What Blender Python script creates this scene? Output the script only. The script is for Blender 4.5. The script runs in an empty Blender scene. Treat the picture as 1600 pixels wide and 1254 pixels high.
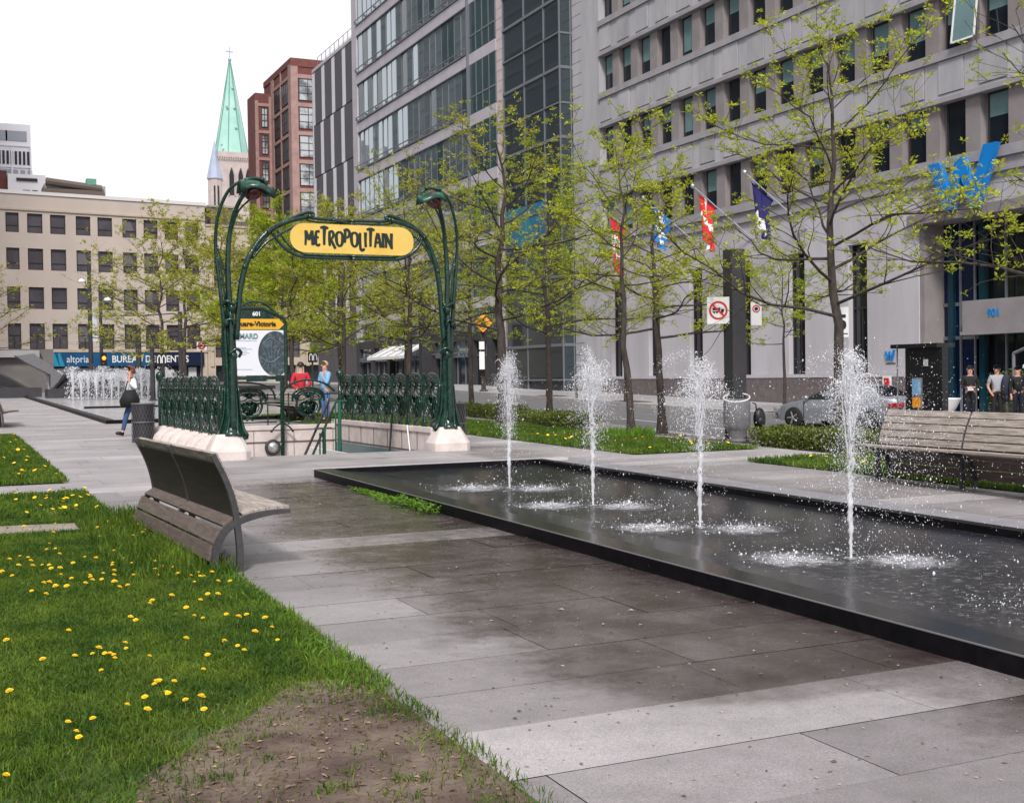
import bpy, bmesh, math, random
import numpy as np
from mathutils import Vector, Matrix, noise
R_ = math.radians
scene = bpy.context.scene
COL = scene.collection
random.seed(7)

# ---------------------------------------------------------------- camera
cam_d = bpy.data.cameras.new("camera")
cam = bpy.data.objects.new("camera", cam_d)
COL.objects.link(cam)
scene.camera = cam
yaw, pitch, roll = R_(24.9), R_(1.19), .0150
f0 = Vector((math.sin(yaw)*math.cos(pitch), math.cos(yaw)*math.cos(pitch), -math.sin(pitch)))
r0 = Vector((math.cos(yaw), -math.sin(yaw), 0)); u0 = r0.cross(f0)
Rv = math.cos(roll)*r0 - math.sin(roll)*u0
Uv = math.cos(roll)*u0 + math.sin(roll)*r0
cam.matrix_world = Matrix(((Rv.x, Uv.x, -f0.x, 0), (Rv.y, Uv.y, -f0.y, 0), (Rv.z, Uv.z, -f0.z, 1.6), (0, 0, 0, 1)))
cam_d.sensor_width = 36
cam_d.lens = 36*1920/1600
cam_d.clip_start = .1
cam_d.clip_end = 3000
scene.render.resolution_x = 1024
scene.render.resolution_y = 802

# ---------------------------------------------------------------- sky, sun, exposure
SUN_EL, SUN_AZ = 46, 208          # azimuth clockwise from +Y: sun behind the camera, to its left
w = bpy.data.worlds.new("World"); scene.world = w; w.use_nodes = True
nt = w.node_tree; nt.nodes.clear()
sky = nt.nodes.new('ShaderNodeTexSky'); sky.sky_type = 'NISHITA'; sky.sun_disc = False
sky.sun_elevation = R_(SUN_EL); sky.sun_rotation = R_(SUN_AZ)
sky.air_density = 1.0; sky.dust_density = 3.0; sky.ozone_density = 1.0
hs = nt.nodes.new('ShaderNodeHueSaturation'); hs.inputs['Saturation'].default_value = .12
hs.inputs['Value'].default_value = 1.0
mxs = nt.nodes.new('ShaderNodeMixRGB'); mxs.inputs[0].default_value = .62
mxs.inputs[2].default_value = (12.2, 12.0, 12.6, 1)       # thin bright overcast veil over the clear sky
bg = nt.nodes.new('ShaderNodeBackground'); bg.inputs['Strength'].default_value = .084
wo = nt.nodes.new('ShaderNodeOutputWorld')
nt.links.new(sky.outputs[0], hs.inputs['Color']); nt.links.new(hs.outputs[0], mxs.inputs[1])
nt.links.new(mxs.outputs[0], bg.inputs[0]); nt.links.new(bg.outputs[0], wo.inputs[0])
sd = bpy.data.lights.new("sun", 'SUN'); sd.energy = 2.7; sd.angle = R_(11); sd.color = (1, .96, .9)
sun = bpy.data.objects.new("sun", sd); COL.objects.link(sun)
az = R_(SUN_AZ); el = R_(SUN_EL)
sdir = Vector((math.sin(az)*math.cos(el), math.cos(az)*math.cos(el), math.sin(el)))
sun.rotation_euler = (-sdir).to_track_quat('-Z', 'Y').to_euler()
scene.view_settings.view_transform = 'Standard'
scene.view_settings.look = 'None'
scene.view_settings.gamma = 1
scene.view_settings.exposure = 0.46

# ---------------------------------------------------------------- terrain
def s_(Y): return float(np.interp(Y, [-60, 10, 26, 33, 73, 130], [-.8, -.6, -.2, .0, .93, 1.3]))
def g(X, Y):
    p = .01*max(min(Y, 130), -60); q = s_(Y)+.15
    if X <= 14: return p
    if X >= 18: return q
    t = (X-14)/4
    return p*(1-t)+q*t

# ---------------------------------------------------------------- materials
def srgb(r, g_, b):
    f = lambda c: (c/255/12.92) if c/255 <= .04045 else ((c/255+.055)/1.055)**2.4
    return (f(r), f(g_), f(b))
MATS = {}
def mat(name, col, rough=.6, metal=0, col2=None, scale=5, detail=4, bump=0, bscale=None, spec=.5, trans=0, stretch=None, emis=None, alpha=1, coat=0, thr=(.35, .65), island=0, ior=1.45):
    m = bpy.data.materials.new(name); m.use_nodes = True
    n = m.node_tree.nodes; l = m.node_tree.links
    b = n['Principled BSDF']
    b.inputs['Base Color'].default_value = (*col, 1)
    b.inputs['Roughness'].default_value = rough
    b.inputs['Metallic'].default_value = metal
    b.inputs['Specular IOR Level'].default_value = spec
    b.inputs['Transmission Weight'].default_value = trans
    b.inputs['Alpha'].default_value = alpha
    b.inputs['IOR'].default_value = ior
    b.inputs['Coat Weight'].default_value = coat
    tc = n.new('ShaderNodeTexCoord'); mp = n.new('ShaderNodeMapping')
    l.new(tc.outputs['Object'], mp.inputs[0])
    if stretch: mp.inputs['Scale'].default_value = stretch
    last = None
    if col2 is not None:
        nz = n.new('ShaderNodeTexNoise'); nz.inputs['Scale'].default_value = scale; nz.inputs['Detail'].default_value = detail
        nz.inputs['Roughness'].default_value = .65
        l.new(mp.outputs[0], nz.inputs['Vector'])
        cr = n.new('ShaderNodeMapRange'); cr.inputs[1].default_value = thr[0]; cr.inputs[2].default_value = thr[1]
        l.new(nz.outputs[0], cr.inputs[0])
        mx = n.new('ShaderNodeMixRGB'); mx.inputs[1].default_value = (*col, 1); mx.inputs[2].default_value = (*col2, 1)
        l.new(cr.outputs[0], mx.inputs[0]); l.new(mx.outputs[0], b.inputs['Base Color']); last = mx.outputs[0]
    if island:
        ge = n.new('ShaderNodeNewGeometry'); hv = n.new('ShaderNodeHueSaturation')
        mr = n.new('ShaderNodeMapRange'); mr.inputs[3].default_value = 1-island; mr.inputs[4].default_value = 1+island
        l.new(ge.outputs['Random Per Island'], mr.inputs[0]); l.new(mr.outputs[0], hv.inputs['Value'])
        if last: l.new(last, hv.inputs['Color'])
        else: hv.inputs['Color'].default_value = (*col, 1)
        l.new(hv.outputs[0], b.inputs['Base Color']); last = hv.outputs[0]
    if bump:
        nb = n.new('ShaderNodeTexNoise'); nb.inputs['Scale'].default_value = bscale or scale*4; nb.inputs['Detail'].default_value = 5
        l.new(mp.outputs[0], nb.inputs['Vector'])
        bu = n.new('ShaderNodeBump'); bu.inputs['Strength'].default_value = bump; bu.inputs['Distance'].default_value = .02
        l.new(nb.outputs[0], bu.inputs['Height']); l.new(bu.outputs[0], b.inputs['Normal'])
    if emis:
        b.inputs['Emission Color'].default_value = (*emis[0], 1); b.inputs['Emission Strength'].default_value = emis[1]
    m['last'] = 0
    MATS[name] = m
    return m
def leafmat(name, col, col2, transl=.45, island=.35, scale=1.5):
    m = mat(name, col, rough=.55, col2=col2, scale=scale, island=island, spec=.3)
    n = m.node_tree.nodes; l = m.node_tree.links
    b = n['Principled BSDF']; out = n['Material Output']
    tr = n.new('ShaderNodeBsdfTranslucent'); ms = n.new('ShaderNodeMixShader'); ms.inputs[0].default_value = transl
    src = b.inputs['Base Color'].links[0].from_socket
    l.new(src, tr.inputs[0]); l.new(b.outputs[0], ms.inputs[1]); l.new(tr.outputs[0], ms.inputs[2]); l.new(ms.outputs[0], out.inputs[0])
    return m

# ---------------------------------------------------------------- objects
WL = {}
def tag(o, label=None, cat=None, group=None, kind=None):
    if label: o['label'] = label
    if cat: o['category'] = cat
    if group: o['group'] = group
    if kind: o['kind'] = kind
    return o
def thing(name, label, cat, loc=(0, 0, 0), rz=0, group=None):
    o = bpy.data.objects.new(name, None); COL.objects.link(o); o.empty_display_size = .2
    o.location = loc; o.rotation_euler = (0, 0, rz)
    WL[o.name] = Vector(loc)
    return tag(o, label, cat, group)
def link(name, me, parent=None):
    o = bpy.data.objects.new(name, me); COL.objects.link(o)
    if parent is not None:
        o.parent = parent
    return o
def wloc(parent):
    v = Vector((0, 0, 0)); p = parent
    while p is not None:
        v = v+Vector(p.location); p = p.parent
    return v
class MB:
    """collects faces; build() links them as one mesh object. world=True: vertices are world coordinates"""
    def __init__(s): s.v = []; s.f = []; s.m = []
    def quad(s, a, b, c, d, mi=0):
        i = len(s.v); s.v += [a, b, c, d]; s.f.append((i, i+1, i+2, i+3)); s.m.append(mi)
    def poly(s, pts, mi=0):
        i = len(s.v); s.v += list(pts); s.f.append(tuple(range(i, i+len(pts)))); s.m.append(mi)
    def box(s, x0, y0, z0, x1, y1, z1, mi=0, M=None):
        if x0 > x1: x0, x1 = x1, x0
        if y0 > y1: y0, y1 = y1, y0
        if z0 > z1: z0, z1 = z1, z0
        i = len(s.v)
        P = [(x0, y0, z0), (x1, y0, z0), (x1, y1, z0), (x0, y1, z0), (x0, y0, z1), (x1, y0, z1), (x1, y1, z1), (x0, y1, z1)]
        if M is not None: P = [tuple(M @ Vector(p)) for p in P]
        s.v += P
        for q in ((0, 3, 2, 1), (4, 5, 6, 7), (0, 1, 5, 4), (1, 2, 6, 5), (2, 3, 7, 6), (3, 0, 4, 7)):
            s.f.append(tuple(i+k for k in q)); s.m.append(mi)
    def prism(s, pts, ext, mi=0, caps=True):
        """pts: list of 3d points of a planar outline, ext: extrusion vector"""
        i = len(s.v); n = len(pts); e = Vector(ext)
        s.v += [tuple(p) for p in pts]+[tuple(Vector(p)+e) for p in pts]
        if caps:
            s.f.append(tuple(i+k for k in range(n))[::-1]); s.m.append(mi)
            s.f.append(tuple(i+n+k for k in range(n))); s.m.append(mi)
        for k in range(n):
            s.f.append((i+k, i+(k+1) % n, i+n+(k+1) % n, i+n+k)); s.m.append(mi)
    def tube(s, pts, rad, n=6, mi=0, caps=True, flat=None):
        pts = [Vector(p) for p in pts]
        if not hasattr(rad, '__len__'): rad = [rad]*len(pts)
        i0 = len(s.v); a = None
        for k, p in enumerate(pts):
            d = (pts[min(k+1, len(pts)-1)]-pts[max(k-1, 0)])
            if d.length < 1e-9: d = Vector((0, 0, 1))
            d.normalize()
            if a is None:
                a = Vector((1, 0, 0)) if abs(d.x) < .8 else Vector((0, 1, 0))
            a = (a-d*a.dot(d))
            if a.length < 1e-6: a = d.orthogonal()
            a.normalize(); b = d.cross(a)
            for j in range(n):
                t = 2*math.pi*j/n
                s.v.append(tuple(p+(a*math.cos(t)+b*math.sin(t))*rad[k]))
        for k in range(len(pts)-1):
            for j in range(n):
                s.f.append((i0+k*n+j, i0+k*n+(j+1) % n, i0+(k+1)*n+(j+1) % n, i0+(k+1)*n+j)); s.m.append(mi)
        if caps:
            s.f.append(tuple(i0+j for j in range(n))[::-1]); s.m.append(mi)
            s.f.append(tuple(i0+(len(pts)-1)*n+j for j in range(n))); s.m.append(mi)
    def lathe(s, prof, c=(0, 0, 0), n=16, mi=0, sx=1, sy=1, M=None):
        """prof: (r,z) list"""
        i0 = len(s.v)
        for r, z in prof:
            for j in range(n):
                t = 2*math.pi*j/n; p = Vector((r*math.cos(t)*sx, r*math.sin(t)*sy, z))
                if M is not None: p = M @ p
                s.v.append(tuple(p+Vector(c)))
        for k in range(len(prof)-1):
            for j in range(n):
                s.f.append((i0+k*n+j, i0+k*n+(j+1) % n, i0+(k+1)*n+(j+1) % n, i0+(k+1)*n+j)); s.m.append(mi)
        s.f.append(tuple(i0+j for j in range(n))[::-1]); s.m.append(mi)
        s.f.append(tuple(i0+(len(prof)-1)*n+j for j in range(n))); s.m.append(mi)
    def ball(s, c, r, n=10, mi=0, sc=(1, 1, 1)):
        prof = [(max(r*math.sin(math.pi*k/(n//2+1)), r*.01), -r*math.cos(math.pi*k/(n//2+1))*sc[2]) for k in range(n//2+2)]
        s.lathe(prof, c, n, mi, sc[0], sc[1])
    def mesh(s, name, off=None):
        me = bpy.data.meshes.new(name)
        v = s.v if off is None else [(p[0]-off[0], p[1]-off[1], p[2]-off[2]) for p in s.v]
        me.from_pydata(v, [], s.f); me.polygons.foreach_set('material_index', s.m)
        return me
    def build(s, name, mats, parent=None, smooth=False, local=False, bevel=0, loc=None):
        if not isinstance(mats, (list, tuple)): mats = [mats]
        off = None
        if not local and parent is not None: off = wloc(parent)
        if loc is not None: off = Vector(loc)
        me = s.mesh(name, off)
        for m in mats: me.materials.append(m)
        if smooth: me.polygons.foreach_set('use_smooth', [True]*len(me.polygons))
        me.update()
        o = link(name, me, parent)
        if loc is not None: o.location = Vector(loc)-(wloc(parent) if parent is not None else Vector())
        if bevel:
            b = o.modifiers.new('bevel', 'BEVEL'); b.width = bevel; b.segments = 2; b.limit_method = 'ANGLE'
        return o
def np_mesh(name, verts, faces, mats, smooth=False, parent=None, midx=None):
    """verts (N,3), faces (M,k) arrays"""
    me = bpy.data.meshes.new(name); k = faces.shape[1]
    me.vertices.add(len(verts)); me.vertices.foreach_set('co', verts.astype(np.float32).ravel())
    me.loops.add(faces.size); me.loops.foreach_set('vertex_index', faces.astype(np.int32).ravel())
    me.polygons.add(len(faces)); me.polygons.foreach_set('loop_start', np.arange(0, faces.size, k, dtype=np.int32))
    me.polygons.foreach_set('loop_total', np.full(len(faces), k, dtype=np.int32))
    for m in mats: me.materials.append(m)
    if midx is not None: me.polygons.foreach_set('material_index', midx.astype(np.int32))
    me.update(calc_edges=True)
    if smooth: me.polygons.foreach_set('use_smooth', np.ones(len(faces), dtype=bool))
    return link(name, me, parent)
def kids(o): return [c for c in list(bpy.data.objects) if c.parent == o]
CH = {}
def copy_tree(o, parent=None, children=None):
    c = o.copy(); COL.objects.link(c)
    if parent is not None: c.parent = parent
    for ch in (o.children): copy_tree(ch, c)
    return c
def dup(root, loc, rz=0, label=None, sc=None):
    c = copy_tree(root); c.location = loc; c.rotation_euler = (0, 0, rz)
    if label: c['label'] = label
    if sc: c.scale = (sc, sc, sc)
    return c
def text_obj(name, s, size, m, origin, right, up, parent=None, extrude=.01, bold=0, sx=1, spacing=1, off=None):
    cu = bpy.data.curves.new(name, 'FONT'); cu.body = s; cu.size = size; cu.extrude = extrude
    cu.align_x = 'CENTER'; cu.align_y = 'CENTER'; cu.offset = bold; cu.space_character = spacing
    cu.resolution_u = 3
    t = bpy.data.objects.new(name+'_tmp', cu); COL.objects.link(t)
    dg = bpy.context.evaluated_depsgraph_get()
    me = bpy.data.meshes.new_from_object(t.evaluated_get(dg)); me.name = name
    bpy.data.objects.remove(t); me.materials.clear(); me.materials.append(m)
    r = Vector(right).normalized(); u = Vector(up).normalized(); n = r.cross(u)
    o_ = Vector(origin)-(wloc(parent) if parent is not None else Vector())
    for v in me.vertices:
        c = v.co.copy(); v.co = o_+r*c.x*sx+u*c.y+n*c.z
    return link(name, me, parent)
def spline(pts, n=8):
    """catmull-rom through 3d points"""
    P = [Vector(p) for p in pts]; P = [P[0]*2-P[1]]+P+[P[-1]*2-P[-2]]; out = []
    for i in range(1, len(P)-2):
        for k in range(n):
            t = k/n; a, b, c, d = P[i-1], P[i], P[i+1], P[i+2]
            out.append(.5*((2*b)+(c-a)*t+(2*a-5*b+4*c-d)*t*t+(3*b-a-3*c+d)*t**3))
    out.append(P[-2]); return out
def lerp(a, b, t): return a+(b-a)*t
# ---------------------------------------------------------------- material library
M = {}
M['green'] = mat('bronze_green_paint', (.003, .021, .014), rough=.19, col2=(.012, .062, .042), scale=9, thr=(.5, .75), bump=.25, bscale=30, coat=.25)
M['green_light'] = mat('verdigris', (.06, .22, .16), rough=.4, col2=(.16, .38, .30), scale=12)
M['yellow'] = mat('enamel_yellow', (.62, .39, .06), rough=.25, col2=(.68, .48, .13), scale=1.2)
M['signyellow'] = mat('sign_yellow', (.68, .36, .02), rough=.4)
M['letter'] = mat('letter_dark_green', (.004, .018, .014), rough=.4)
M['redlamp'] = mat('red_glass_lamp', (.035, .002, .002), rough=.15, col2=(.075, .004, .003), scale=20, spec=.8)
M['stone'] = mat('pink_limestone', (.62, .55, .53), rough=.75, col2=(.50, .43, .41), scale=3.5, bump=.2, bscale=60)
M['stone_dark'] = mat('limestone_joint', (.12, .10, .10), rough=.9)
M['black'] = mat('black_paint', (.010, .010, .012), rough=.4)
M['blackmetal'] = mat('dark_bench_metal', (.035, .034, .037), rough=.45, col2=(.055, .053, .056), scale=20)
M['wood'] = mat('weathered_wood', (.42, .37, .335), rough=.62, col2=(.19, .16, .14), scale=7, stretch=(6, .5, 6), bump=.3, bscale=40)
M['wood_dark'] = mat('weathered_wood_shaded', (.16, .125, .11), rough=.7, col2=(.09, .07, .062), scale=7, stretch=(6, .5, 6), bump=.3, bscale=40)  # same slat wood darkened: shade of the bench's rear side in the colour
M['mesh'] = mat('bin_dark_mesh', (.03, .03, .036), rough=.5)
M['wire'] = mat('bin_wire_grey', (.15, .145, .16), rough=.45, metal=.3)
M['grey'] = mat('grey_paint', (.18, .18, .19), rough=.5, col2=(.13, .13, .14), scale=8)
M['darkgrey'] = mat('charcoal_paint', (.032, .032, .036), rough=.5, col2=(.045, .043, .048), scale=3)
M['white'] = mat('white_paint', (.72, .72, .72), rough=.5)
M['offwhite'] = mat('offwhite_panel', (.55, .56, .58), rough=.5, col2=(.47, .48, .50), scale=2)
M['red'] = mat('sign_red', (.55, .02, .03), rough=.4)
M['orange'] = mat('sign_orange', (.75, .24, .01), rough=.45, col2=(.85, .36, .02), scale=5)
M['blue'] = mat('sign_blue', (.004, .21, .62), rough=.4, col2=(.004, .17, .52), scale=1.2)
M['navy'] = mat('navy_glass', (.003, .006, .05), rough=.12, col2=(.002, .012, .035), scale=.6, spec=.6)
M['teal'] = mat('teal_glass', (.003, .03, .05), rough=.12, spec=.6)
M['chrome'] = mat('lamp_chrome', (.55, .56, .58), rough=.2, metal=.7)
# building stones
M['wstone'] = mat('grey_cast_stone', (.325, .322, .350), rough=.85, col2=(.43, .425, .455), scale=.7, detail=9, stretch=(1, 1, .28), thr=(.36, .64), bump=.15, bscale=20)
M['wstone2'] = mat('grey_stone_ledge', (.33, .32, .345), rough=.85, col2=(.26, .25, .275), scale=1.2, detail=8)
M['wpier'] = mat('taupe_window_pier', (.20, .178, .182), rough=.85, col2=(.25, .225, .23), scale=1.0, detail=6)
M['wbase'] = mat('smooth_ground_stone', (.50, .485, .53), rough=.8, col2=(.40, .385, .42), scale=.5, detail=8, stretch=(1, 1, .25))
M['granite'] = mat('brown_granite_base', (.17, .14, .145), rough=.6, col2=(.11, .09, .095), scale=6, detail=10)
M['bronze'] = mat('dark_bronze_frame', (.028, .022, .024), rough=.45)
M['glassd'] = mat('window_glass_dark', (.010, .014, .020), rough=.06, spec=.9, bump=.02, bscale=1.2)
M['glassr'] = mat('window_glass_dim', (.022, .025, .030), rough=.35, spec=.35)
M['blind'] = mat('window_blind_teal', (.15, .25, .265), rough=.5, col2=(.11, .18, .19), scale=.7)
M['glasst'] = mat('curtain_wall_glass', (.36, .43, .45), rough=.03, metal=.85, bump=.05, bscale=.35)
M['glassbay'] = mat('bay_glass', (.13, .165, .18), rough=.03, metal=.85, bump=.05, bscale=.35)
M['greyblind'] = mat('grey_blind', (.13, .12, .13), rough=.6)
M['glassp'] = mat('curtain_wall_blind', (.035, .075, .08), rough=.10, spec=.8, col2=(.02, .045, .05), scale=.8)
M['alu'] = mat('pale_aluminium_band', (.50, .47, .52), rough=.45, col2=(.42, .40, .45), scale=.8)
M['mull'] = mat('grey_mullion', (.20, .21, .24), rough=.4, metal=.4)
M['pinkstone'] = mat('pinkish_stone_pier', (.58, .49, .51), rough=.8, col2=(.50, .43, .45), scale=1.3)
M['panel_dark'] = mat('charcoal_facade_panel', (.075, .072, .088), rough=.6, col2=(.095, .09, .108), scale=1.5, stretch=(1, 1, .2))
M['panel_light'] = mat('pale_facade_stripe', (.70, .69, .74), rough=.5)
M['brick'] = mat('red_brick', (.19, .062, .055), rough=.9, col2=(.115, .046, .044), scale=1.6, detail=9)
M['brickstone'] = mat('pinkish_brick_trim', (.36, .235, .215), rough=.85, col2=(.28, .17, .16), scale=1.0, detail=7)
M['tan'] = mat('tan_limestone', (.53, .455, .405), rough=.85, col2=(.44, .375, .335), scale=.25, detail=8, stretch=(1, 1, .5), thr=(.3, .7))
M['tan2'] = mat('cream_limestone', (.50, .42, .34), rough=.85, col2=(.40, .33, .27), scale=.6, detail=7)
M['copper'] = mat('green_copper_roof', (.27, .50, .43), rough=.7, col2=(.38, .60, .54), scale=.25, detail=6, thr=(.3, .7))
M['slate'] = mat('pale_slate_spire', (.36, .40, .52), rough=.7, col2=(.30, .34, .44), scale=.4)
M['churchstone'] = mat('church_stone', (.50, .42, .40), rough=.9, col2=(.40, .34, .33), scale=.5, detail=8)
M['hr'] = mat('white_tower_cladding', (.74, .73, .78), rough=.7)
M['hrglass'] = mat('white_tower_windows', (.30, .31, .36), rough=.3)
M['asphalt'] = mat('asphalt', (.115, .112, .118), rough=.85, col2=(.14, .137, .143), scale=1.3, detail=10, bump=.15, bscale=60)
M['conc'] = mat('concrete_walk', (.35, .34, .35), rough=.8, col2=(.29, .28, .29), scale=.8, detail=9, bump=.1, bscale=50)
M['kerb'] = mat('granite_kerb', (.33, .32, .33), rough=.8, col2=(.25, .24, .25), scale=5)
M['line'] = mat('road_paint', (.62, .62, .62), rough=.7, col2=(.42, .42, .42), scale=6)
M['bark'] = mat('tree_bark', (.030, .023, .021), rough=.95, col2=(.070, .056, .050), scale=14, stretch=(1, 1, .3), bump=.6, bscale=30)
M['leafA'] = leafmat('spring_leaves', (.30, .37, .022), (.50, .52, .045), .5, .3)
M['leafB'] = leafmat('spring_leaves_fresh', (.25, .34, .022), (.42, .48, .04), .5, .3)
M['leafC'] = leafmat('spring_leaves_olive', (.30, .32, .035), (.46, .46, .06), .5, .3)
M['hedge'] = leafmat('hedge_leaves', (.075, .13, .018), (.16, .17, .04), .3, .4, 3)
M['grassm'] = leafmat('grass_blades', (.040, .095, .011), (.135, .205, .022), .35, .4, 2.2)
M['weed'] = leafmat('weed_leaves', (.10, .20, .02), (.16, .30, .03), .4, .3)
M['drygrass'] = leafmat('dry_grass', (.10, .10, .03), (.20, .16, .07), .3, .4, 5)
M['dand'] = mat('dandelion_yellow', (.86, .62, .015), rough=.7, col2=(.80, .48, .01), scale=60, island=.1)
M['stemm'] = mat('dandelion_stem', (.12, .20, .04), rough=.6)
M['soil'] = mat('bare_soil_mat', (.165, .125, .10), rough=.95, col2=(.060, .036, .031), scale=2.0, detail=12, bump=.9, bscale=30, thr=(.38, .62))
M['path'] = mat('worn_path', (.30, .26, .23), rough=.95, col2=(.22, .19, .16), scale=6, bump=.5, bscale=60)
M['lawnbase'] = mat('lawn_soil_green', (.030, .066, .010), rough=.95, col2=(.055, .10, .015), scale=4, detail=8, bump=.6, bscale=30)
M['skin'] = mat('skin', (.50, .27, .20), rough=.55)
M['hairb'] = mat('auburn_hair', (.14, .045, .02), rough=.6)
M['hairbl'] = mat('blond_hair', (.52, .38, .20), rough=.6)
M['hairk'] = mat('dark_hair', (.015, .012, .012), rough=.5)
M['hairg'] = mat('grey_hair', (.12, .12, .12), rough=.6)
M['jeans'] = mat('blue_jeans', (.035, .075, .17), rough=.9)
M['jeansl'] = mat('light_blue_jeans', (.10, .17, .36), rough=.9, col2=(.07, .12, .28), scale=5)
M['shirtb'] = mat('light_blue_shirt', (.22, .42, .66), rough=.9, col2=(.17, .34, .56), scale=6)
M['shirtw'] = mat('white_shirt', (.66, .66, .72), rough=.9)
M['shirtr'] = mat('red_jacket', (.42, .012, .025), rough=.7)
M['shirtg'] = mat('pale_grey_shirt', (.30, .31, .35), rough=.9)
M['clothk'] = mat('black_cloth', (.010, .010, .012), rough=.8)
M['clothn'] = mat('navy_cloth', (.02, .022, .04), rough=.8)
M['silver'] = mat('silver_car_paint', (.36, .38, .43), rough=.25, metal=.6, coat=.5)
M['carglass'] = mat('car_glass', (.012, .014, .018), rough=.06, spec=.8)
M['tyre'] = mat('tyre_rubber', (.012, .012, .012), rough=.85)
M['taillight'] = mat('tail_light_red', (.30, .01, .015), rough=.2)
M['edge'] = mat('pale_granite_edge', (.16, .155, .165), rough=.4)
# ---------------------------------------------------------------- special ground materials
JETS = [(6.47, 14.05, 1.62), (6.47, 11.86, 1.62), (6.47, 9.76, 1.56), (6.47, 7.64, 1.58), (6.47, 5.50, 1.6)]
def node_math(nt_, op, a, b=None, c=None):
    n = nt_.nodes.new('ShaderNodeMath'); n.operation = op
    for i, v in enumerate((a, b, c)):
        if v is None: continue
        if isinstance(v, (int, float)): n.inputs[i].default_value = v
        else: nt_.links.new(v, n.inputs[i])
    return n.outputs[0]
def smooth(nt_, v, a, b, lo=0, hi=1):
    n = nt_.nodes.new('ShaderNodeMapRange'); n.interpolation_type = 'SMOOTHSTEP'
    nt_.links.new(v, n.inputs[0]); n.inputs[1].default_value = a; n.inputs[2].default_value = b
    n.inputs[3].default_value = lo; n.inputs[4].default_value = hi
    return n.outputs[0]
def noise_n(nt_, vec, scale, detail=4, rough=.6):
    n = nt_.nodes.new('ShaderNodeTexNoise'); n.inputs['Scale'].default_value = scale; n.inputs['Detail'].default_value = detail
    n.inputs['Roughness'].default_value = rough; nt_.links.new(vec, n.inputs['Vector']); return n.outputs[0]
def mixc(nt_, f, a, b):
    n = nt_.nodes.new('ShaderNodeMixRGB')
    for i, v in enumerate((f, a, b)):
        if isinstance(v, tuple): n.inputs[i].default_value = (*v, 1)
        elif isinstance(v, (int, float)): n.inputs[i].default_value = v
        else: nt_.links.new(v, n.inputs[i])
    return n.outputs[0]
def pavement_material():
    m = bpy.data.materials.new('granite_paving'); m.use_nodes = True; t = m.node_tree; b = t.nodes['Principled BSDF']
    tc = t.nodes.new('ShaderNodeTexCoord'); P = tc.outputs['Object']
    sp = t.nodes.new('ShaderNodeSeparateXYZ'); t.links.new(P, sp.inputs[0]); X, Y = sp.outputs[0], sp.outputs[1]
    at = t.nodes.new('ShaderNodeAttribute'); at.attribute_name = 'tone'; tone = at.outputs['Fac']
    grain = noise_n(t, P, 90, 6, .8); big = noise_n(t, P, .7, 8, .65); mid = noise_n(t, P, 7, 8, .7)
    base = mixc(t, tone, (.165, .150, .155), (.385, .362, .372))
    gr2 = smooth(t, noise_n(t, P, 140, 3, .9), .36, .66, .72, 1.25)
    k = node_math(t, 'MULTIPLY', node_math(t, 'MULTIPLY_ADD', grain, .9, .55), gr2)
    k2 = node_math(t, 'MULTIPLY_ADD', big, 1.1, .45); k3 = node_math(t, 'MULTIPLY_ADD', mid, .45, .78)
    kk = node_math(t, 'MULTIPLY', node_math(t, 'MULTIPLY', k, k2), k3)
    vm = t.nodes.new('ShaderNodeVectorMath'); vm.operation = 'SCALE'; t.links.new(base, vm.inputs[0]); t.links.new(kk, vm.inputs['Scale'])
    # wet ground: spray falls between the basin and the lawn
    thr = node_math(t, 'ADD', smooth(t, Y, 4.55, 4.95, 3.95, 2.75), smooth(t, Y, 11.5, 16, 0, .45))
    nz = node_math(t, 'MULTIPLY_ADD', noise_n(t, P, 1.1, 6, .6), 1.5, -.75)
    e = node_math(t, 'SUBTRACT', node_math(t, 'ADD', X, nz), thr)
    wet = smooth(t, node_math(t, 'ADD', e, node_math(t, 'MULTIPLY_ADD', noise_n(t, P, 9, 8, .75), .6, -.3)), -.25, .50)
    wet = node_math(t, 'MULTIPLY', wet, smooth(t, Y, 16.6, 18.5, 1, 0))
    wet = node_math(t, 'MULTIPLY', wet, smooth(t, X, 4.9, 5.4, 1, .0)); wet = node_math(t, 'MULTIPLY', wet, smooth(t, tone, .5, .62, 1, .72))
    far = node_math(t, 'MULTIPLY', smooth(t, X, 8.3, 8.6, 0, 1), smooth(t, node_math(t, 'ADD', X, nz), 9.3, 10.3, .35, 0))
    wet = node_math(t, 'MAXIMUM', wet, far)
    damp = smooth(t, noise_n(t, P, .45, 5, .6), .5, .64, 0, .30)
    damp = node_math(t, 'MULTIPLY', damp, smooth(t, Y, 17.5, 20, 0, 1))
    wet = node_math(t, 'MAXIMUM', wet, damp)
    stain = node_math(t, 'MULTIPLY', smooth(t, noise_n(t, P, 1.7, 6, .65), .36, .64, .22, .62), smooth(t, e, .3, 1.9, 1.15, .62))
    dark = t.nodes.new('ShaderNodeVectorMath'); dark.operation = 'SCALE'; t.links.new(vm.outputs[0], dark.inputs[0]); t.links.new(stain, dark.inputs['Scale'])
    tint = mixc(t, .30, dark.outputs[0], (.070, .034, .030))
    col = mixc(t, wet, vm.outputs[0], tint)
    t.links.new(col, b.inputs['Base Color'])
    rdry = node_math(t, 'MULTIPLY_ADD', mid, .25, .42)
    rwet = smooth(t, noise_n(t, P, 7, 7, .75), .36, .66, .05, .32)
    r = node_math(t, 'ADD', node_math(t, 'MULTIPLY', rdry, node_math(t, 'SUBTRACT', 1, wet)), node_math(t, 'MULTIPLY', rwet, wet))
    t.links.new(r, b.inputs['Roughness'])
    bu = t.nodes.new('ShaderNodeBump'); bu.inputs['Strength'].default_value = .35; bu.inputs['Distance'].default_value = .006
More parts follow.
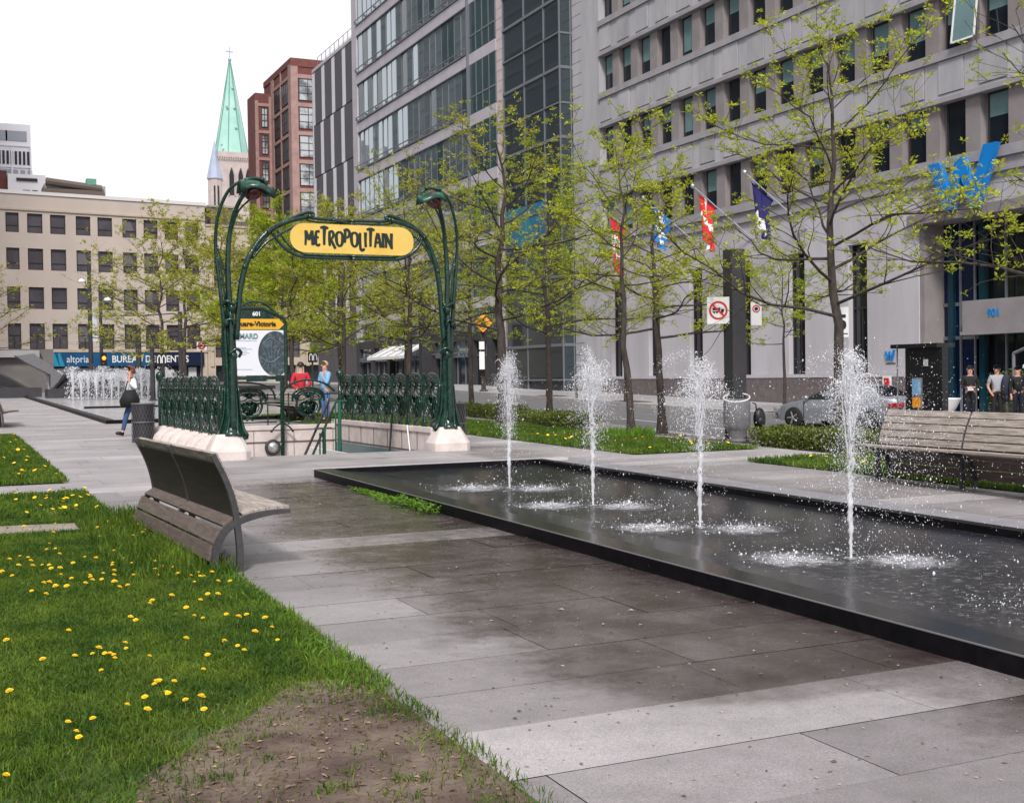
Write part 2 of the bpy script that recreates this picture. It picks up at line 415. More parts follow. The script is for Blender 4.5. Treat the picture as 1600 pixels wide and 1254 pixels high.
    t.links.new(node_math(t, 'ADD', noise_n(t, P, 26, 8, .75), node_math(t, 'MULTIPLY', grain, .3)), bu.inputs['Height']); t.links.new(bu.outputs[0], b.inputs['Normal'])
    return m
def pool_material(name, jets, basecol=(.016, .016, .021), agit=True):
    m = bpy.data.materials.new(name); m.use_nodes = True; t = m.node_tree; b = t.nodes['Principled BSDF']
    tc = t.nodes.new('ShaderNodeTexCoord'); P = tc.outputs['Object']
    sp = t.nodes.new('ShaderNodeSeparateXYZ'); t.links.new(P, sp.inputs[0]); Y = sp.outputs[1]; X = sp.outputs[0]
    foam = None
    n1 = noise_n(t, P, 7, 10, .85)
    for (jx, jy, dx, dy, rad, amp) in jets:
        vs = t.nodes.new('ShaderNodeVectorMath'); vs.operation = 'DISTANCE'; vs.inputs[1].default_value = (jx+dx, jy+dy, .1)
        mp = t.nodes.new('ShaderNodeVectorMath'); mp.operation = 'MULTIPLY'; mp.inputs[1].default_value = (1, 1, 0); t.links.new(P, mp.inputs[0])
        vs.inputs[1].default_value = (jx+dx, jy+dy, 0); t.links.new(mp.outputs[0], vs.inputs[0])
        f = smooth(t, vs.outputs['Value'], rad*.05, rad, amp, 0)
        foam = f if foam is None else node_math(t, 'MAXIMUM', foam, f)
    ff = smooth(t, node_math(t, 'ADD', foam, node_math(t, 'MULTIPLY_ADD', n1, 2.6, -1.72)), .05, .95, 0, .72)
    # agitated water to the right: sky glints on ripples painted as pale speckle
    ag = node_math(t, 'MULTIPLY', smooth(t, Y, 6.2, 9.0, 1, 0), smooth(t, X, 5.15, 5.7, 0, 1))
    spk = smooth(t, noise_n(t, P, 10, 10, .85), .50, .72, 0, .50)
    ff = node_math(t, 'MAXIMUM', ff, node_math(t, 'MULTIPLY', ag, spk))
    gr = node_math(t, 'MULTIPLY_ADD', noise_n(t, P, 2, 6, .6), .8, .6)
    vm = t.nodes.new('ShaderNodeVectorMath'); vm.operation = 'SCALE'; vm.inputs[0].default_value = basecol; t.links.new(gr, vm.inputs['Scale'])
    col = mixc(t, ff, vm.outputs[0], (.62, .62, .66)); t.links.new(col, b.inputs['Base Color'])
    rr = node_math(t, 'ADD', node_math(t, 'MULTIPLY', ff, .5), smooth(t, foam, 0, .5, .20, .32)); t.links.new(rr, b.inputs['Roughness'])
    b.inputs['Specular IOR Level'].default_value = .30
    bu = t.nodes.new('ShaderNodeBump'); bu.inputs['Distance'].default_value = .012
    st = node_math(t, 'ADD', .10, node_math(t, 'MULTIPLY', node_math(t, 'MAXIMUM', foam, ag), .6)); t.links.new(st, bu.inputs['Strength'])
    t.links.new(noise_n(t, P, 14, 6, .6), bu.inputs['Height']); t.links.new(bu.outputs[0], b.inputs['Normal'])
    return m
M['pave'] = pavement_material()
M['pool'] = pool_material('wet_black_granite_pool', [(x, y, a, b_, r, k) for (x, y, h) in JETS[:4] for (a, b_, r, k) in ((-.42, .20, .85, .98), (.28, -.28, .80, .98), (0, 0, 1.5, .52))])
M['rim'] = mat('black_granite_rim', (.004, .004, .005), rough=.45, col2=(.009, .008, .010), scale=8, bump=.1, bscale=90, spec=.12)
M['rimtop'] = mat('wet_black_granite', (.010, .010, .014), rough=.17, col2=(.02, .019, .024), scale=3, bump=.06, bscale=30, spec=.4)
M['rimgrey'] = mat('grey_granite_rim', (.20, .195, .22), rough=.4, col2=(.27, .265, .29), scale=3, detail=8)
M['joint'] = mat('paving_joint_mat', (.12, .112, .116), rough=.9)
M['poolfar'] = mat('wet_shallow_pool', (.30, .30, .33), rough=.18, col2=(.44, .44, .47), scale=.5, bump=.25, bscale=9)

# ---------------------------------------------------------------- terrain sheets
PIT = (4.95, 8.55, 21.9, 28.4)
def sheet(name, xs, ys, dz, m, hole=None, kind='structure', zf=None, label=None):
    zf = zf or g; mb = MB()
    idx = {}
    for i, x in enumerate(xs):
        for j, y in enumerate(ys):
            idx[(i, j)] = len(mb.v); mb.v.append((x, y, zf(x, y)+dz))
    for i in range(len(xs)-1):
        for j in range(len(ys)-1):
            cx, cy = (xs[i]+xs[i+1])/2, (ys[j]+ys[j+1])/2
            if hole and any(h[0] < cx < h[1] and h[2] < cy < h[3] for h in hole): continue
            mb.f.append((idx[(i, j)], idx[(i+1, j)], idx[(i+1, j+1)], idx[(i, j+1)])); mb.m.append(0)
    o = mb.build(name, m); tag(o, kind=kind, label=label); return o
YS = [-60, 0, 10, 21.9, 26, 28.4, 33, 50, 73, 100, 130, 250, 1500]
sheet('ground', [-1500, -60, 0, 4.95, 8.55, 14, 16, 18.0], YS, -.025, M['joint'], hole=[PIT])
sheet('ground', [25.8, 31, 60, 1500], YS, -.025, M['conc'])
sheet('road', [17.9, 25.9], YS[:-2], -.15, M['asphalt'], zf=lambda x, y: s_(y)+.15)
mb = MB()                                                # lane markings
for y in np.arange(-10, 110, 5.5):
    for xx in (21.0,):
        mb.poly([(xx, y, s_(y)+.006), (xx+.13, y, s_(y)+.006), (xx+.13, y+2.6, s_(y+2.6)+.006), (xx, y+2.6, s_(y+2.6)+.006)])
tag(mb.build('road_marking', M['line']), kind='structure')
def kerb(name, x0, x1, ys, top=.012):
    mb = MB()
    for a, b in zip(ys[:-1], ys[1:]):
        za, zb = s_(a)+.15+top, s_(b)+.15+top
        mb.poly([(x0, a, za), (x1, a, za), (x1, b, zb), (x0, b, zb)])
        mb.poly([(x0, a, za-.2), (x0, a, za), (x0, b, zb), (x0, b, zb-.2)])
        mb.poly([(x1, a, za-.2), (x1, b, zb-.2), (x1, b, zb), (x1, a, za)])
    tag(mb.build(name, M['kerb']), kind='structure')
kerb('kerb', 17.85, 18.05, [-60, 10, 26, 33, 73, 130]); kerb('kerb', 25.75, 25.95, [-60, 10, 26, 33, 73, 130])
sheet('sidewalk', [25.95, 31.0], [-60, 10, 26, 33, 73, 130], .004, M['conc'])
sheet('cross_street', [-200, 17.85], [99, 113], .004, M['asphalt'])
# granite slabs
random.seed(11)
LAWN = [(-60, 1.54, 18.35, 31.9), (-60, 1.62, 14.0, 16.75), (-60, 1.93, -60, 13.8)]
verts, tones, faces = [], [], []
def slab(x0, x1, y0, y1, tone):
    gp_ = .0038 if random.random() < .35 else .0021; x0 += gp_; x1 -= gp_; y0 += gp_; y1 -= gp_
    i = len(verts); dz = random.uniform(-.0012, .0012)
    verts.extend([(x0, y0, g(x0, y0)+dz), (x1, y0, g(x1, y0)+dz), (x1, y1, g(x1, y1)+dz), (x0, y1, g(x0, y1)+dz)])
    faces.append((i, i+1, i+2, i+3)); tones.append(tone)
def in_rect(x, y, r): return r[0] < x < r[1] and r[2] < y < r[3]
rows = []
y = 4.27-6.2*2
for k in range(16):
    rows.append((y, y+.65, True)); yy = y+.65
    for j in range(9):
        rows.append((yy, yy+5.55/9, False)); yy += 5.55/9
    y += 6.2
hol = [PIT, (4.9, 8.5, -60, 17.38)]
for (a, b, strip) in rows:
    if a > 97: break
    for (xa, xb) in ((-14, 14.0), (14.0, 17.85)):
        x = xa-random.uniform(0, 1.2)
        while x < xb:
            L = random.choice([.92, 1.22, 1.22, 1.83, 1.83]) if not strip else random.choice([1.22, 1.83, 2.44])
            x0, x1 = max(x, xa), min(x+L, xb); x += L
            if x1-x0 < .05: continue
            tone = random.uniform(.62, .78) if strip else random.uniform(.12, .44)
            if b > 17.2 and not strip: tone += .30
            if b > 17.2 and strip: tone += .2
            if xa > 13 or x0 > 8.6 : tone += .1
            if b < 3.6: tone += .15
            ps = [(x0, x1, a, b)]
            for h in hol:                                # cut slabs at the pit and the basin
                nps = []
                for (p0, p1, q0, q1) in ps:
                    if p1 <= h[0] or p0 >= h[1] or q1 <= h[2] or q0 >= h[3]: nps.append((p0, p1, q0, q1)); continue
                    if p0 < h[0]: nps.append((p0, h[0], q0, q1))
                    if p1 > h[1]: nps.append((h[1], p1, q0, q1))
                    m0, m1 = max(p0, h[0]), min(p1, h[1])
                    if q0 < h[2]: nps.append((m0, m1, q0, h[2]))
                    if q1 > h[3]: nps.append((m0, m1, h[3], q1))
                ps = nps
            for p in ps:
                if p[1]-p[0] > .03 and p[3]-p[2] > .03: slab(p[0], p[1], p[2], p[3], tone)
me = bpy.data.meshes.new('plaza_paving'); me.from_pydata(verts, [], faces)
a_ = me.attributes.new('tone', 'FLOAT', 'FACE'); a_.data.foreach_set('value', tones)
me.materials.append(M['pave']); tag(link('plaza_paving', me), kind='structure')

# ---------------------------------------------------------------- lawns: base sheets and blades
def lawn_sheet(name, x0, x1, y0, y1, m=None, n=14, dz=.018):
    xs = list(np.linspace(x0, x1, 8)); ys = list(np.linspace(y0, y1, n))
    return sheet(name, xs, ys, dz, m or M['lawnbase'])
lawn_sheet('front_lawn_ground', -12, 1.93, -8, 13.8)
lawn_sheet('middle_lawn_ground', -12, 1.60, 14.0, 16.78)
lawn_sheet('rear_lawn_ground', -12, 1.54, 18.36, 31.9)
# worn path through the grass
mb = MB(); pl = []
for k in range(15):
    x = -11+12.5*k/14; pl.append((x, 12.65+.12*math.sin(x*1.7)-.02*x, 13.35+.10*math.sin(x*2.3+1)+.03*x))
for (x0, a0, b0), (x1, a1, b1) in zip(pl[:-1], pl[1:]):
    mb.poly([(x0, a0, g(x0, a0)+.024), (x1, a1, g(x1, a1)+.024), (x1, b1, g(x1, b1)+.024), (x0, b0, g(x0, b0)+.024)])
tag(mb.build('worn_path', M['path']), kind='structure')
# bare soil by the front path
soil_pts = [(1.80, 5.95), (1.62, 6.0), (1.45, 5.86), (1.22, 5.5), (1.0, 5.32), (.84, 5.08), (.66, 4.85), (.6, 4.5), (.5, 3.9), (.6, 3.4), (1.3, 3.2), (1.8, 3.4), (1.91, 4.2), (1.915, 5.0), (1.91, 5.6)]
def soil_in(x, y):
    c = False; n = len(soil_pts)
    for i in range(n):
        (x1, y1), (x2, y2) = soil_pts[i], soil_pts[(i+1) % n]
        if (y1 > y) != (y2 > y) and x < (x2-x1)*(y-y1)/(y2-y1)+x1: c = not c
    return c
sp_ = spline([(x, y, 0) for x, y in soil_pts]+[(soil_pts[0][0], soil_pts[0][1], 0)], 6)
mb = MB(); mb.poly([(p.x, p.y, g(p.x, p.y)+.026) for p in sp_])
tag(mb.build('bare_soil', M['soil']), kind='structure')
def blades(name, rect, dens, hmin, hmax, wid, m, seed, mask=None, lean=.5, edge=None, label=None, cat='grass', dz=.015):
    rng = np.random.default_rng(seed)
    x0, x1, y0, y1 = rect
    N = int((x1-x0)*(y1-y0)*dens)
    X = rng.uniform(x0, x1, N); Y = rng.uniform(y0, y1, N)
    if mask is not None:
        k = mask(X, Y, rng); X, Y = X[k], Y[k]
    N = len(X)
    cl = np.array([noise.noise((float(a)*1.3, float(b)*1.3, seed)) for a, b in zip(X, Y)])
    H = rng.uniform(hmin, hmax, N)*(1+.55*cl)
    th = rng.uniform(0, 2*np.pi, N); ln = rng.normal(0, lean, N); la = rng.uniform(0, 2*np.pi, N)
    Z = np.array([g(a, b) for a, b in zip(X, Y)])+dz
    W = wid*rng.uniform(.7, 1.4, N)
    dx, dy = np.cos(th)*W/2, np.sin(th)*W/2
    lx, ly = np.cos(la)*ln*H, np.sin(la)*ln*H
    V = np.zeros((N, 5, 3))
    V[:, 0] = np.c_[X-dx, Y-dy, Z]; V[:, 1] = np.c_[X+dx, Y+dy, Z]
    V[:, 2] = np.c_[X+dx*.8+lx*.35, Y+dy*.8+ly*.35, Z+H*.55]; V[:, 3] = np.c_[X-dx*.8+lx*.35, Y-dy*.8+ly*.35, Z+H*.55]
    V[:, 4] = np.c_[X+lx, Y+ly, Z+H*(1-.25*np.minimum(abs(ln), 1))]
    base = (np.arange(N)*5)[:, None]
    F = np.concatenate([base+np.array([[0, 1, 2]]), base+np.array([[0, 2, 3]]), base+np.array([[3, 2, 4]])])
    o = np_mesh(name, V.reshape(-1, 3), F, [m])
    return tag(o, label, cat, kind='stuff')
def mask_front(X, Y, rng):
    s = np.array([soil_in(a, b) for a, b in zip(X, Y)])
    nz = np.array([noise.noise((float(a)*3.1, float(b)*3.1, 5.)) for a, b in zip(X, Y)])
    nz2 = np.array([noise.noise((float(a)*9, float(b)*9, 2.)) for a, b in zip(X, Y)])
    near = np.array([soil_in(a+.30*n_+.10*m_, b+.38*n_+.12*m_) for a, b, n_, m_ in zip(X, Y, nz, nz2)])
    fr = np.zeros(len(X))
    for q in range(7):
        ja, jb = rng.uniform(-.27, .27, len(X)), rng.uniform(-.30, .30, len(X)); fr += np.array([soil_in(a+c_+.25*n_, b+d_+.3*n_) for a, b, c_, d_, n_ in zip(X, Y, ja, jb, nz)])
    fr /= 7; p = np.clip(1.05-fr*1.12, .02, 1)**1.5; p = np.where((fr > .6) & (nz2 > .25) & (nz > .05), .35, p)
    # threadbare towards the soil
    p = p*np.where((X > .1) & (Y < 5.7) & ~near, np.clip(.45+.9*nz+.3*(Y-4.2), .12, 1), 1)
    p = p*np.where((X > 1.9), .55, 1)
    pathm = (Y > 12.65+.12*np.sin(X*1.7)-.02*X) & (Y < 13.35+.10*np.sin(X*2.3+1)+.03*X) & (X < 1.45)
    p = np.where(pathm, .02, p)
    p = p*np.clip(8.5/np.maximum(Y, 5), .35, 1)
    return rng.uniform(0, 1, len(X)) < p
blades('lawn_grass', (-.25, 2.0, 3.3, 13.82), 12000, .020, .058, .0055, M['grassm'], 1, mask_front, .9, label='front lawn grass around the near bench')
blades('lawn_grass', (1.2, 2.05, 9.3, 13.85), 1800, .06, .17, .008, M['grassm'], 31, None, .45, label='tall unmown grass fringe under the near bench')
blades('lawn_grass', (1.72, 2.01, 5.75, 9.4), 900, .03, .085, .010, M['weed'], 32, None, .7, label='broad weedy grass along the lawn edge')
blades('lawn_grass', (-.6, 1.65, 14.0, 16.8), 2200, .04, .09, .012, M['grassm'], 2, None, .6, label='narrow middle lawn between two paths')
blades('lawn_grass', (-.6, 1.6, 18.3, 31.9), 1300, .05, .10, .016, M['grassm'], 3, None, .6, label='rear lawn left of the plaza')
blades('dry_grass', (.2, 1.93, 3.3, 6.1), 750, .015, .05, .006, M['drygrass'], 4, None, 1.2, label='dry blades and straw on the bare soil')
# lawns by the street
for i, (a, b, y0, y1) in enumerate([(11.0, 13.6, 18.6, 33), (11.75, 13.9, 8.3, 16.3)]):
    lawn_sheet('street_lawn_ground', a, b, y0, y1, dz=.016)
    blades('lawn_grass', (a-.05, b+.03, y0, y1), 1500, .05, .11, .015, M['grassm'], 6+i, None, .6, label='grass strip by the street, '+('beyond the tree in the middle' if i == 0 else 'behind the right-hand bench'))
blades('weed_tuft', (12.7, 13.9, 22.1, 23.5), 900, .12, .30, .018, M['weed'], 12, lambda X, Y, r: (X-13.3)**2+(Y-22.75)**2 < .3, .5, label='weeds around the foot of the leaning tree', cat='weeds')
blades('lawn_grass', (9.4, 13.4, 29.6, 40), 500, .05, .11, .02, M['grassm'], 9, None, .6, label='grass behind the subway entrance railing')
lawn_sheet('back_lawn_ground', 9.3, 13.4, 29.6, 40, dz=.012)
# gravel crumbs, twigs and leaf litter on the soil
rng = np.random.default_rng(3); V = []; F = []
N = 900; c = 0
for k in range(N):
    x, y = rng.uniform(.5, 1.9), rng.uniform(3.4, 6.0)
    if not soil_in(x, y): continue
    s = rng.uniform(.003, .010); t = rng.uniform(0, 6.28); z = g(x, y)+.030
    e = rng.uniform(1, 2.6)
    V += [(x-math.cos(t)*s*e, y-math.sin(t)*s*e, z), (x+math.sin(t)*s, y-math.cos(t)*s, z+s*.3), (x+math.cos(t)*s*e, y+math.sin(t)*s*e, z), (x-math.sin(t)*s, y+math.cos(t)*s, z+s*.7)]
    F.append((c, c+1, c+2, c+3)); c += 4
M['litter'] = mat('leaf_litter', (.20, .13, .09), rough=.9, island=.7)
tag(np_mesh('leaf_litter', np.array(V), np.array(F), [M['litter']]), 'twigs and old leaves scattered on the bare soil', 'litter', kind='stuff')
V = []; F = []; c = 0
for k in range(1400):
    x, y = rng.uniform(1.95, 4.9), rng.uniform(3.4, 17)
    s = rng.uniform(.0025, .008)*(1 if rng.uniform() < .93 else 1.8); t = rng.uniform(0, 6.28); z = g(x, y)+.004; e = rng.uniform(1, 2.2)
    V += [(x-math.cos(t)*s*e, y-math.sin(t)*s*e, z), (x+math.sin(t)*s, y-math.cos(t)*s, z+s*.3), (x+math.cos(t)*s*e, y+math.sin(t)*s*e, z), (x-math.sin(t)*s, y+math.cos(t)*s, z+s*.5)]
    F.append((c, c+1, c+2, c+3)); c += 4
M['crumb'] = mat('paving_crumbs', (.26, .22, .19), rough=.9, island=.9)
tag(np_mesh('paving_crumbs', np.array(V), np.array(F), [M['crumb']]), 'crumbs and seed husks scattered over the paving', 'debris', kind='stuff')

# ---------------------------------------------------------------- long black basin with four jets
B = thing('fountain_basin', 'long low black granite basin with a thin sheet of dark water', 'basin', (4.88, 17.38, .17))
X0, X1, YE = 4.88, 8.42, 17.38
def strip(mb, x0, x1, y0, y1, h0, h1, mi=0):
    """a bar whose bottom and top follow the ground"""
    P = []
    for (x, y) in ((x0, y0), (x1, y0), (x1, y1), (x0, y1)):
        P.append((x, y, g(x, y)+h0))
    Q = [(p[0], p[1], p[2]-h0+h1) for p in P]
    i = len(mb.v); mb.v += P+Q
    for q in ((0, 3, 2, 1), (4, 5, 6, 7), (0, 1, 5, 4), (1, 2, 6, 5), (2, 3, 7, 6), (3, 0, 4, 7)):
        mb.f.append(tuple(i+k for k in q)); mb.m.append(mi)
mb = MB()
for a, b in ((-8, -4), (-4, 0), (0, 4), (4, 8), (8, 12), (12, 15.5), (15.5, YE)):
    strip(mb, X0, X0+.26, a+.002, b-.002, -.05, .115)
mb.build('near_rim', M['rim'], B)
mb = MB()
for a, b in ((-8, -4), (-4, 0), (0, 4), (4, 8), (8, 12), (12, 15.5), (15.5, YE)): strip(mb, X0+.012, X0+.26, a+.002, b-.002, .112, .118)
mb.build('wet_rim_top', M['rimtop'], B)
mb = MB()
for a, b in ((-8, -4), (-4, 0), (0, 4), (4, 8), (8, 12), (12, 15.5), (15.5, YE)): strip(mb, X0-.002, X0+.011, a+.003, b-.003, .110, .1175)
mb.build('pale_edge', M['edge'], B)  # thin lighter grey strip along the outer edge of the rim
mb = MB(); strip(mb, X0+.262, X1, YE-.09, YE, -.05, .115); mb.build('end_rim', M['rim'], B)
mb = MB(); strip(mb, X1, X1+.16, -8, YE, -.05, .115); mb.build('far_rim', M['rim'], B)
mb = MB()
for a in np.arange(-8, 17, 2.5): strip(mb, X1+.163, X1+.62, a+.004, min(a+2.496, YE), -.05, .110)
mb.build('grey_coping', M['rimgrey'], B)
mb = MB(); strip(mb, X0-.0, X1+.62, YE+.003, YE+.14, -.05, .116); mb.build('end_coping', M['alu'], B)
mb = MB()
for (x0, x1) in ((X0+.262, X1-.001),):
    xs = list(np.linspace(x0, x1, 6)); ys = list(np.linspace(-8, YE-.092, 24))
    for i in range(5):
        for j in range(23):
            mb.poly([(xs[i], ys[j], g(0, ys[j])+.092-.045*(i > 0)-.0*i), (xs[i+1], ys[j], g(0, ys[j])+.047), (xs[i+1], ys[j+1], g(0, ys[j+1])+.047), (xs[i], ys[j+1], g(0, ys[j+1])+.092-.045*(i > 0))])
o = mb.build('water_sheet', M['pool'], None); o.parent = B; o.matrix_parent_inverse = Matrix.Translation(-Vector(B.location))
for (x, y_, h) in JETS:                                   # nozzles
    mb = MB(); mb.lathe([(.05, g(x, y_)+.04), (.05, g(x, y_)+.055), (.02, g(x, y_)+.06)], (x, y_, 0), 12); mb.build('nozzle_ring', M['chrome'], B)
# creeping weeds at the basin's foot
rng = np.random.default_rng(5); V = []; F = []; c = 0
for k in range(1500):
    y_ = 12.3+3.4*rng.beta(1.3, 2.2); x = 4.86-abs(rng.normal(0, .05+.05*(y_ < 14.2)))
    z = g(x, y_)+rng.uniform(.005, .075)*(1.4 if y_ < 13.6 else .7); s = rng.uniform(.012, .03); t = rng.uniform(0, 6.28); u = rng.uniform(-.6, .6)
    a = Vector((math.cos(t), math.sin(t), u))*s; b = Vector((-math.sin(t), math.cos(t), .4))*s*.5; p = Vector((x, y_, z))
    V += [tuple(p-a), tuple(p-b), tuple(p+a), tuple(p+b)]; F.append((c, c+1, c+2, c+3)); c += 4
tag(np_mesh('weeds', np.array(V), np.array(F), [M['weed']]), 'bright green weeds creeping along the foot of the black basin', 'weeds', kind='stuff')
# ---------------------------------------------------------------- art nouveau subway entrance
ME = thing('subway_entrance', 'art nouveau green iron subway entrance with arch, yellow sign and pink stone curb', 'subway entrance', (6.75, 21.6, .22))
G_ = M['green']; TOPZ = .62
# stone curb
mb = MB()
def wallbox(mb, x0, y0, x1, y1, z0, z1, mi=0): mb.box(x0, y0, z0, x1, y1, z1, mi)
mb.box(4.50, 22.05, -.9, 4.95, 28.85, TOPZ-.002)
mb.box(8.55, 22.05, -.9, 8.86, 28.85, TOPZ-.002)
mb.box(4.952, 28.40, -.9, 8.548, 28.85, TOPZ-.12)
mb.box(4.05, 21.75, .15, 4.497, 28.85, .33)
mb.box(4.93, 22.1, TOPZ-.10, 4.985, 28.38, TOPZ+.012); mb.box(8.52, 22.1, TOPZ-.10, 8.57, 28.38, TOPZ+.012)
mb.box(4.99, 28.37, TOPZ-.20, 8.51, 28.42, TOPZ-.09)
for k in range(7):
    y = 22.5+k*.93
    prof = [(.44, .33), (.435, .38), (.39, .46), (.30, .54), (.17, .60), (.05, .615)]
    mb.lathe(prof, (4.50, y, 0), 20, sx=.93)
mb.build('stone_curb', M['stone'], ME, bevel=.012)
mb = MB()
for y in np.arange(22.9, 28.3, .9): mb.box(8.535, y, -.3, 8.5485, y+.008, TOPZ-.11)
for x in np.arange(5.6, 8.5, .95): mb.box(x, 28.385, -.3, x+.008, 28.398, TOPZ-.21)
mb.box(4.96, 28.37, .14, 8.54, 28.397, .155); mb.box(8.52, 22, .14, 8.549, 28.3, .155)
mb.build('curb_joints', M['stone_dark'], ME)
for X, s in ((4.52, -1), (8.68, 1)):                      # flared pedestals
    mb = MB()
    prof = [(1.0, .14), (1.0, .36), (.965, .385), (.86, .46), (.72, .56), (.60, .64), (.57, .66)]
    i0 = 0
    for r, z in prof:
        wx, wy = .40*r+.0, .36*r
        for t in range(20):
            a = 2*math.pi*t/20; c_, s2 = math.cos(a), math.sin(a)
            f = (abs(c_)**5+abs(s2)**5)**(-.2)
            mb.v.append((X+s*.0+c_*f*wx*.92, 21.62+s2*f*wy, z))
    n = 20
    for k in range(len(prof)-1):
        for j in range(n): mb.f.append((k*n+j, k*n+(j+1) % n, (k+1)*n+(j+1) % n, (k+1)*n+j)); mb.m.append(0)
    mb.f.append(tuple((len(prof)-1)*n+j for j in range(n))); mb.m.append(0)
    mb.build('pedestal', M['stone'], ME, smooth=False, bevel=.01)
# pit walls, stairs
mb = MB()
mb.box(4.94, 21.9, -2.9, 4.97, 28.39, .10); mb.box(8.535, 21.9, -2.9, 8.545, 28.38, .13)
mb.build('stair_wall', M['stone'], ME)
M['tealtile'] = mat('teal_wall_strip', (.05, .13, .15), rough=.3)
mb = MB(); mb.box(8.50, 22.0, -.30, 8.532, 28.36, .10); mb.build('teal_strip', M['tealtile'], ME)
mb = MB()
for k in range(22): mb.box(4.972, 22.0+.3*k, -.16*k-.25, 8.5, 22.3+.3*k, -.16*k+.04)
mb.build('stairs', M['stone'], ME)
mb = MB(); mb.box(7.72, 22.3, -2.2, 7.80, 27.9, .02); mb.build('white_partition', M['white'], ME)
for X in (5.22, 6.98):
    mb = MB(); Mx = Matrix.Rotation(R_(90), 4, 'X')
    mb.lathe([(.185, 0), (.19, .04), (.165, .07), (.15, .07), (.14, .05)], (X, 28.36, .02), 20, M=Mx)
    rg = mb.build('round_lamp', M['darkgrey'], ME, smooth=True)
    mb = MB(); mb.lathe([(.135, .05), (.12, .09), (.07, .125), (.01, .135)], (X, 28.36, .02), 20, M=Mx)
    o = mb.build('lamp_dome', M['chrome'], None, smooth=True); o.parent = rg; o.location = -wloc(rg)
# candelabra posts
def candelabrum(X, s):
    mb = MB()
    y0 = 21.56
    # bundle: s=+1 leans to the right of its own foot i.e. towards the arch
    def P(dx, z, dy=0): return (X+s*dx, y0-dy, z)
    A = spline([P(-.06, .62), P(-.06, 1.6), P(-.10, 2.5), P(-.17, 3.3), P(-.225, 3.9), P(-.19, 4.42, .06), P(-.05, 4.82, .15), P(.12, 5.0, .25), P(.28, 5.03, .32)], 5)
    mb.tube(A, list(np.interp(np.linspace(0, 1, len(A)), [0, .25, .5, 1], [.052, .042, .030, .028])), 8)
    Bp = spline([P(.05, .62), P(.02, 1.8), P(.00, 2.8), P(-.02, 3.5), P(.01, 4.05), P(.08, 4.45, .08), P(.20, 4.76, .2), P(.34, 4.90, .33)], 5)
    mb.tube(Bp, list(np.interp(np.linspace(0, 1, len(Bp)), [0, .3, .55, 1], [.066, .058, .042, .034])), 8)
    Cb = spline([P(.02, 4.1, 0), P(.14, 4.50, .12), P(.28, 4.68, .26), P(.38, 4.76, .33)], 5)
    mb.tube(Cb, .018, 6)
    mb.tube(spline([P(.0, .64, -.08), P(-.02, 1.8, -.07), P(-.03, 3.1, -.04)], 5), list(np.linspace(.08, .04, 11)), 7)
    mb.tube(spline([P(.0, .64, .08), P(.0, 1.8, .075), P(.0, 2.9, .05)], 5), list(np.linspace(.075, .04, 11)), 7)
    # link strut between the two stems
    mb.tube(spline([P(-.07, 2.9), P(-.13, 3.5), P(-.19, 3.75)], 4), .02, 5)
    mb.tube(spline([P(-.01, 3.15), P(-.08, 3.5), P(-.20, 3.95)], 4), .018, 5)
    # knots and buds
    for (dx, z, r) in ((.03, 2.02, .10), (.0, 1.35, .06), (.02, 2.85, .09), (-.08, 2.6, .07)):
        mb.ball(P(dx, z, .09), r*.72, 8, sc=(1, .8, 1.3))
    mb.tube(spline([P(.13, 2.0, .06), P(.16, 2.08, .1), P(.07, 2.14, .14), P(-.05, 2.06, .12)], 4), .028, 6)
    mb.tube(spline([P(-.14, 2.5, .05), P(-.10, 2.62, .1), P(.02, 2.66, .13), P(.06, 2.56, .12)], 4), .026, 6)
    mb.tube(spline([P(-.13, 2.9, .03), P(-.07, 2.98, .1), P(.05, 2.92, .12), P(.10, 2.98, .08)], 4), .026, 6)
    # flared foot
    i0 = len(mb.v); n = 20; prof = [(.265, .60), (.27, .64), (.235, .70), (.19, .80), (.15, .95), (.132, 1.2), (.12, 1.6), (.108, 2.2), (.085, 2.7), (.05, 2.9)]
    for r, z in prof:
        for t in range(n):
            a = 2*math.pi*t/n; f = 1+.13*math.cos(4*a+.6)*max(0, (1.5-z))+.05*math.cos(5*a)
            zz = z+(.05*math.sin(3*a) if z < .66 else 0)
            mb.v.append((X+math.cos(a)*r*f, y0+.06+math.sin(a)*r*f*.9, zz))
    for k in range(len(prof)-1):
        for j in range(n): mb.f.append((i0+k*n+j, i0+k*n+(j+1) % n, i0+(k+1)*n+(j+1) % n, i0+(k+1)*n+j)); mb.m.append(0)
    for a in range(8):
        t = a*math.pi/4+.3
        mb.tube(spline([(X+math.cos(t)*.28, y0+.06+math.sin(t)*.25, .63), (X+math.cos(t)*.22, y0+.06+math.sin(t)*.20, .74), (X+math.cos(t+.2)*.16, y0+.06+math.sin(t+.2)*.15, 1.05), (X+math.cos(t+.2)*.13, y0+.06+math.sin(t+.2)*.12, 1.5)], 4), [.04, .035, .032, .03, .03, .028, .026, .024, .022, .02, .018, .016, .014], 5)
    st = mb.build('lamp_post', G_, ME, smooth=True)
    # leaf-like lamp hood
    cx, cz = X+s*.40, 4.93; cy = y0-.36
    mb = MB(); nu, nv = 14, 10; i0 = 0
    for i in range(nu+1):
        u = i/nu; 
        for j in range(nv+1):
            v = j/nv*2-1
            wdt = .255*math.sin(math.pi*min(max(u*.86+.12, 0), 1))**.6
            x = cx+s*(-.26+.58*u); yy = cy+v*wdt-.10*(u-.5)
            z = cz+.15*math.sin(math.pi*(u*.8+.15))-.13*u-.16*v*v*(1-.3*u)+.06*math.exp(-((u-.95)/.1)**2)+.012*math.cos(v*9)
            mb.v.append((x, yy, z))
    for i in range(nu):
        for j in range(nv):
            a = i*(nv+1)+j; mb.f.append((a, a+1, a+nv+2, a+nv+1)); mb.m.append(0)
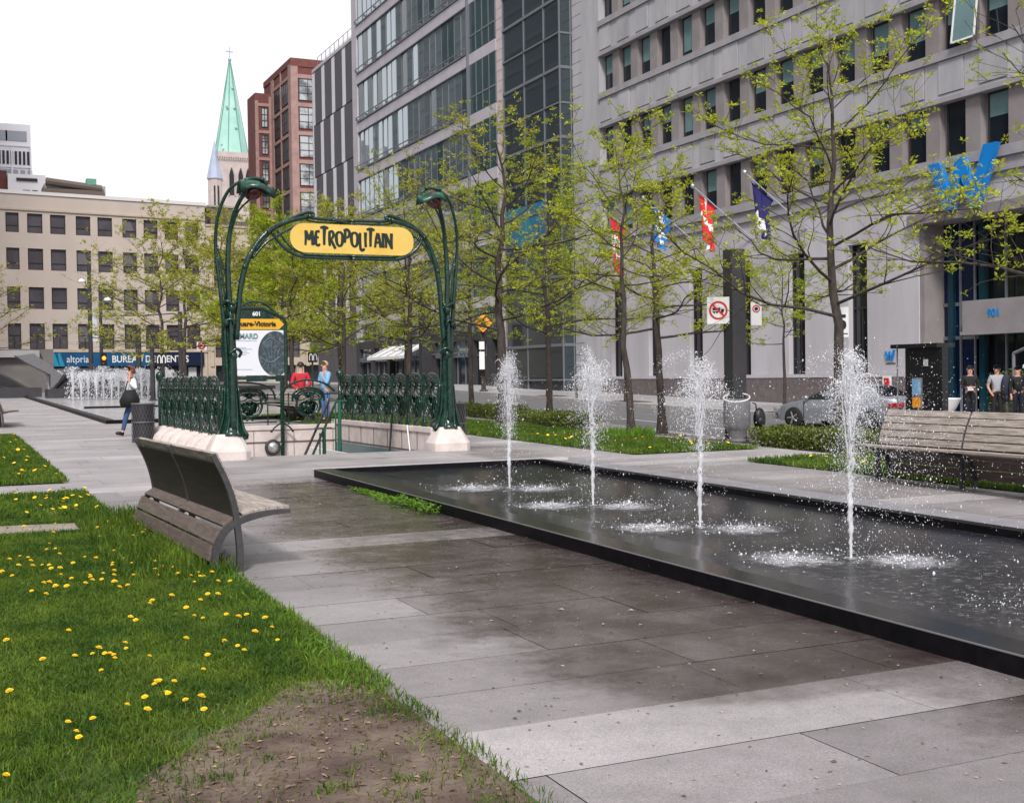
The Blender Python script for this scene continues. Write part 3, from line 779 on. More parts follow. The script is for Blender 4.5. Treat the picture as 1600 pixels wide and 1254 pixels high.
    hood = mb.build('lamp_hood', M['hoodgreen'], st, smooth=True)
    so = hood.modifiers.new('t', 'SOLIDIFY'); so.thickness = .03
    mb = MB(); mb.tube(spline([(cx-s*.18, cy, cz+.12), (cx+s*.05, cy, cz+.15), (cx+s*.22, cy, cz+.05)], 4), [.03]*9, 6)
    mb.ball((cx+s*.12, cy-.06, cz+.13), .045, 8)
    mb.build('hood_crest', M['hoodgreen'], st, smooth=True)
    mb = MB()
    ax = Matrix.Rotation(s*R_(38), 4, 'Y')
    mb.lathe([(.12, .06), (.15, 0), (.145, -.10), (.11, -.20), (.06, -.265), (.01, -.28)], (cx+s*.04, cy, cz+.0), 14, M=ax)
    mb.build('red_lamp', M['redlamp'], st, smooth=True)
M['hoodgreen'] = mat('lamp_hood_patina', (.008, .040, .028), rough=.28, col2=(.05, .17, .12), scale=5, thr=(.5, .75))
candelabrum(4.60, 1); candelabrum(8.68, -1)
# arch carrying the sign
mb = MB(); ya = 21.52
def A_(pts, r, n=8, mi=0): mb.tube(spline([(x, ya, z) for x, z in pts], 6), r, n, mi)
L = [(4.70, 2.3), (4.74, 2.8), (4.80, 3.28), (4.93, 3.72), (5.16, 4.08), (5.42, 4.29), (5.70, 4.42), (6.02, 4.50)]
mir = lambda P: [(13.29+.31*min(1, max(0, (x-4.72)/.75))-x, z) for x, z in P]
for F_ in (lambda P: P, mir):
    A_(F_(L), [.050]*20+[.044]*23, 8)
    A_(F_([(5.05, 3.86), (5.28, 4.15), (5.52, 4.36), (5.80, 4.50), (6.02, 4.58), (6.12, 4.55), (6.08, 4.47)]), .030, 6)
    A_(F_([(5.0, 3.72), (5.24, 4.0), (5.5, 4.17), (5.75, 4.30), (5.98, 4.37)]), .024, 6)
    A_(F_([(5.36, 4.20), (5.46, 4.06), (5.62, 3.90), (5.82, 3.80), (6.05, 3.775), (6.82, 3.77)]), .030, 6)
    A_(F_([(5.45, 4.24), (5.55, 4.12), (5.68, 3.96), (5.88, 3.85), (6.05, 3.82), (6.82, 3.815)]), .018, 6)
    A_(F_([(5.98, 4.50), (6.2, 4.47), (6.82, 4.455)]), .032, 6); A_(F_([(5.98, 4.44), (6.2, 4.41), (6.82, 4.405)]), .018, 6)
    x, z = F_([(5.3, 4.2)])[0]; mb.ball((x, ya-.03, z), .045, 8)
    x, z = F_([(6.05, 4.5)])[0]; mb.ball((x, ya-.03, z), .05, 8)
    x, z = F_([(4.86, 3.58)])[0]; mb.ball((x, ya-.03, z), .05, 8)
mb.tube(spline([(6.45, ya-.04, 4.46), (6.6, ya-.05, 4.43), (6.75, ya-.05, 4.46)], 4), .02, 5)
mb.build('arch', G_, ME, smooth=True)
# yellow sign plate
mb = MB(); cx, cz, hw, hh = 6.845, 4.115, 1.165, .262
out = []
for k in range(48):
    a = 2*math.pi*k/48; c_, s2 = math.cos(a), math.sin(a)
    f = 1 if True else 1
    ex = .21 if True else 0
    x = (hw-hh*1.1)*(1 if c_ > 0 else -1)+hh*1.1*abs(c_)**.95*(1 if c_ > 0 else -1); z = hh*abs(s2)**.9*(1 if s2 > 0 else -1)
    out.append((cx+x, ya-.03, cz+z-.006*(x)))
mb.prism(out, (0, .04, 0)); sg = mb.build('sign', M['yellow'], ME)
# hand-drawn lettering: strokes (list of points with brush width)
GL = {
 'M': (1.05, [[(0.08, 0, .10), (.14, .5, .12), (.16, 1.0, .15)], [(.16, .98, .12), (.38, .55, .16), (.48, .35, .10)], [(.48, .35, .10), (.62, .6, .15), (.82, 1.0, .13)], [(.82, 1.0, .15), (.86, .5, .15), (.92, 0.02, .18)]]),
 'E': (.72, [[(.22, .95, .12), (.16, .5, .15), (.20, .05, .12)], [(.16, .95, .10), (.62, .97, .12)], [(.18, .55, .08), (.50, .56, .10)], [(.18, .06, .10), (.45, .02, .12), (.62, .12, .08)]]),
 'T': (.80, [[(-.05, 1.22, .10), (.4, 1.27, .15), (.86, 1.20, .10)], [(.42, 1.22, .18), (.38, .7, .14), (.36, .05, .12)]]),
 'R': (.82, [[(.18, .98, .13), (.15, .5, .14), (.18, 0, .12)], [(.1, .95, .10), (.45, 1.0, .12), (.62, .78, .14), (.42, .52, .10), (.22, .48, .08)], [(.3, .5, .10), (.50, .2, .14), (.80, -.18, .12)]]),
 'O': (.90, [[(.45, 1.0, .10), (.16, .85, .13), (.10, .5, .16), (.20, .15, .13), (.45, -.02, .10)], [(.45, 1.0, .10), (.74, .85, .13), (.80, .5, .16), (.70, .15, .13), (.45, -.02, .10)]]),
 'P': (.78, [[(.20, 1.12, .14), (.17, .5, .13), (.14, .25, .10)], [(.0, 1.10, .09), (.42, 1.16, .13), (.68, .95, .15), (.52, .66, .11), (.24, .60, .08)]]),
 'L': (.62, [[(.18, .98, .13), (.16, .3, .14), (.22, -.18, .13)], [(.16, -.14, .12), (.42, -.22, .14), (.68, -.10, .10)]]),
 'I': (.36, [[(.18, 1.02, .16), (.16, .5, .13), (.18, 0, .13)]]),
 'A': (.84, [[(.08, 0, .11), (.22, .6, .13), (.42, 1.0, .16)], [(.42, 1.0, .16), (.62, .5, .15), (.74, 0, .15)], [(.20, .36, .09), (.62, .36, .10)]]),
 'N': (.92, [[(.14, 0, .12), (.14, .5, .13), (.12, 1.0, .15)], [(.12, .98, .14), (.42, .5, .15), (.74, .06, .13)], [(.78, 1.02, .16), (.76, .5, .14), (.78, -.06, .13)]]),
}
def lettering(name, word, x0, x1, zb, h, y, m, parent, tall=(), slope=0, off=.006):
    tot = sum(GL[c][0] for c in word); sc = (x1-x0)/tot; mb = MB(); x = x0
    for ci, c in enumerate(word):
        wd, st = GL[c]
        for s_i, stroke in enumerate(st):
            P = [(x+p[0]*sc, zb+slope*(x-x0)+p[1]*h) for p in stroke]; W = [p[2]*h*1.48 for p in stroke]
            sm = spline([(a, 0, b) for a, b in P], 5); 
            n = len(sm); ww = [float(np.interp(i/(n-1)*(len(W)-1), range(len(W)), W)) for i in range(n)]
            yy = y-off-.0012*s_i
            Lp, Rp = [], []
            for i, p in enumerate(sm):
                d = sm[min(i+1, n-1)]-sm[max(i-1, 0)]; d.normalize(); nn = Vector((-d.z, 0, d.x))
                Lp.append((p.x+nn.x*ww[i]/2, yy, p.z+nn.z*ww[i]/2)); Rp.append((p.x-nn.x*ww[i]/2, yy, p.z-nn.z*ww[i]/2))
            for i in range(n-1): mb.quad(Rp[i], Rp[i+1], Lp[i+1], Lp[i])
        x += wd*sc
    o = mb.build(name, m, None); o.parent = parent; o.location = -wloc(parent)
    return o
lettering('lettering', 'METROPOLITAIN', 5.94, 7.60, 3.99, .262, ya-.03, M['letter'], sg, slope=-.004)
# cast iron shields
def shield(mb, M4, h=.98, w_=.40):
    def T(u, z, d=0): return tuple(M4 @ Vector((u, d, z)))
    def tb(pts, r, n=6): mb.tube(spline([T(*p) for p in pts], 5), r, n)
    w2 = w_
    tb([(0, .97), (-w2*.55, .93), (-w2*.98, .78), (-w2*.80, .62), (-w2*.86, .45), (-w2*.62, .22), (0, .12)], .030, 7)
    tb([(0, .97), (w2*.55, .93), (w2*.98, .78), (w2*.80, .62), (w2*.86, .45), (w2*.62, .22), (0, .12)], .030, 7)
    tb([(0, .90), (-w2*.5, .86), (-w2*.78, .74), (-w2*.6, .64), (-.1, .68), (-.05, .78), (-.16, .8)], .018)
    tb([(0, .90), (w2*.5, .86), (w2*.78, .74), (w2*.6, .64), (.1, .68), (.05, .78), (.16, .8)], .018)
    tb([(0, .60, -.03), (-w2*.45, .58), (-w2*.66, .42), (-w2*.4, .26), (-w2*.15, .34), (-w2*.25, .44)], .017)
    tb([(0, .60, -.03), (w2*.45, .58), (w2*.66, .42), (w2*.4, .26), (w2*.15, .34), (w2*.25, .44)], .017)
    tb([(-.03, .20), (-.05, .4, -.03), (-.12, .56, -.03), (0, .66, -.05), (.12, .56, -.03), (.05, .4, -.03), (.03, .20)], .015)
    tb([(-w2*1.12, .60), (-w2*1.1, .80), (-w2*.75, .98), (0, 1.05), (w2*.75, .98), (w2*1.1, .80), (w2*1.12, .60)], .026, 7)
    # backing plate of the cartouche
    out_ = [(0, .62), (-w2*.42, .60), (-w2*.58, .48), (-w2*.45, .28), (-.06, .17), (.06, .17), (w2*.45, .28), (w2*.58, .48), (w2*.42, .60)]
    nrm = Vector(T(0, 0, .008))-Vector(T(0, 0, 0)); mb.prism([T(u, z, .012) for u, z in out_], nrm)
    out_ = [(0, .90), (-w2*.3, .87), (-w2*.2, .74), (0, .70), (w2*.2, .74), (w2*.3, .87)]
    mb.prism([T(u, z, .012) for u, z in out_], nrm)
    for (u, z, r) in ((0, .82, .05), (0, .42, .06), (-w2*.7, .82, .035), (w2*.7, .82, .035), (0, .98, .035)):
        mb.ball(T(u, z, -.02), r, 8)
    tb([(-.09, .0), (-.05, .06), (0, .14)], .028, 5); tb([(.09, .0), (.05, .06), (0, .14)], .028, 5)
def stanchion(mb, M4):
    def T(u, z, d=0): return tuple(M4 @ Vector((u, d, z)))
    for u in (-.03, .03): mb.tube([T(u, 0), T(u, .90)], .014, 6)
    mb.tube(spline([T(-.15, .0), T(-.10, .03), T(-.05, .10), T(-.02, .25)], 4), [.03, .032, .034, .035, .036, .036, .034, .032, .03, .028, .025, .022, .02], 6)
    mb.tube(spline([T(.15, .0), T(.10, .03), T(.05, .10), T(.02, .25)], 4), [.03, .032, .034, .035, .036, .036, .034, .032, .03, .028, .025, .022, .02], 6)
    mb.tube(spline([T(0, .85), T(.0, .96), T(.03, 1.03), T(.07, 1.05)], 4), [.03, .035, .04, .04, .042, .042, .04, .04, .035, .03, .025, .02, .02], 6)
def side(x, ys, rot, name='shield'):
    for y in ys:
        mb = MB(); shield(mb, Matrix.Translation((x, y, TOPZ)) @ Matrix.Rotation(rot, 4, 'Z')); mb.build('shield', G_, ME, smooth=True)
ysl = [22.5+.93*k for k in range(7)]
side(4.50, ysl, R_(-90)); side(8.72, ysl[:-1]+[28.08], R_(-90))
for x in (4.50, 8.72):
    for y in [y_+.465 for y_ in ysl[:-1]]+[28.55]:
        mb = MB(); stanchion(mb, Matrix.Translation((x, y, TOPZ)) @ Matrix.Rotation(R_(-90), 4, 'Z')); mb.build('stanchion', G_, ME, smooth=True)
    mb = MB(); mb.tube([(x, 21.8, TOPZ+.74), (x, 28.6, TOPZ+.74)], .014, 6); mb.tube([(x, 21.8, TOPZ+.12), (x, 28.6, TOPZ+.12)], .014, 6)
    mb.build('rail', G_, ME)
    mb = MB()                                             # corner post with bud finial
    mb.tube([(x, 28.62, TOPZ-.1), (x, 28.62, TOPZ+1.0)], [.06, .045], 8); mb.ball((x, 28.62, TOPZ+1.08), .10, 10, sc=(1, 1, 1.3)); mb.ball((x, 28.62, TOPZ+1.25), .04, 8)
    mb.build('corner_post', G_, ME, smooth=True)
zb = TOPZ-.10
for x in (6.52, 7.93):
    mb = MB(); shield(mb, Matrix.Translation((x, 28.62, zb+.12)) @ Matrix.Diagonal((.85, 1, .72, 1)), w_=.40); mb.build('shield', G_, ME, smooth=True)
mb = MB()
for (a, b) in ((4.55, 7.16), (7.22, 8.66)):
    mb.tube([(a, 28.62, zb+.72), (b, 28.62, zb+.72)], .016, 6); mb.tube([(a, 28.62, zb+.08), (b, 28.62, zb+.08)], .016, 6)
mb.tube(spline([(5.6, 28.62, zb+.90), (6.2, 28.62, zb+1.02), (6.75, 28.62, zb+.98), (7.05, 28.62, zb+.84), (7.14, 28.62, zb+.6)], 6), .024, 6)
mb.tube(spline([(7.40, 28.62, zb+.1), (7.30, 28.62, zb+.4), (7.34, 28.62, zb+.78), (7.55, 28.62, zb+.98), (7.95, 28.62, zb+1.06), (8.35, 28.62, zb+.96), (8.58, 28.62, zb+.78)], 6), .024, 6)
for x in (5.9, 6.95, 7.45, 8.40): mb.tube([(x, 28.62, zb+.0), (x, 28.62, zb+.76)], .016, 6)
mb.build('gate_rail', G_, ME, smooth=True)
# station board with poster, at the back of the stairwell
BX = 6.55
bd = MB(); yb = 28.2
for x in (5.90, 7.22):
    pass
mb = MB()
fr = [(5.86, 1.72), (5.86, 2.86), (5.90, 3.02), (6.06, 3.14), (6.30, 3.24), (6.75, 3.24), (7.05, 3.12), (7.27, 3.00), (7.30, 2.84), (7.30, 1.72)]
mb.tube([(x, yb, z) for x, z in fr], .045, 7)
mb.tube(spline([(6.05, yb, 1.62), (5.93, yb, 1.75), (5.88, yb, 2.1)], 5), .05, 7)
mb.box(5.98, yb-.03, 1.60, 7.26, yb+.03, 1.68); mb.box(5.88, yb-.025, 2.74, 7.28, yb+.03, 2.80)
mb.tube([(7.18, yb, -.9), (7.20, yb, 1.62)], .05, 8); mb.tube([(5.95, yb, -.9), (5.98, yb, 1.62)], .05, 8)
mb.tube(spline([(6.93, yb, .40), (7.02, yb, .50), (7.18, yb, .60)], 4), .02, 5); mb.tube(spline([(7.43, yb, .40), (7.34, yb, .50), (7.18, yb, .60)], 4), .02, 5)
mb.ball((6.93, yb, .40), .035, 6); mb.ball((7.43, yb, .40), .035, 6)
mb.prism([(6.10, yb-.02, 3.0), (7.05, yb-.02, 3.0), (6.93, yb-.02, 3.16), (6.80, yb-.02, 3.26), (6.38, yb-.02, 3.26), (6.24, yb-.02, 3.16)], (0, .05, 0))
mb.tube(spline([(6.02, yb, 3.06), (6.35, yb, 3.33), (6.6, yb, 3.40), (6.85, yb, 3.33), (7.2, yb, 3.02)], 6), .03, 6)
bdo = mb.build('station_board', G_, ME)
mb = MB(); mb.poly([(5.93, yb-.035, 2.88), (6.02, yb-.035, 3.0), (7.14, yb-.035, 3.0), (7.26, yb-.035, 2.88), (7.14, yb-.035, 2.76), (6.0, yb-.035, 2.76)])
mb.build('board_sign', M['signyellow'], bdo)
text_obj('board_lettering', 'Square-Victoria', .155, M['letter'], (6.58, yb-.045, 2.885), (1, 0, 0), (0, 0, 1), bdo, bold=.004)
text_obj('board_number', '601', .13, M['white'], (6.62, yb-.045, 3.11), (1, 0, 0), (0, 0, 1), bdo, bold=.004)
M['poster'] = mat('poster_paper', (.66, .68, .74), rough=.4)
M['posterink'] = mat('poster_grey_green_ink', (.16, .26, .27), rough=.5)
M['posterink2'] = mat('poster_pale_ink', (.42, .50, .54), rough=.5)
M['photo'] = mat('poster_photograph', (.035, .055, .065), rough=.3, col2=(.22, .27, .31), scale=9, detail=8, thr=(.5, .8))
M['photo2'] = mat('poster_photograph_light', (.14, .18, .21), rough=.35)
mb = MB(); mb.poly([(6.06, yb-.04, 1.70), (7.24, yb-.04, 1.70), (7.24, yb-.04, 2.74), (5.92, yb-.04, 2.74), (5.92, yb-.04, 2.0)])
pst = mb.build('poster', M['poster'], bdo)
text_obj('poster_title', 'GUIMARD', .165, M['posterink'], (6.30, yb-.046, 2.60), (1, 0, 0), (0, 0, 1), pst, bold=.004, sx=.93)
text_obj('poster_subtitle', 'EN COULEURS', .075, M['posterink2'], (6.30, yb-.046, 2.49), (1, 0, 0), (0, 0, 1), pst) if False else None
mb = MB()
for z, x1 in ((2.50, 6.62), (2.34, 6.36), (2.31, 6.50), (2.26, 6.38), (2.22, 6.44), (2.18, 6.36), (1.86, 6.16), (1.84, 6.5)):
    mb.quad((5.98, yb-.046, z-.008), (x1, yb-.046, z-.008), (x1, yb-.046, z+.008), (5.98, yb-.046, z+.008))
mb.build('poster_small_print', M['posterink2'], pst)
mb = MB(); pts = []
for k in range(40):
    a = 2*math.pi*k/40; x = 7.04+.40*math.cos(a); z = 2.20+.52*math.sin(a)
    pts.append((min(x, 7.24), yb-.045, min(max(z, 1.705), 2.72)))
mb.poly(pts); ph = mb.build('poster_picture', M['photo'], pst)
mb = MB()
for k in range(-2, 3):
    mb.tube(spline([(6.95+k*.10, yb-.05, 1.78+abs(k)*.06), (6.96+k*.06, yb-.05, 2.1), (6.95+k*.10, yb-.05, 2.35), (6.97+k*.04, yb-.05, 2.58-abs(k)*.05)], 5), .006, 4)
mb.tube(spline([(6.75, yb-.05, 2.42), (6.93, yb-.05, 2.56), (7.16, yb-.05, 2.42)], 5), .010, 4)
mb.tube(spline([(6.70, yb-.05, 2.10), (6.93, yb-.05, 2.0), (7.14, yb-.05, 2.12)], 5), .012, 4)
mb.build('picture_detail', M['photo2'], pst)
# handrails over the stairs
mb = MB()
mb.tube([(7.86, 26.65, 1.12), (6.66, 24.3, .10), (6.30, 23.6, -.2)], .026, 7)
mb.tube([(8.05, 26.65, 1.14), (6.82, 24.3, .09), (6.46, 23.6, -.21)], .026, 7)
mb.tube([(8.50, 24.3, .64), (8.21, 23.6, .14), (8.0, 23.1, -.2)], .022, 6)
mb.build('handrail', M['black'], ME)
mb = MB()
hg = mat('handrail_green', (.02, .10, .065), rough=.4)
for (x, y, z1) in ((7.93, 26.1, 1.11), (7.31, 25.2, .56)):
    mb = MB(); mb.tube([(x, y, -1.2), (x, y, z1)], .042, 8); mb.tube([(x-.11, y, -1.2), (x-.09, y, z1-.1)], .018, 6)
    mb.box(x-.20, y-.04, z1-.015, x+.16, y+.04, z1+.015)
    mb.build('handrail_post', hg, ME)
mb = MB(); mb.tube([(8.50, 23.35, .64), (8.39, 22.9, .12), (8.3, 22.5, -.3)], .013, 6); mb.build('pale_rail', M['white'], ME)
# ---------------------------------------------------------------- benches
M['panelblack'] = mat('bench_back_shade', (.018, .014, .013), rough=.7, col2=(.035, .027, .024), scale=5, stretch=(1, .3, 6))  # near-black colour carries the shade on the rear of the backrest
def bench(label, loc, rz, n=2, L=1.62):
    """local frame: length along +Y, seat faces +X. origin = front foot of the backrest arc at the near end"""
    b = thing('park_bench', label, 'bench', loc, rz, 'curved back-to-back slatted benches')
    back = [(0, 0), (.01, .12), (.0, .30), (-.03, .52), (-.09, .72), (-.19, .93)]
    seat = [(.42, .455), (.28, .452), (.14, .435), (.0, .395), (-.10, .33), (-.165, .22), (-.19, .10), (-.195, 0)]
    bs = spline([(x, 0, z) for x, z in back], 6); ss = spline([(x, 0, z) for x, z in seat], 6)
    def ribbon(mb, P, y0, y1, th):
        n_ = len(P); Lp, Rp = [], []
        for i, p in enumerate(P):
            d = P[min(i+1, n_-1)]-P[max(i-1, 0)]; d.normalize(); nn = Vector((-d.z, 0, d.x)); t = th[i] if hasattr(th, '__len__') else th
            Lp.append(p+nn*t/2); Rp.append(p-nn*t/2)
        for i in range(n_-1):
            a, b_, c, d_ = Rp[i], Rp[i+1], Lp[i+1], Lp[i]
            A = [(v.x, y0, v.z) for v in (a, b_, c, d_)]; B2 = [(v.x, y1, v.z) for v in (a, b_, c, d_)]
            mb.quad(*A); mb.quad(*B2[::-1]); mb.quad(A[1], A[0], B2[0], B2[1]); mb.quad(A[3], A[2], B2[2], B2[3])
            if i == 0: mb.quad(A[0], A[3], B2[3], B2[0])
            if i == n_-2: mb.quad(A[2], A[1], B2[1], B2[2])
    for k in range(n+1):
        y = k*L
        mb = MB(); ribbon(mb, bs, y-.022, y+.022, [lerp(.055, .040, i/(len(bs)-1)) for i in range(len(bs))]); mb.build('back_frame', M['blackmetal'], b, local=True)
        mb = MB(); ribbon(mb, ss, y-.021, y+.021, [lerp(.030, .052, min(1, i/14)) for i in range(len(ss))]); mb.build('seat_frame', M['blackmetal'], b, local=True)
    def slats(P, a0, a1, cnt, w_, side_, name, m):
        # arc-length positions along P between fractions a0..a1
        cum = [0]
        for i in range(1, len(P)): cum.append(cum[-1]+(P[i]-P[i-1]).length)
        T = cum[-1]
        for k in range(n):
            for j in range(cnt):
                f = lerp(a0, a1, (j+.5)/cnt)*T
                i = max(1, next((q for q in range(len(cum)) if cum[q] >= f), len(cum)-1))
                t = (f-cum[i-1])/(cum[i]-cum[i-1]); p = P[i-1].lerp(P[i], t); d = (P[i]-P[i-1]).normalized(); nn = Vector((-d.z, 0, d.x))*side_
                mb = MB(); c = p+nn*.030
                q = [c-d*w_/2-nn*.014, c+d*w_/2-nn*.014, c+d*w_/2+nn*.014, c-d*w_/2+nn*.014]
                mb.prism([(v.x, k*L+.026, v.z) for v in q], (0, L-.052, 0)); mb.build(name, m, b, local=True, bevel=.004)
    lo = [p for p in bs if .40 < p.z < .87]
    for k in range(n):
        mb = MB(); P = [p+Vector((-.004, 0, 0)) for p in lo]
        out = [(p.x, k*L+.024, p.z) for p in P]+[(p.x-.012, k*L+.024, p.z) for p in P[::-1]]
        mb.prism(out, (0, L-.048, 0)); mb.build('back_panel', M['panelblack'], b, local=True)  # added sheet behind the slats, painting their shaded rear dark
    slats(bs, .50, 1.0, 5, .088, -1, 'backrest_slat', M['wood'])
    slats(ss, .0, .42, 4, .094, -1, 'seat_slat', M['wood'])
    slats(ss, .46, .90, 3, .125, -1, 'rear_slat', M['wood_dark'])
    return b
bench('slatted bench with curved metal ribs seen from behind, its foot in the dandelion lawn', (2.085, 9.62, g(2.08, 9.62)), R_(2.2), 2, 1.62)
b2 = bench('weathered slatted bench facing the basin in front of the grass strip at the right', (11.45, 12.95, g(11.4, 12.8)), R_(180-2), 3, 1.56)
bench('slatted bench cut by the left edge of the picture, beside the rear lawn', (1.53, 37.0, g(1.5, 37)), 0, 2, 1.6)
bench('slatted bench seen through the gate of the subway entrance railing', (9.55, 37.6, g(9, 36)), R_(180), 2, 1.6)

# ---------------------------------------------------------------- litter bins
def bin_(label, x, y, r=.245, h=.84):
    z = g(x, y); b = thing('litter_bin', label, 'litter bin', (x, y, z), 0, 'round wire mesh bins')
    mb = MB(); mb.lathe([(r-.02, .02), (r-.02, h-.02), (r-.06, h-.02), (r-.06, .1)], n=24); mb.build('liner', M['mesh'], b, local=True)
    mb = MB()
    for zz in (.02, h*.52, h): mb.tube([(r*math.cos(t), r*math.sin(t), zz) for t in np.linspace(0, 2*math.pi, 25)], .012, 5)
    mb.build('hoop', M['wire'], b, local=True)
    mb = MB(); n = 22
    for k in range(n):
        for s in (1, -1):
            P = [(r*math.cos(2*math.pi*(k+s*q*.28)/n*1.0), r*math.sin(2*math.pi*(k+s*q*.28)/n), .02+(h-.02)*q/16) for q in range(17)]
            mb.tube(P, .0042, 3, caps=False)
    mb.build('wire_mesh', M['wire'], b, local=True)
bin_('dark wire mesh bin by the walking woman, left of the subway entrance', 3.98, 27.7)
bin_('dark wire mesh bin half hidden by the right pedestal of the subway entrance', 9.33, 22.9)

# ---------------------------------------------------------------- dark square street light masts
def mast(x, y, label, h=4.35, w_=.36):
    z = g(x, y); t = thing('street_light_mast', label, 'mast', (x, y, z), 0, 'square charcoal masts')
    mb = MB(); mb.box(-w_/2, -w_/2, -.1, w_/2, w_/2, h); mb.build('shaft', M['darkgrey'], t, local=True, bevel=.01)
    mb = MB(); mb.box(-w_/2-.04, -w_/2-.04, -.05, w_/2+.04, w_/2+.04, .05); mb.build('base_plate', M['darkgrey'], t, local=True)
    return t
mast(16.3, 23.1, 'square charcoal mast carrying a no-trucks sign, between two street trees')
mast(16.3, 42.7, 'square charcoal mast beside a thin grey pole, in front of the awning')
t = thing('grey_pole', 'thin pale grey pole beside the far charcoal mast, by the awning', 'pole', (16.95, 41.9, g(16.9, 42)))
mb = MB(); mb.tube([(0, 0, 0), (0, 0, 5.6)], .075, 10); mb.build('shaft', M['grey2'] if 'grey2' in M else mat('galvanised', (.30, .30, .33), rough=.5), t, local=True)
mb = MB(); mb.lathe([(.14, 0), (.14, .03), (.08, .06)], n=10); mb.build('base_plate', M['grey'], t, local=True)
def plate_sign(name, label, cat, c, w_, h, face, group=None):
    """flat sign plate facing the camera side; face: function(parent, centre, right)"""
    rt = Vector((.907, -.421, 0)); up = Vector((0, 0, 1)); nrm = rt.cross(up)
    t = thing(name, label, cat, c, 0, group)
    mb = MB(); P = [rt*-w_/2-up*h/2, rt*w_/2-up*h/2, rt*w_/2+up*h/2, rt*-w_/2+up*h/2]
    mb.prism([tuple(p) for p in P], tuple(-nrm*-.012)); mb.build('plate', M['white'], t, local=True)
    face(t, rt, up, nrm); return t
def ring(mb, c, rt, up, r0_, r1_, n=28):
    for k in range(n):
        a, b = 2*math.pi*k/n, 2*math.pi*(k+1)/n
        p = lambda r, t: tuple(c+rt*r*math.cos(t)+up*r*math.sin(t))
        mb.quad(p(r0_, a), p(r1_, a), p(r1_, b), p(r0_, b))
def bar(mb, c, rt, up, p, q, w_):
    a = c+rt*p[0]+up*p[1]; b = c+rt*q[0]+up*q[1]; d = (b-a).normalized(); n = d.cross(rt.cross(up))*w_/2
    mb.quad(tuple(a-n), tuple(b-n), tuple(b+n), tuple(a+n))
def face_truck(t, rt, up, nrm):
    c = nrm*.018
    mb = MB(); ring(mb, c, rt, up, .165, .21); bar(mb, c+nrm*.002, rt, up, (-.125, .125), (.125, -.125), .045); mb.build('red_ring', M['red'], t, local=True)
    mb = MB(); c = nrm*.015
    bar(mb, c, rt, up, (-.13, .03), (.05, .03), .06); bar(mb, c, rt, up, (.06, .0), (.13, .0), .06); bar(mb, c, rt, up, (-.13, -.03), (.12, -.03), .02)
    for u in (-.09, -.03, .09): 
        for k in range(10):
            pass
        bar(mb, c, rt, up, (u-.018, -.05), (u+.018, -.05), .034)
    mb.build('truck_symbol', M['black'], t, local=True)
plate_sign('road_sign', 'white square sign with a red ring and a crossed-out truck, left of the mast', 'sign', (15.86, 23.10, 3.0), .50, .60, face_truck)
def face_phone(t, rt, up, nrm):
    c = nrm*.018+up*.11
    mb = MB(); ring(mb, c, rt, up, .062, .088); mb.build('red_ring', M['red'], t, local=True)
    mb = MB(); ring(mb, c+nrm*.001, rt, up, 0.0, .042, 14); mb.build('camera_symbol', M['black'], t, local=True)
plate_sign('road_sign', 'white upright sign with a small red ring, on the right side of the mast', 'sign', (16.72, 22.86, 2.92), .24, .52, face_phone)
def face_speed(t, rt, up, nrm):
    text_obj('digits', '5', .42, M['black'], nrm*.016+Vector(t.location)+up*-.02+rt*-.02, rt, up, t, bold=.012, sx=.9)
    mb = MB(); bar(mb, nrm*.018, rt, up, (-.07, -.24), (.09, -.24), .02); mb.build('small_print', M['black'], t, local=True)
plate_sign('bus_stop_sign', 'narrow white sign with a black 5 behind the big tree trunk', 'sign', (16.75, 19.95, 2.60), .22, .62, face_speed)
t = thing('sign_pole', 'thin grey pole holding the white 5 sign behind the big tree', 'pole', (16.78, 20.02, g(16.8, 20)))
mb = MB(); mb.tube([(0, 0, 0), (0, 0, 3.0)], .03, 8); mb.build('shaft', M['grey'], t, local=True); mb = MB(); mb.lathe([(.06, 0), (.06, .03)], n=8); mb.build('foot', M['grey'], t, local=True)
# bag-lined grey bin strapped to the mast
t = thing('litter_bin', 'grey tapered street bin with a white bag rim strapped to the mast', 'litter bin', (16.12, 22.80, g(16.1, 22.8)))
mb = MB(); mb.lathe([(.20, 0), (.20, .06), (.17, .10), (.22, .16), (.20, .22), (.25, .28), (.30, .40), (.30, .92), (.27, .98), (.27, .5)], n=20); mb.build('body', M['grey'], t, local=True, smooth=True)
mb = MB(); mb.tube([(.29*math.cos(a), .29*math.sin(a), 1.0+.09*math.cos(a-.9)) for a in np.linspace(0, 2*math.pi, 21)], .018, 6); mb.build('bag_rim', M['white'], t, local=True, smooth=True)
t = thing('backpack', 'black backpack hanging on the right side of the mast', 'bag', (16.72, 22.78, .55))
mb = MB(); mb.ball((0, 0, 0), .19, 12, sc=(.8, .6, 1.35)); mb.build('bag_body', M['black'], t, local=True, smooth=True)
mb = MB(); mb.ball((-.02, -.10, -.06), .12, 10, sc=(.9, .5, 1.0)); mb.build('front_pocket', M['black'], t, local=True, smooth=True)
mb = MB(); mb.tube(spline([(-.08, 0, .2), (-.1, 0, .33), (-.18, 0, .36)], 5), .015, 5); mb.build('strap', M['black'], t, local=True)

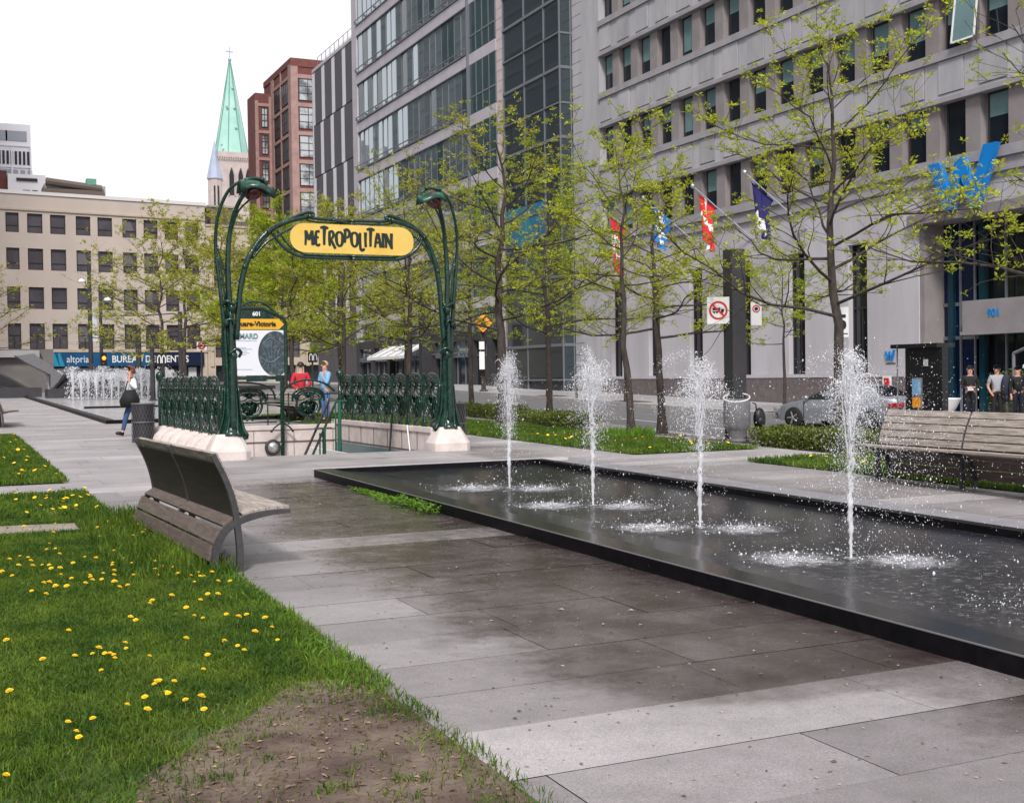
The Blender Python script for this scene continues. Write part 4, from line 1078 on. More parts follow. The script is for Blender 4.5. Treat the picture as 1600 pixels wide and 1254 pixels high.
# far signs, poles, signals
def pole_thing(name, label, cat, x, y, h, r, m=None, z=None):
    zz = g(x, y) if z is None else z
    t = thing(name, label, cat, (x, y, zz)); mb = MB(); mb.tube([(0, 0, 0), (0, 0, h)], [r, r*.8], 10); mb.build('shaft', m or M['darkgrey'], t, local=True)
    mb = MB(); mb.lathe([(r*1.8, 0), (r*1.8, .05), (r, .12)], n=10); mb.build('foot', m or M['darkgrey'], t, local=True); return t
t = pole_thing('sign_post', 'brown post under an orange diamond sign, half hidden in spring leaves', 'post', 26.5, 60.7, 4.0, .13, M['bark'])
t2 = thing('warning_sign', 'orange diamond warning sign half hidden in spring leaves', 'sign', (26.38, 60.4, 4.45)); mb = MB(); rt = Vector((.907, -.421, 0))
mb.prism([tuple(rt*.5), (0, 0, .5), tuple(rt*-.5), (0, 0, -.5)], (0, -.03, 0)); mb.build('plate', M['orange'], t2, local=True)
mb = MB(); mb.prism([tuple(rt*.18+Vector((0, -.035, -.1))), tuple(rt*.05+Vector((0, -.035, .2))), tuple(rt*-.1+Vector((0, -.035, .15))), tuple(rt*-.15+Vector((0, -.035, -.25)))], (0, -.004, 0)); mb.build('symbol', M['black'], t2, local=True)
t = thing('parking_sign', 'two small white plates on the brown post by the dark shopfront', 'sign', (26.25, 60.3, 2.7)); mb = MB()
rt = Vector((.907, -.421, 0))
for dz, hh in ((.55, .42), (-.25, .95)): mb.prism([tuple(rt*-.14+Vector((0, 0, dz-hh/2))), tuple(rt*.14+Vector((0, 0, dz-hh/2))), tuple(rt*.14+Vector((0, 0, dz+hh/2))), tuple(rt*-.14+Vector((0, 0, dz+hh/2)))], (0, -.02, 0))
mb.build('plate', M['white'], t, local=True)
# tall dark masts by the far fountain with banner and signal
t = pole_thing('banner_mast', 'tall dark mast with a grey banner beside the far fountain', 'mast', 9.5, 90, 9.3, .16)
mb = MB(); mb.tube(spline([(0, -.05, 6.8), (-.25, -.05, 7.6), (-.42, -.05, 7.9)], 5), .03, 6); mb.build('lamp_arm', M['grey'], t, local=True)
mb = MB(); mb.lathe([(.30, -.12), (.22, .02), (.08, .12), (.02, .14)], (-.5, -.05, 7.75), 12); mb.build('lamp_head', M['white'], t, local=True, smooth=True)
mb = MB(); mb.prism([(.12, -.05, 3.6), (.5, -.05, 3.3), (.42, -.05, 5.2), (.05, -.05, 6.3)], (0, .03, 0)); mb.build('banner', M['offwhite'], t, local=True)
t = pole_thing('signal_mast', 'slimmer dark mast with a small white lamp and a lit amber signal', 'mast', 10.2, 90, 7.5, .13)
mb = MB(); mb.tube(spline([(.05, -.05, 4.9), (.15, -.05, 6.0), (.40, -.05, 6.55)], 5), .03, 6); mb.build('lamp_arm', M['grey'], t, local=True)
mb = MB(); mb.lathe([(.30, -.14), (.22, .02), (.08, .14), (.02, .16)], (.48, -.05, 6.5), 12); mb.build('lamp_head', M['white'], t, local=True, smooth=True)
t = thing('traffic_light', 'traffic light with its amber lamp lit, above the far fountain', 'traffic light', (10.32, 89.7, 2.6))
mb = MB(); mb.box(-.2, -.15, -.1, .2, .12, 1.0); mb.build('housing', M['black'], t, local=True)
M['amber'] = mat('lit_amber_lamp', (.9, .25, .02), rough=.4, emis=((1, .25, .02), 1.6))
mb = MB(); mb.lathe([(.17, 0), (.16, -.04), (.05, -.08)], (0, -.15, .66), 14, M=Matrix.Rotation(R_(-90), 4, 'X')); 
mb = MB(); mb.ball((0, -.13, .66), .15, 12, sc=(1, .5, 1)); mb.build('amber_lamp', M['amber'], t, local=True, smooth=True)
mb = MB(); mb.ball((0, -.12, .22), .15, 12, sc=(1, .4, 1)); mb.build('dark_lamp', M['black'], t, local=True, smooth=True)
def arch_sign(x, y, z, w_, h, label, py):
    where = label.split(', ')[1]
    t = thing('banner_sign', label, 'sign', (x, y, z)); mb = MB(); mb.box(-w_/2, -.03, -h/2, w_/2, .03, h/2); mb.build('panel', M['black'], t, local=True)
    mb = MB(); 
    for s in (-1, 1):
        P = spline([(s*w_*.22-w_*.15, -.045, -h*.32), (s*w_*.22-w_*.15, -.045, h*.10), (s*w_*.22, -.045, h*.34), (s*w_*.22+w_*.15, -.045, h*.10), (s*w_*.22+w_*.15, -.045, -h*.32)], 5)
        mb.tube(P, w_*.055, 5)
    mb.build('arch_mark', M['white'], t, local=True)
    p = pole_thing('sign_post', 'thin dark sign post '+where, 'post', x, y+.08, z-g(x, y)+h/2, .045)
arch_sign(7.93, 50, 2.46, .40, .46, 'black panel with a white double arch, in front of the blue shop sign', 0)
arch_sign(14.08, 50, 2.5, .40, .42, 'black panel with a white double arch, behind the two talking men', 0)
def round_sign(x, y, z, s, label):
    t = thing('road_sign', label, 'sign', (x, y, z)); mb = MB(); mb.box(-s/2, -.02, -s/2, s/2, .02, s/2); mb.build('plate', M['white'], t, local=True)
    mb = MB(); ring(mb, Vector((0, -.03, 0)), Vector((1, 0, 0)), Vector((0, 0, 1)), s*.24, s*.42); bar(mb, Vector((0, -.033, 0)), Vector((1, 0, 0)), Vector((0, 0, 1)), (-s*.24, s*.24), (s*.24, -s*.24), s*.1); mb.build('red_ring', M['red'], t, local=True)
round_sign(15.6, 82, 3.9, .62, 'small white sign with a red ring in front of the cream building')
pole_thing('sign_post', 'dark post under the small red-ringed sign', 'post', 15.6, 82.1, 3.5, .06)
pole_thing('street_post', 'dark post standing left of the station board, before the blue shop sign', 'post', 9.4, 62, 2.6, .13)
pole_thing('street_post', 'dark post right behind the woman, in front of the blue shop sign', 'post', 11.3, 80, 4.3, .2)
pole_thing('street_post', 'wide dark post between the station board and the shop sign end', 'post', 13.9, 80, 5.2, .17)

# ---------------------------------------------------------------- far sculpture
t = thing('sculpture', 'large dark angular metal sculpture with sloping arms beyond the far basin', 'sculpture', (5.2, 82, .8))
mb = MB(); mb.prism([(-3, 81, 3.2), (2.0, 81, 3.0), (5.4, 81.4, .9), (3.4, 81.4, .9), (1.0, 81, 1.9), (-3, 81, 2.4)], (0, 1.0, .15)); mb.build('long_arm', M['darkgrey'], t, bevel=.04)
mb = MB(); mb.prism([(4.2, 83, 3.35), (5.3, 83, 3.5), (7.0, 83, 2.1), (7.0, 83, 1.1), (6.3, 83, 1.3), (6.3, 83, 2.1), (5.0, 83, 2.8)], (0, 1.4, 0)); mb.build('upper_arm', M['grey'], t, bevel=.04)
mb = MB(); mb.prism([(5.9, 80, .8), (7.2, 80, .8), (7.8, 80.3, 2.4), (7.2, 80.2, 2.55), (6.6, 80, 1.6)], (0, .9, .1)); mb.build('prow', M['black'], t, bevel=.04)
mb = MB(); mb.prism([(-2, 80.5, .8), (4.9, 80.5, .8), (3.9, 80.5, 1.35), (2.9, 80.5, 1.2), (1.9, 80.5, 1.6), (-2, 80.5, 1.9)], (0, 1.2, 0)); mb.build('folded_base', M['black'], t, bevel=.04)
t = thing('concrete_kiosk', 'grey concrete shelter behind the dark sculpture', 'kiosk', (4.5, 100, 1))
mb = MB(); mb.box(3.0, 97, .9, 7.6, 101, 4.1); mb.build('wall', mat('kiosk_concrete', (.13, .12, .12), rough=.8, col2=(.17, .155, .15), scale=.5), t)
mb = MB(); mb.box(2.9, 96.5, 3.5, 6.6, 96.98, 4.0); mb.build('fascia', M['conc'], t)

# ---------------------------------------------------------------- far basin with its row of jets
FB = thing('far_basin', 'pale shallow fountain basin with dark rim, beyond the walking woman', 'basin', (4.35, 37.5, .375))
mb = MB(); ys = [37.7, 45, 55, 65, 78]
for a, b in zip(ys[:-1], ys[1:]):
    mb.poly([(4.62, a, g(4, a)+.03), (13.5, a, g(4, a)+.03), (13.5, b, g(4, b)+.03), (4.62, b, g(4, b)+.03)])
o = mb.build('water_sheet', M['poolfar'], FB)
mb = MB(); 
for a, b in zip([37.5]+ys[1:-1], ys[1:]): strip(mb, 4.34, 4.60, a, b, -.03, .11)
strip(mb, 4.602, 13.5, 37.5, 37.68, -.03, .11); mb.build('rim', M['rim'], FB)
mb = MB(); strip(mb, 5.2, 13.5, 52.0, 52.25, .0, .10); mb.build('weir_step', M['rim'], FB)
mb = MB(); mb.box(5.3, 72.1, .6, 18, 74, 1.25); mb.box(2.0, 76, .6, 5.28, 78, 1.35); mb.box(-4, 73, .55, 2.0, 80, 1.0); mb.build('back_wall', M['darkgrey'], FB)
# ---------------------------------------------------------------- fountain jets
def water_mat(name, tr, rough, em=0):
    m = bpy.data.materials.new(name); m.use_nodes = True; t = m.node_tree; b = t.nodes['Principled BSDF']
    b.inputs['Base Color'].default_value = (.86, .87, .92, 1); b.inputs['Roughness'].default_value = rough; b.inputs['Specular IOR Level'].default_value = .8
    b.inputs['Alpha'].default_value = tr
    return m
M['drop'] = water_mat('water_drops', .68, .25); M['col'] = water_mat('aerated_water', .46, .3); M['rope'] = water_mat('water_ropes', .45, .3); M['mist'] = water_mat('fine_spray', .50, .9)
def drops(name, rng, P, S, parent, m, stretch=None):
    """P (N,3) centres, S (N) sizes: little octahedra, stretched along their fall"""
    N = len(P); st = stretch if stretch is not None else np.ones(N)
    th = rng.uniform(0, 6.28, N); tilt = rng.normal(0, .35, N)
    d = np.c_[np.sin(tilt)*np.cos(th), np.sin(tilt)*np.sin(th), np.cos(tilt)]
    a = np.cross(d, np.array([.3, .9, .1])); a /= np.linalg.norm(a, axis=1)[:, None]; b = np.cross(d, a)
    s = S[:, None]
    V = np.stack([P+d*s*st[:, None], P-d*s*st[:, None], P+a*s, P-a*s, P+b*s, P-b*s], 1)
    fi = np.array([[0, 2, 4], [0, 4, 3], [0, 3, 5], [0, 5, 2], [1, 4, 2], [1, 3, 4], [1, 5, 3], [1, 2, 5]])
    F = (np.arange(N)*6)[:, None, None]+fi[None]
    return np_mesh(name, V.reshape(-1, 3), F.reshape(-1, 3), [m], smooth=True, parent=parent)
def jet(x, y, h, seed, label, spread=.26, wide=1.0, plume=.0, shift=0):
    rng = np.random.default_rng(seed); z0 = g(x, y)+.055
    t = thing('fountain_jet', label, 'fountain jet', (x, y, z0))
    # rising column, twisted and lumpy, breaking up with height
    mb = MB(); n = 10; K = 34; i0 = 0; hc = h*.62
    for k in range(K):
        f = k/(K-1); r = .009+.026*f**.8*(1-.35*f); z = f*hc
        for j in range(n):
            a = 2*math.pi*j/n+f*7; nz = noise.noise((math.cos(a)*2.2+seed, math.sin(a)*2.2, z*22))
            rr = r*(1+1.5*nz*min(1, f*4+.2)); mb.v.append((rr*math.cos(a)+.012*math.sin(z*7+seed)*f, rr*math.sin(a), z))
    for k in range(K-1):
        for j in range(n):
            if k > 14 and rng.uniform() < (k-14)/26: continue
            mb.f.append((k*n+j, k*n+(j+1) % n, (k+1)*n+(j+1) % n, (k+1)*n+j)); mb.m.append(0)
    mb.build('water_column', M['col'], t, local=True, smooth=True)
    mb = MB(); rr_ = random.Random(seed)                   # ropes of water arching out and falling back
    for k in range(26):
        a = rr_.uniform(0, 6.28); vz = rr_.uniform(.72, 1.0)*h; out = rr_.uniform(.02, .16)*wide; pts = []; rad = []
        t1 = rr_.uniform(.98, 1.32); t0 = rr_.uniform(.35, .8)
        for q in range(13):
            tt = t0+(t1-t0)*q/12; z = vz*(1-(1-tt)**2); o_ = out*tt**2
            pts.append((math.cos(a)*o_+rr_.gauss(0, .006)+shift*max(0, tt-.6)*.6, math.sin(a)*o_+rr_.gauss(0, .006), z)); rad.append(rr_.uniform(.003, .010)*(1-.75*q/12))
        mb.tube(pts, rad, 5)
    mb.build('water_ropes', M['rope'], t, local=True, smooth=True)
    # plume: dense core of drops around the upper half
    N = 7000; u = rng.beta(2.3+plume, 1.35, N); z = h*(.24+.76*u)
    env = (.026+.150*np.sin(np.clip((z/h-.22)/.84, 0, 1)*np.pi)**1.1)*wide*(1+.45*np.sin(z*9+seed)*np.sin(z*17+2*seed))
    cx = shift*np.clip(z/h-.4, 0, 1)
    P = np.c_[rng.normal(0, 1, N)*env*.62+cx, rng.normal(0, 1, N)*env*.62, z+rng.normal(0, .03, N)]
    S = rng.gamma(1.4, .0009, N)+.0008
    drops('spray', rng, P, S, t, M['drop'], rng.uniform(1, 2.6, N))
    # strands thrown at the crown
    N = 3000; lobes = rng.uniform(0, 6.28, 9); l = rng.integers(0, 9, N); q = rng.beta(1.2, 1.2, N)
    hr = rng.uniform(.75, 1.06, 9)[l]*h; out = spread*wide*rng.uniform(.5, 1.3, 9)[l]
    P = np.c_[np.cos(lobes[l])*out*q+cx.mean(), np.sin(lobes[l])*out*q, hr-(q-.35)**2*.42*rng.uniform(.7, 1.3, N)]+rng.normal(0, .035, (N, 3))
    drops('crown_drops', rng, P, rng.gamma(1.4, .0011, N)+.0010, t, M['drop'], rng.uniform(1, 2, N))
    # falling loose drops
    N = 1000; r = np.abs(rng.normal(0, .30*wide, N)); a = rng.uniform(0, 6.28, N); z = rng.uniform(0, h*.9, N)
    P = np.c_[r*np.cos(a)+cx.mean(), r*np.sin(a), z]
    drops('falling_drops', rng, P, rng.gamma(1.5, .0009, N)+.0009, t, M['drop'], rng.uniform(1, 3.2, N))
    # splash on the water
    N = 900 if y > 6.5 else 250; P = []
    cs = [(-.42, .20, .42), (.28, -.28, .40)]
    ci = rng.integers(0, 2, N); c_ = np.array(cs)[ci]
    r = np.abs(rng.normal(0, 1, N))*c_[:, 2]; a = rng.uniform(0, 6.28, N)
    P = np.c_[c_[:, 0]+r*np.cos(a), c_[:, 1]+r*np.sin(a), rng.exponential(.018, N)+.0]
    drops('splash', rng, P, rng.gamma(1.6, .0016, N)+.0011, t, M['drop'], rng.uniform(.6, 1.6, N))
    return t
jet(*JETS[0], 21, 'farthest and slimmest of the four big fountain jets, nearest the subway entrance', .16, .78, .2)
jet(*JETS[1], 22, 'second fountain jet from the subway entrance, with a ragged wide top', .26, 1.1)
jet(*JETS[2], 23, 'third fountain jet, bursting into a round head beside the charcoal mast', .32, 1.15, .5)
jet(*JETS[3], 27, 'nearest fountain jet in view, spraying across the silver car', .36, 1.0, .1, .12)
jet(*JETS[4], 25, 'fountain jet just beyond the right edge whose splash reaches the picture', .26, 1.1)
# fine wind-blown spray around the nearest jet, in front of the car
rng = np.random.default_rng(77); N = 4500
P = np.c_[6.62+rng.normal(.28, .30, N), 7.7+rng.normal(0, .35, N), .2+np.abs(rng.normal(.78, .36, N))]
sp_o = drops('drifting_spray', rng, P, rng.gamma(1.5, .0009, N)+.0008, None, M['drop'], rng.uniform(1, 2.4, N)); tag(sp_o, 'cloud of fine drops drifting in front of the silver car', 'spray', kind='stuff')
# far row of jets
rng = np.random.default_rng(9)
def thin_jet(x, y, h, r=.07):
    z0 = g(x, y)+.03; t = thing('fountain_jet', 'thin white water jet in the far row of the pale basin', 'fountain jet', (x, y, z0), 0, 'far row of thin fountain jets')
    mb = MB(); mb.tube([(0, 0, 0), (.01, 0, h*.45), (0, 0, h*.8), (0, 0, h)], [r*.45, r*.8, r*1.5, r*.7], 7); mb.build('water_column', M['col'], t, local=True, smooth=True)
    N = 520; u = rng.beta(2.8, 1.3, N); P = np.c_[rng.normal(0, r*1.7, N)*(.5+u), rng.normal(0, r*2, N), h*(.35+.75*u)]
    drops('spray', rng, P, rng.gamma(2, .005, N)+.006, t, M['mist'], rng.uniform(1, 2, N))
for k in range(13): thin_jet(6.15+.375*k, 67.0-.9*(k % 2)*.3, rng.uniform(1.25, 1.6), .075)
for k in range(2): thin_jet(11.05+.45*k, 69.5, rng.uniform(1.3, 1.6), .07)
for x, y in ((6.25, 84), (6.7, 84)): thin_jet(x, y, 1.35, .09)
N = 3500; P = np.c_[rng.uniform(5.9, 11.8, N), rng.normal(67.5, 1.2, N), .75+np.abs(rng.normal(.35, .55, N))]
tag(drops('drifting_spray', rng, P, rng.gamma(2, .005, N)+.005, None, M['mist'], rng.uniform(1, 2, N)), 'white mist of drops hanging about the far row of jets', 'spray', kind='stuff')

# ---------------------------------------------------------------- people
def skin_mesh(name, joints, edges, m, parent, root=0, sub=2, smooth=True):
    bm = bmesh.new(); lay = bm.verts.layers.skin.verify(); vs = [bm.verts.new(j[0]) for j in joints]
    for a, b in edges: bm.edges.new((vs[a], vs[b]))
    for v, j in zip(vs, joints):
        r = j[1]; v[lay].radius = (r, r) if not hasattr(r, '__len__') else r
        v[lay].use_root = False
    vs[root][lay].use_root = True
    me = bpy.data.meshes.new(name); bm.to_mesh(me); bm.free(); me.materials.append(m)
    o = link(name+'_tmp', me)
    sk = o.modifiers.new('skin', 'SKIN'); sk.use_smooth_shade = True
    sb = o.modifiers.new('sub', 'SUBSURF'); sb.levels = sub; sb.render_levels = sub
    dg = bpy.context.evaluated_depsgraph_get(); dg.update()
    me2 = bpy.data.meshes.new_from_object(o.evaluated_get(dg)); me2.name = name
    bpy.data.objects.remove(o)
    if not me2.materials: me2.materials.append(m)
    me2.polygons.foreach_set('use_smooth', [True]*len(me2.polygons))
    return link(name, me2, parent)
def person(label, loc, rz, H, pose, top, bottom, hair, shoe, long_sleeve=True, hairlong=False, tuck=True, hair_r=1.0, female=False, cap=None):
    """local frame: facing -Y, z up, unit height scaled to H. pose: joint positions overriding the default"""
    p = thing('person', label, 'person', loc, rz)
    J = dict(pelvis=(0, 0, .53), waist=(0, 0, .61), chest=(0, 0, .72), neck=(0, .005, .815), headb=(0, -.005, .865), head=(0, -.012, .925),
             hipL=(.05, 0, .51), kneeL=(.055, -.01, .285), ankL=(.06, .01, .045), toeL=(.065, -.09, .018),
             hipR=(-.05, 0, .51), kneeR=(-.055, -.01, .285), ankR=(-.06, .01, .045), toeR=(-.065, -.09, .018),
             shL=(.105, 0, .785), elL=(.135, .01, .62), wrL=(.14, -.03, .48), haL=(.14, -.045, .44),
             shR=(-.105, 0, .785), elR=(-.135, .01, .62), wrR=(-.14, -.03, .48), haR=(-.14, -.045, .44))
    J.update(pose); J = {k: Vector(v)*H for k, v in J.items()}
    fat = 1.0 if not female else .88
    Rr = dict(pelvis=.070*fat, waist=.064*fat, chest=.074*fat, neck=.030, headb=.044, head=.052, hipL=.050, kneeL=.033, ankL=.022, toeL=.018, hipR=.050, kneeR=.033, ankR=.022, toeR=.018,
              shL=.038, elL=.025, wrL=.017, haL=.019, shR=.038, elR=.025, wrR=.017, haR=.019)
    names = list(J); E = [('pelvis', 'waist'), ('waist', 'chest'), ('chest', 'neck'), ('neck', 'headb'), ('headb', 'head'), ('pelvis', 'hipL'), ('hipL', 'kneeL'), ('kneeL', 'ankL'), ('ankL', 'toeL'),
         ('pelvis', 'hipR'), ('hipR', 'kneeR'), ('kneeR', 'ankR'), ('ankR', 'toeR'), ('chest', 'shL'), ('shL', 'elL'), ('elL', 'wrL'), ('wrL', 'haL'), ('chest', 'shR'), ('shR', 'elR'), ('elR', 'wrR'), ('wrR', 'haR')]
    jo = [[tuple(J[n]), Rr[n]*H] for n in names]; ed = [(names.index(a), names.index(b)) for a, b in E]
    for s in ('L', 'R'):                                   # palm, four bent fingers and a thumb
        w_, h_ = J['wr'+s], J['ha'+s]; d = (h_-w_).normalized(); sd = d.cross(Vector((0, 1, 0)));
        if sd.length < .2: sd = d.cross(Vector((1, 0, 0)))
        sd.normalize(); pn = d.cross(sd); ih = names.index('ha'+s)
        for q, (off, ln) in enumerate(((-.011, .036), (-.004, .042), (.004, .040), (.011, .032))):
            a = h_+sd*off*H+d*.012*H; b = a+d*ln*.5*H; c = b+d*ln*.38*H-pn*.010*H
            i = len(jo); jo += [[tuple(a), .0056*H], [tuple(b), .005*H], [tuple(c), .0042*H]]; ed += [(ih, i), (i, i+1), (i+1, i+2)]
        a = w_.lerp(h_, .5)+sd*.016*H; b = a+d*.020*H+sd*.008*H; i = len(jo); jo += [[tuple(a), .006*H], [tuple(b), .005*H]]; ed += [(ih, i), (i, i+1)]
    body = skin_mesh('body', jo, ed, M['skin'], p, names.index('pelvis'))
    def cloth(name, keys, edges, grow, m, cuts=None):
        jj = []
        for k in keys:
            jj.append([tuple(J[k]), Rr[k]*H*grow+.004])
        if cuts:
            for i, (k1, k2, t) in enumerate(cuts): jj.append([tuple(J[k1].lerp(J[k2], t)), lerp(Rr[k1], Rr[k2], t)*H*grow+.005])
            keys = keys+['cut%d' % i for i in range(len(cuts))]
        return skin_mesh(name, jj, [(keys.index(a), keys.index(b)) for a, b in edges], m, p, 0, 2)
    cloth('trousers', ['pelvis', 'hipL', 'kneeL', 'hipR', 'kneeR'], [('pelvis', 'hipL'), ('hipL', 'kneeL'), ('kneeL', 'cut0'), ('pelvis', 'hipR'), ('hipR', 'kneeR'), ('kneeR', 'cut1'), ('pelvis', 'cut2')], 1.17, bottom, [('kneeL', 'ankL', .93), ('kneeR', 'ankR', .93), ('pelvis', 'waist', .8)])
    if long_sleeve:
        cloth('shirt', ['chest', 'waist', 'shL', 'elL', 'shR', 'elR'], [('chest', 'waist'), ('waist', 'cut2'), ('chest', 'shL'), ('shL', 'elL'), ('elL', 'cut0'), ('chest', 'shR'), ('shR', 'elR'), ('elR', 'cut1'), ('chest', 'cut3')], 1.16, top, [('elL', 'wrL', .9), ('elR', 'wrR', .9), ('waist', 'pelvis', 1.35), ('chest', 'neck', .75)])
    else:
        cloth('shirt', ['chest', 'waist', 'shL', 'shR'], [('chest', 'waist'), ('waist', 'cut2'), ('chest', 'shL'), ('shL', 'cut0'), ('chest', 'shR'), ('shR', 'cut1'), ('chest', 'cut3')], 1.18, top, [('shL', 'elL', .7), ('shR', 'elR', .7), ('waist', 'pelvis', 1.35), ('chest', 'neck', .75)])
    # shoes
    for s in ('L', 'R'):
        mb = MB(); a, b = J['ank'+s], J['toe'+s]; mb.tube([tuple(a+(a-b).normalized()*.015*H-Vector((0, 0, .022*H))), tuple(a.lerp(b, .4)-Vector((0, 0, .006*H))), tuple(b), tuple(b+(b-a).normalized()*.012*H)], [.026*H, .028*H, .023*H, .012*H], 8)
        mb.build('shoe', shoe, p, local=True, smooth=True)
    # face and hair
    hd = J['head']; fw = Vector(pose.get('face', (0, -1, 0))).normalized(); rt = fw.cross(Vector((0, 0, 1))).normalized()
    mb = MB()
    mb.ball(tuple(hd+fw*.060*H-Vector((0, 0, .006*H))), .0085*H, 6, sc=(1, 1, 1.8))
    for s in (-1, 1): mb.ball(tuple(hd+rt*s*.053*H-Vector((0, 0, .004*H))), .011*H, 6, sc=(.6, 1, 1.5))
    mb.build('nose_and_ears', M['skin'], body, local=True, smooth=True)
    mb = MB()
    for s in (-1, 1): mb.ball(tuple(hd+fw*.052*H+rt*s*.019*H+Vector((0, 0, .008*H))), .0034*H, 6)
    mb.build('eyes', M['black'], body, local=True)
    mb = MB(); mb.ball(tuple(hd+fw*.049*H-Vector((0, 0, .030*H))), .009*H, 6, sc=(1.4 if abs(rt.x) > .5 else .6, .6 if abs(rt.x) > .5 else 1.4, .4)); mb.build('mouth', M['redlamp'], body, local=True)
    if hair is not None:
        mb = MB(); r = .061*H*hair_r; c = hd-fw*.012*H+Vector((0, 0, .012*H)); n = 16; i0 = 0
        for k in range(9):
            for j in range(n):
                t = 2*math.pi*j/n; ph = math.pi*k/8*(.60-.27*max(0, min(1, (math.cos(t)*fw.x+math.sin(t)*fw.y)*1.5+.15))); dv = Vector((math.cos(t)*math.sin(ph), math.sin(t)*math.sin(ph), math.cos(ph)))
                fr = dv.dot(fw); q = c+Vector((dv.x*r, dv.y*r, dv.z*r*1.0)); q = q+Vector((0, 0, max(0, fr)*.030*H*(k/8)))
                if hairlong and fr < .1: q = q-Vector((0, 0, .035*H*(k/8)))
                mb.v.append(tuple(q*1.0+Vector((noise.noise(q*40), noise.noise(q*41), noise.noise(q*42)))*.004*H))
        for k in range(8):
            for j in range(n): mb.f.append((k*n+j, k*n+(j+1) % n, (k+1)*n+(j+1) % n, (k+1)*n+j)); mb.m.append(0)
        mb.build('hair', hair, p, local=True, smooth=True)
    return p
# walking woman: heads left, phone at her ear, black bag at her side
W_ = person('woman in a white shirt striding left with a phone at her ear', (4.13, 30.6, g(4, 30.6)), R_(-80), 1.68,
    dict(hipL=(.045, 0, .51), kneeL=(.05, -.09, .30), ankL=(.05, -.15, .05), toeL=(.05, -.235, .045), hipR=(-.045, 0, .51), kneeR=(-.05, .07, .29), ankR=(-.05, .215, .075), toeR=(-.05, .165, .016),
         elL=(.15, .02, .66), wrL=(.13, -.07, .78), haL=(.10, -.05, .86), elR=(-.14, .06, .64), wrR=(-.14, .0, .52), haR=(-.14, -.02, .48)), M['shirtw'], M['jeans'], M['hairb'], M['black'], hairlong=True, female=True, hair_r=1.12)
t = thing('handbag', 'large black shoulder bag hanging at the walking woman\'s side', 'bag', (4.06, 30.37, g(4, 30.6)+.80))
mb = MB(); mb.prism([(-.20, -.06, -.12), (.20, -.06, -.10), (.23, -.06, .06), (.13, -.05, .30), (-.10, -.05, .30), (-.23, -.06, .04)], (0, .13, 0)); mb.build('bag_body', M['clothk'], t, local=True, smooth=True)
mb = MB(); mb.tube(spline([(-.10, 0, .28), (-.02, .03, .52), (.06, .05, .58), (.12, .02, .50), (.12, 0, .28)], 5), .014, 5); mb.build('strap', M['clothk'], t, local=True)
# two men talking behind the railing
person('man in a red jacket seen from behind, hands clasped behind his back', (9.65, 35.6, g(9.8, 35.6)), R_(165), 1.76,
    dict(elL=(.155, .05, .63), wrL=(.06, .10, .52), haL=(.01, .105, .505), elR=(-.155, .05, .63), wrR=(-.06, .10, .52), haR=(-.01, .115, .50)), M['shirtr'], M['clothn'], M['hairk'], M['black'])
person('blond man in a light blue shirt and jeans standing sideways, hand at his chin', (10.1, 34.6, g(10, 34.6)), R_(-72), 1.78,
    dict(elL=(.13, -.06, .62), wrL=(.08, -.10, .74), haL=(.05, -.075, .80), elR=(-.13, -.04, .61), wrR=(-.06, -.13, .62), haR=(-.02, -.14, .62)), M['shirtb'], M['jeansl'], M['hairbl'], M['black'], hair_r=.98)
# group at the entrance
zp = s_(28)+.16
person('bearded man all in black holding a white paper, leftmost at the blue entrance', (28.55, 28.2, zp), R_(-35), 1.70,
    dict(elL=(.145, -.0, .62), wrL=(.05, -.10, .60), haL=(.015, -.115, .605), elR=(-.145, .0, .62), wrR=(-.05, -.10, .60), haR=(-.015, -.115, .605)), M['clothk'], M['clothk'], M['hairg'], M['black'], hair_r=.95)
t = thing('paper', 'small white paper in the hands of the man in black', 'paper', (28.40, 28.03, zp+.98)); mb = MB(); mb.box(-.11, -.012, -.05, .11, .012, .05); mb.build('sheet', M['white'], t, local=True); mb = MB(); mb.box(-.10, -.02, .0, .02, -.013, .035); mb.build('folded_corner', M['offwhite'], t, local=True)
person('man in a pale grey short-sleeved shirt with sunglasses, second in the entrance group', (28.5, 27.1, zp), R_(-30), 1.70,
    dict(elL=(.15, .0, .63), wrL=(.13, -.05, .51), haL=(.11, -.06, .47), elR=(-.15, .02, .62), wrR=(-.12, -.04, .52), haR=(-.10, -.05, .49)), M['shirtg'], M['clothk'], M['hairk'], M['black'], long_sleeve=False)
t = thing('sunglasses', 'dark sunglasses on the man in the grey shirt', 'glasses', (28.43, 26.97, zp+1.59)); mb = MB(); mb.box(-.09, -.012, -.02, .07, .01, .02); mb.build('lenses', M['black'], t, local=True); mb = MB(); mb.tube([(-.09, 0, .01), (.08, 0, .02)], .006, 4); mb.build('bar', M['black'], t, local=True)
t = thing('jacket', 'dark jacket slung over the arm of the man in the grey shirt', 'jacket', (28.62, 26.85, zp+1.0)); mb = MB(); mb.ball((0, 0, .08), .24, 10, sc=(.75, .5, 1.5)); mb.build('cloth', M['clothn'], t, local=True, smooth=True); mb = MB(); mb.tube([(0, 0, -.2), (.02, 0, -.4)], [.09, .06], 8); mb.build('sleeve', M['clothn'], t, local=True, smooth=True)
person('man in dark clothes standing half hidden in the shade, third in the entrance group', (28.8, 26.6, zp), R_(-20), 1.66, {}, M['clothk'], M['clothn'], M['hairk'], M['black'])
person('man in a cap and dark shirt cut by the right edge of the picture', (28.4, 25.9, zp), R_(40), 1.72, {}, M['clothn'], M['clothn'], M['white'], M['black'], long_sleeve=False, hair_r=1.08)

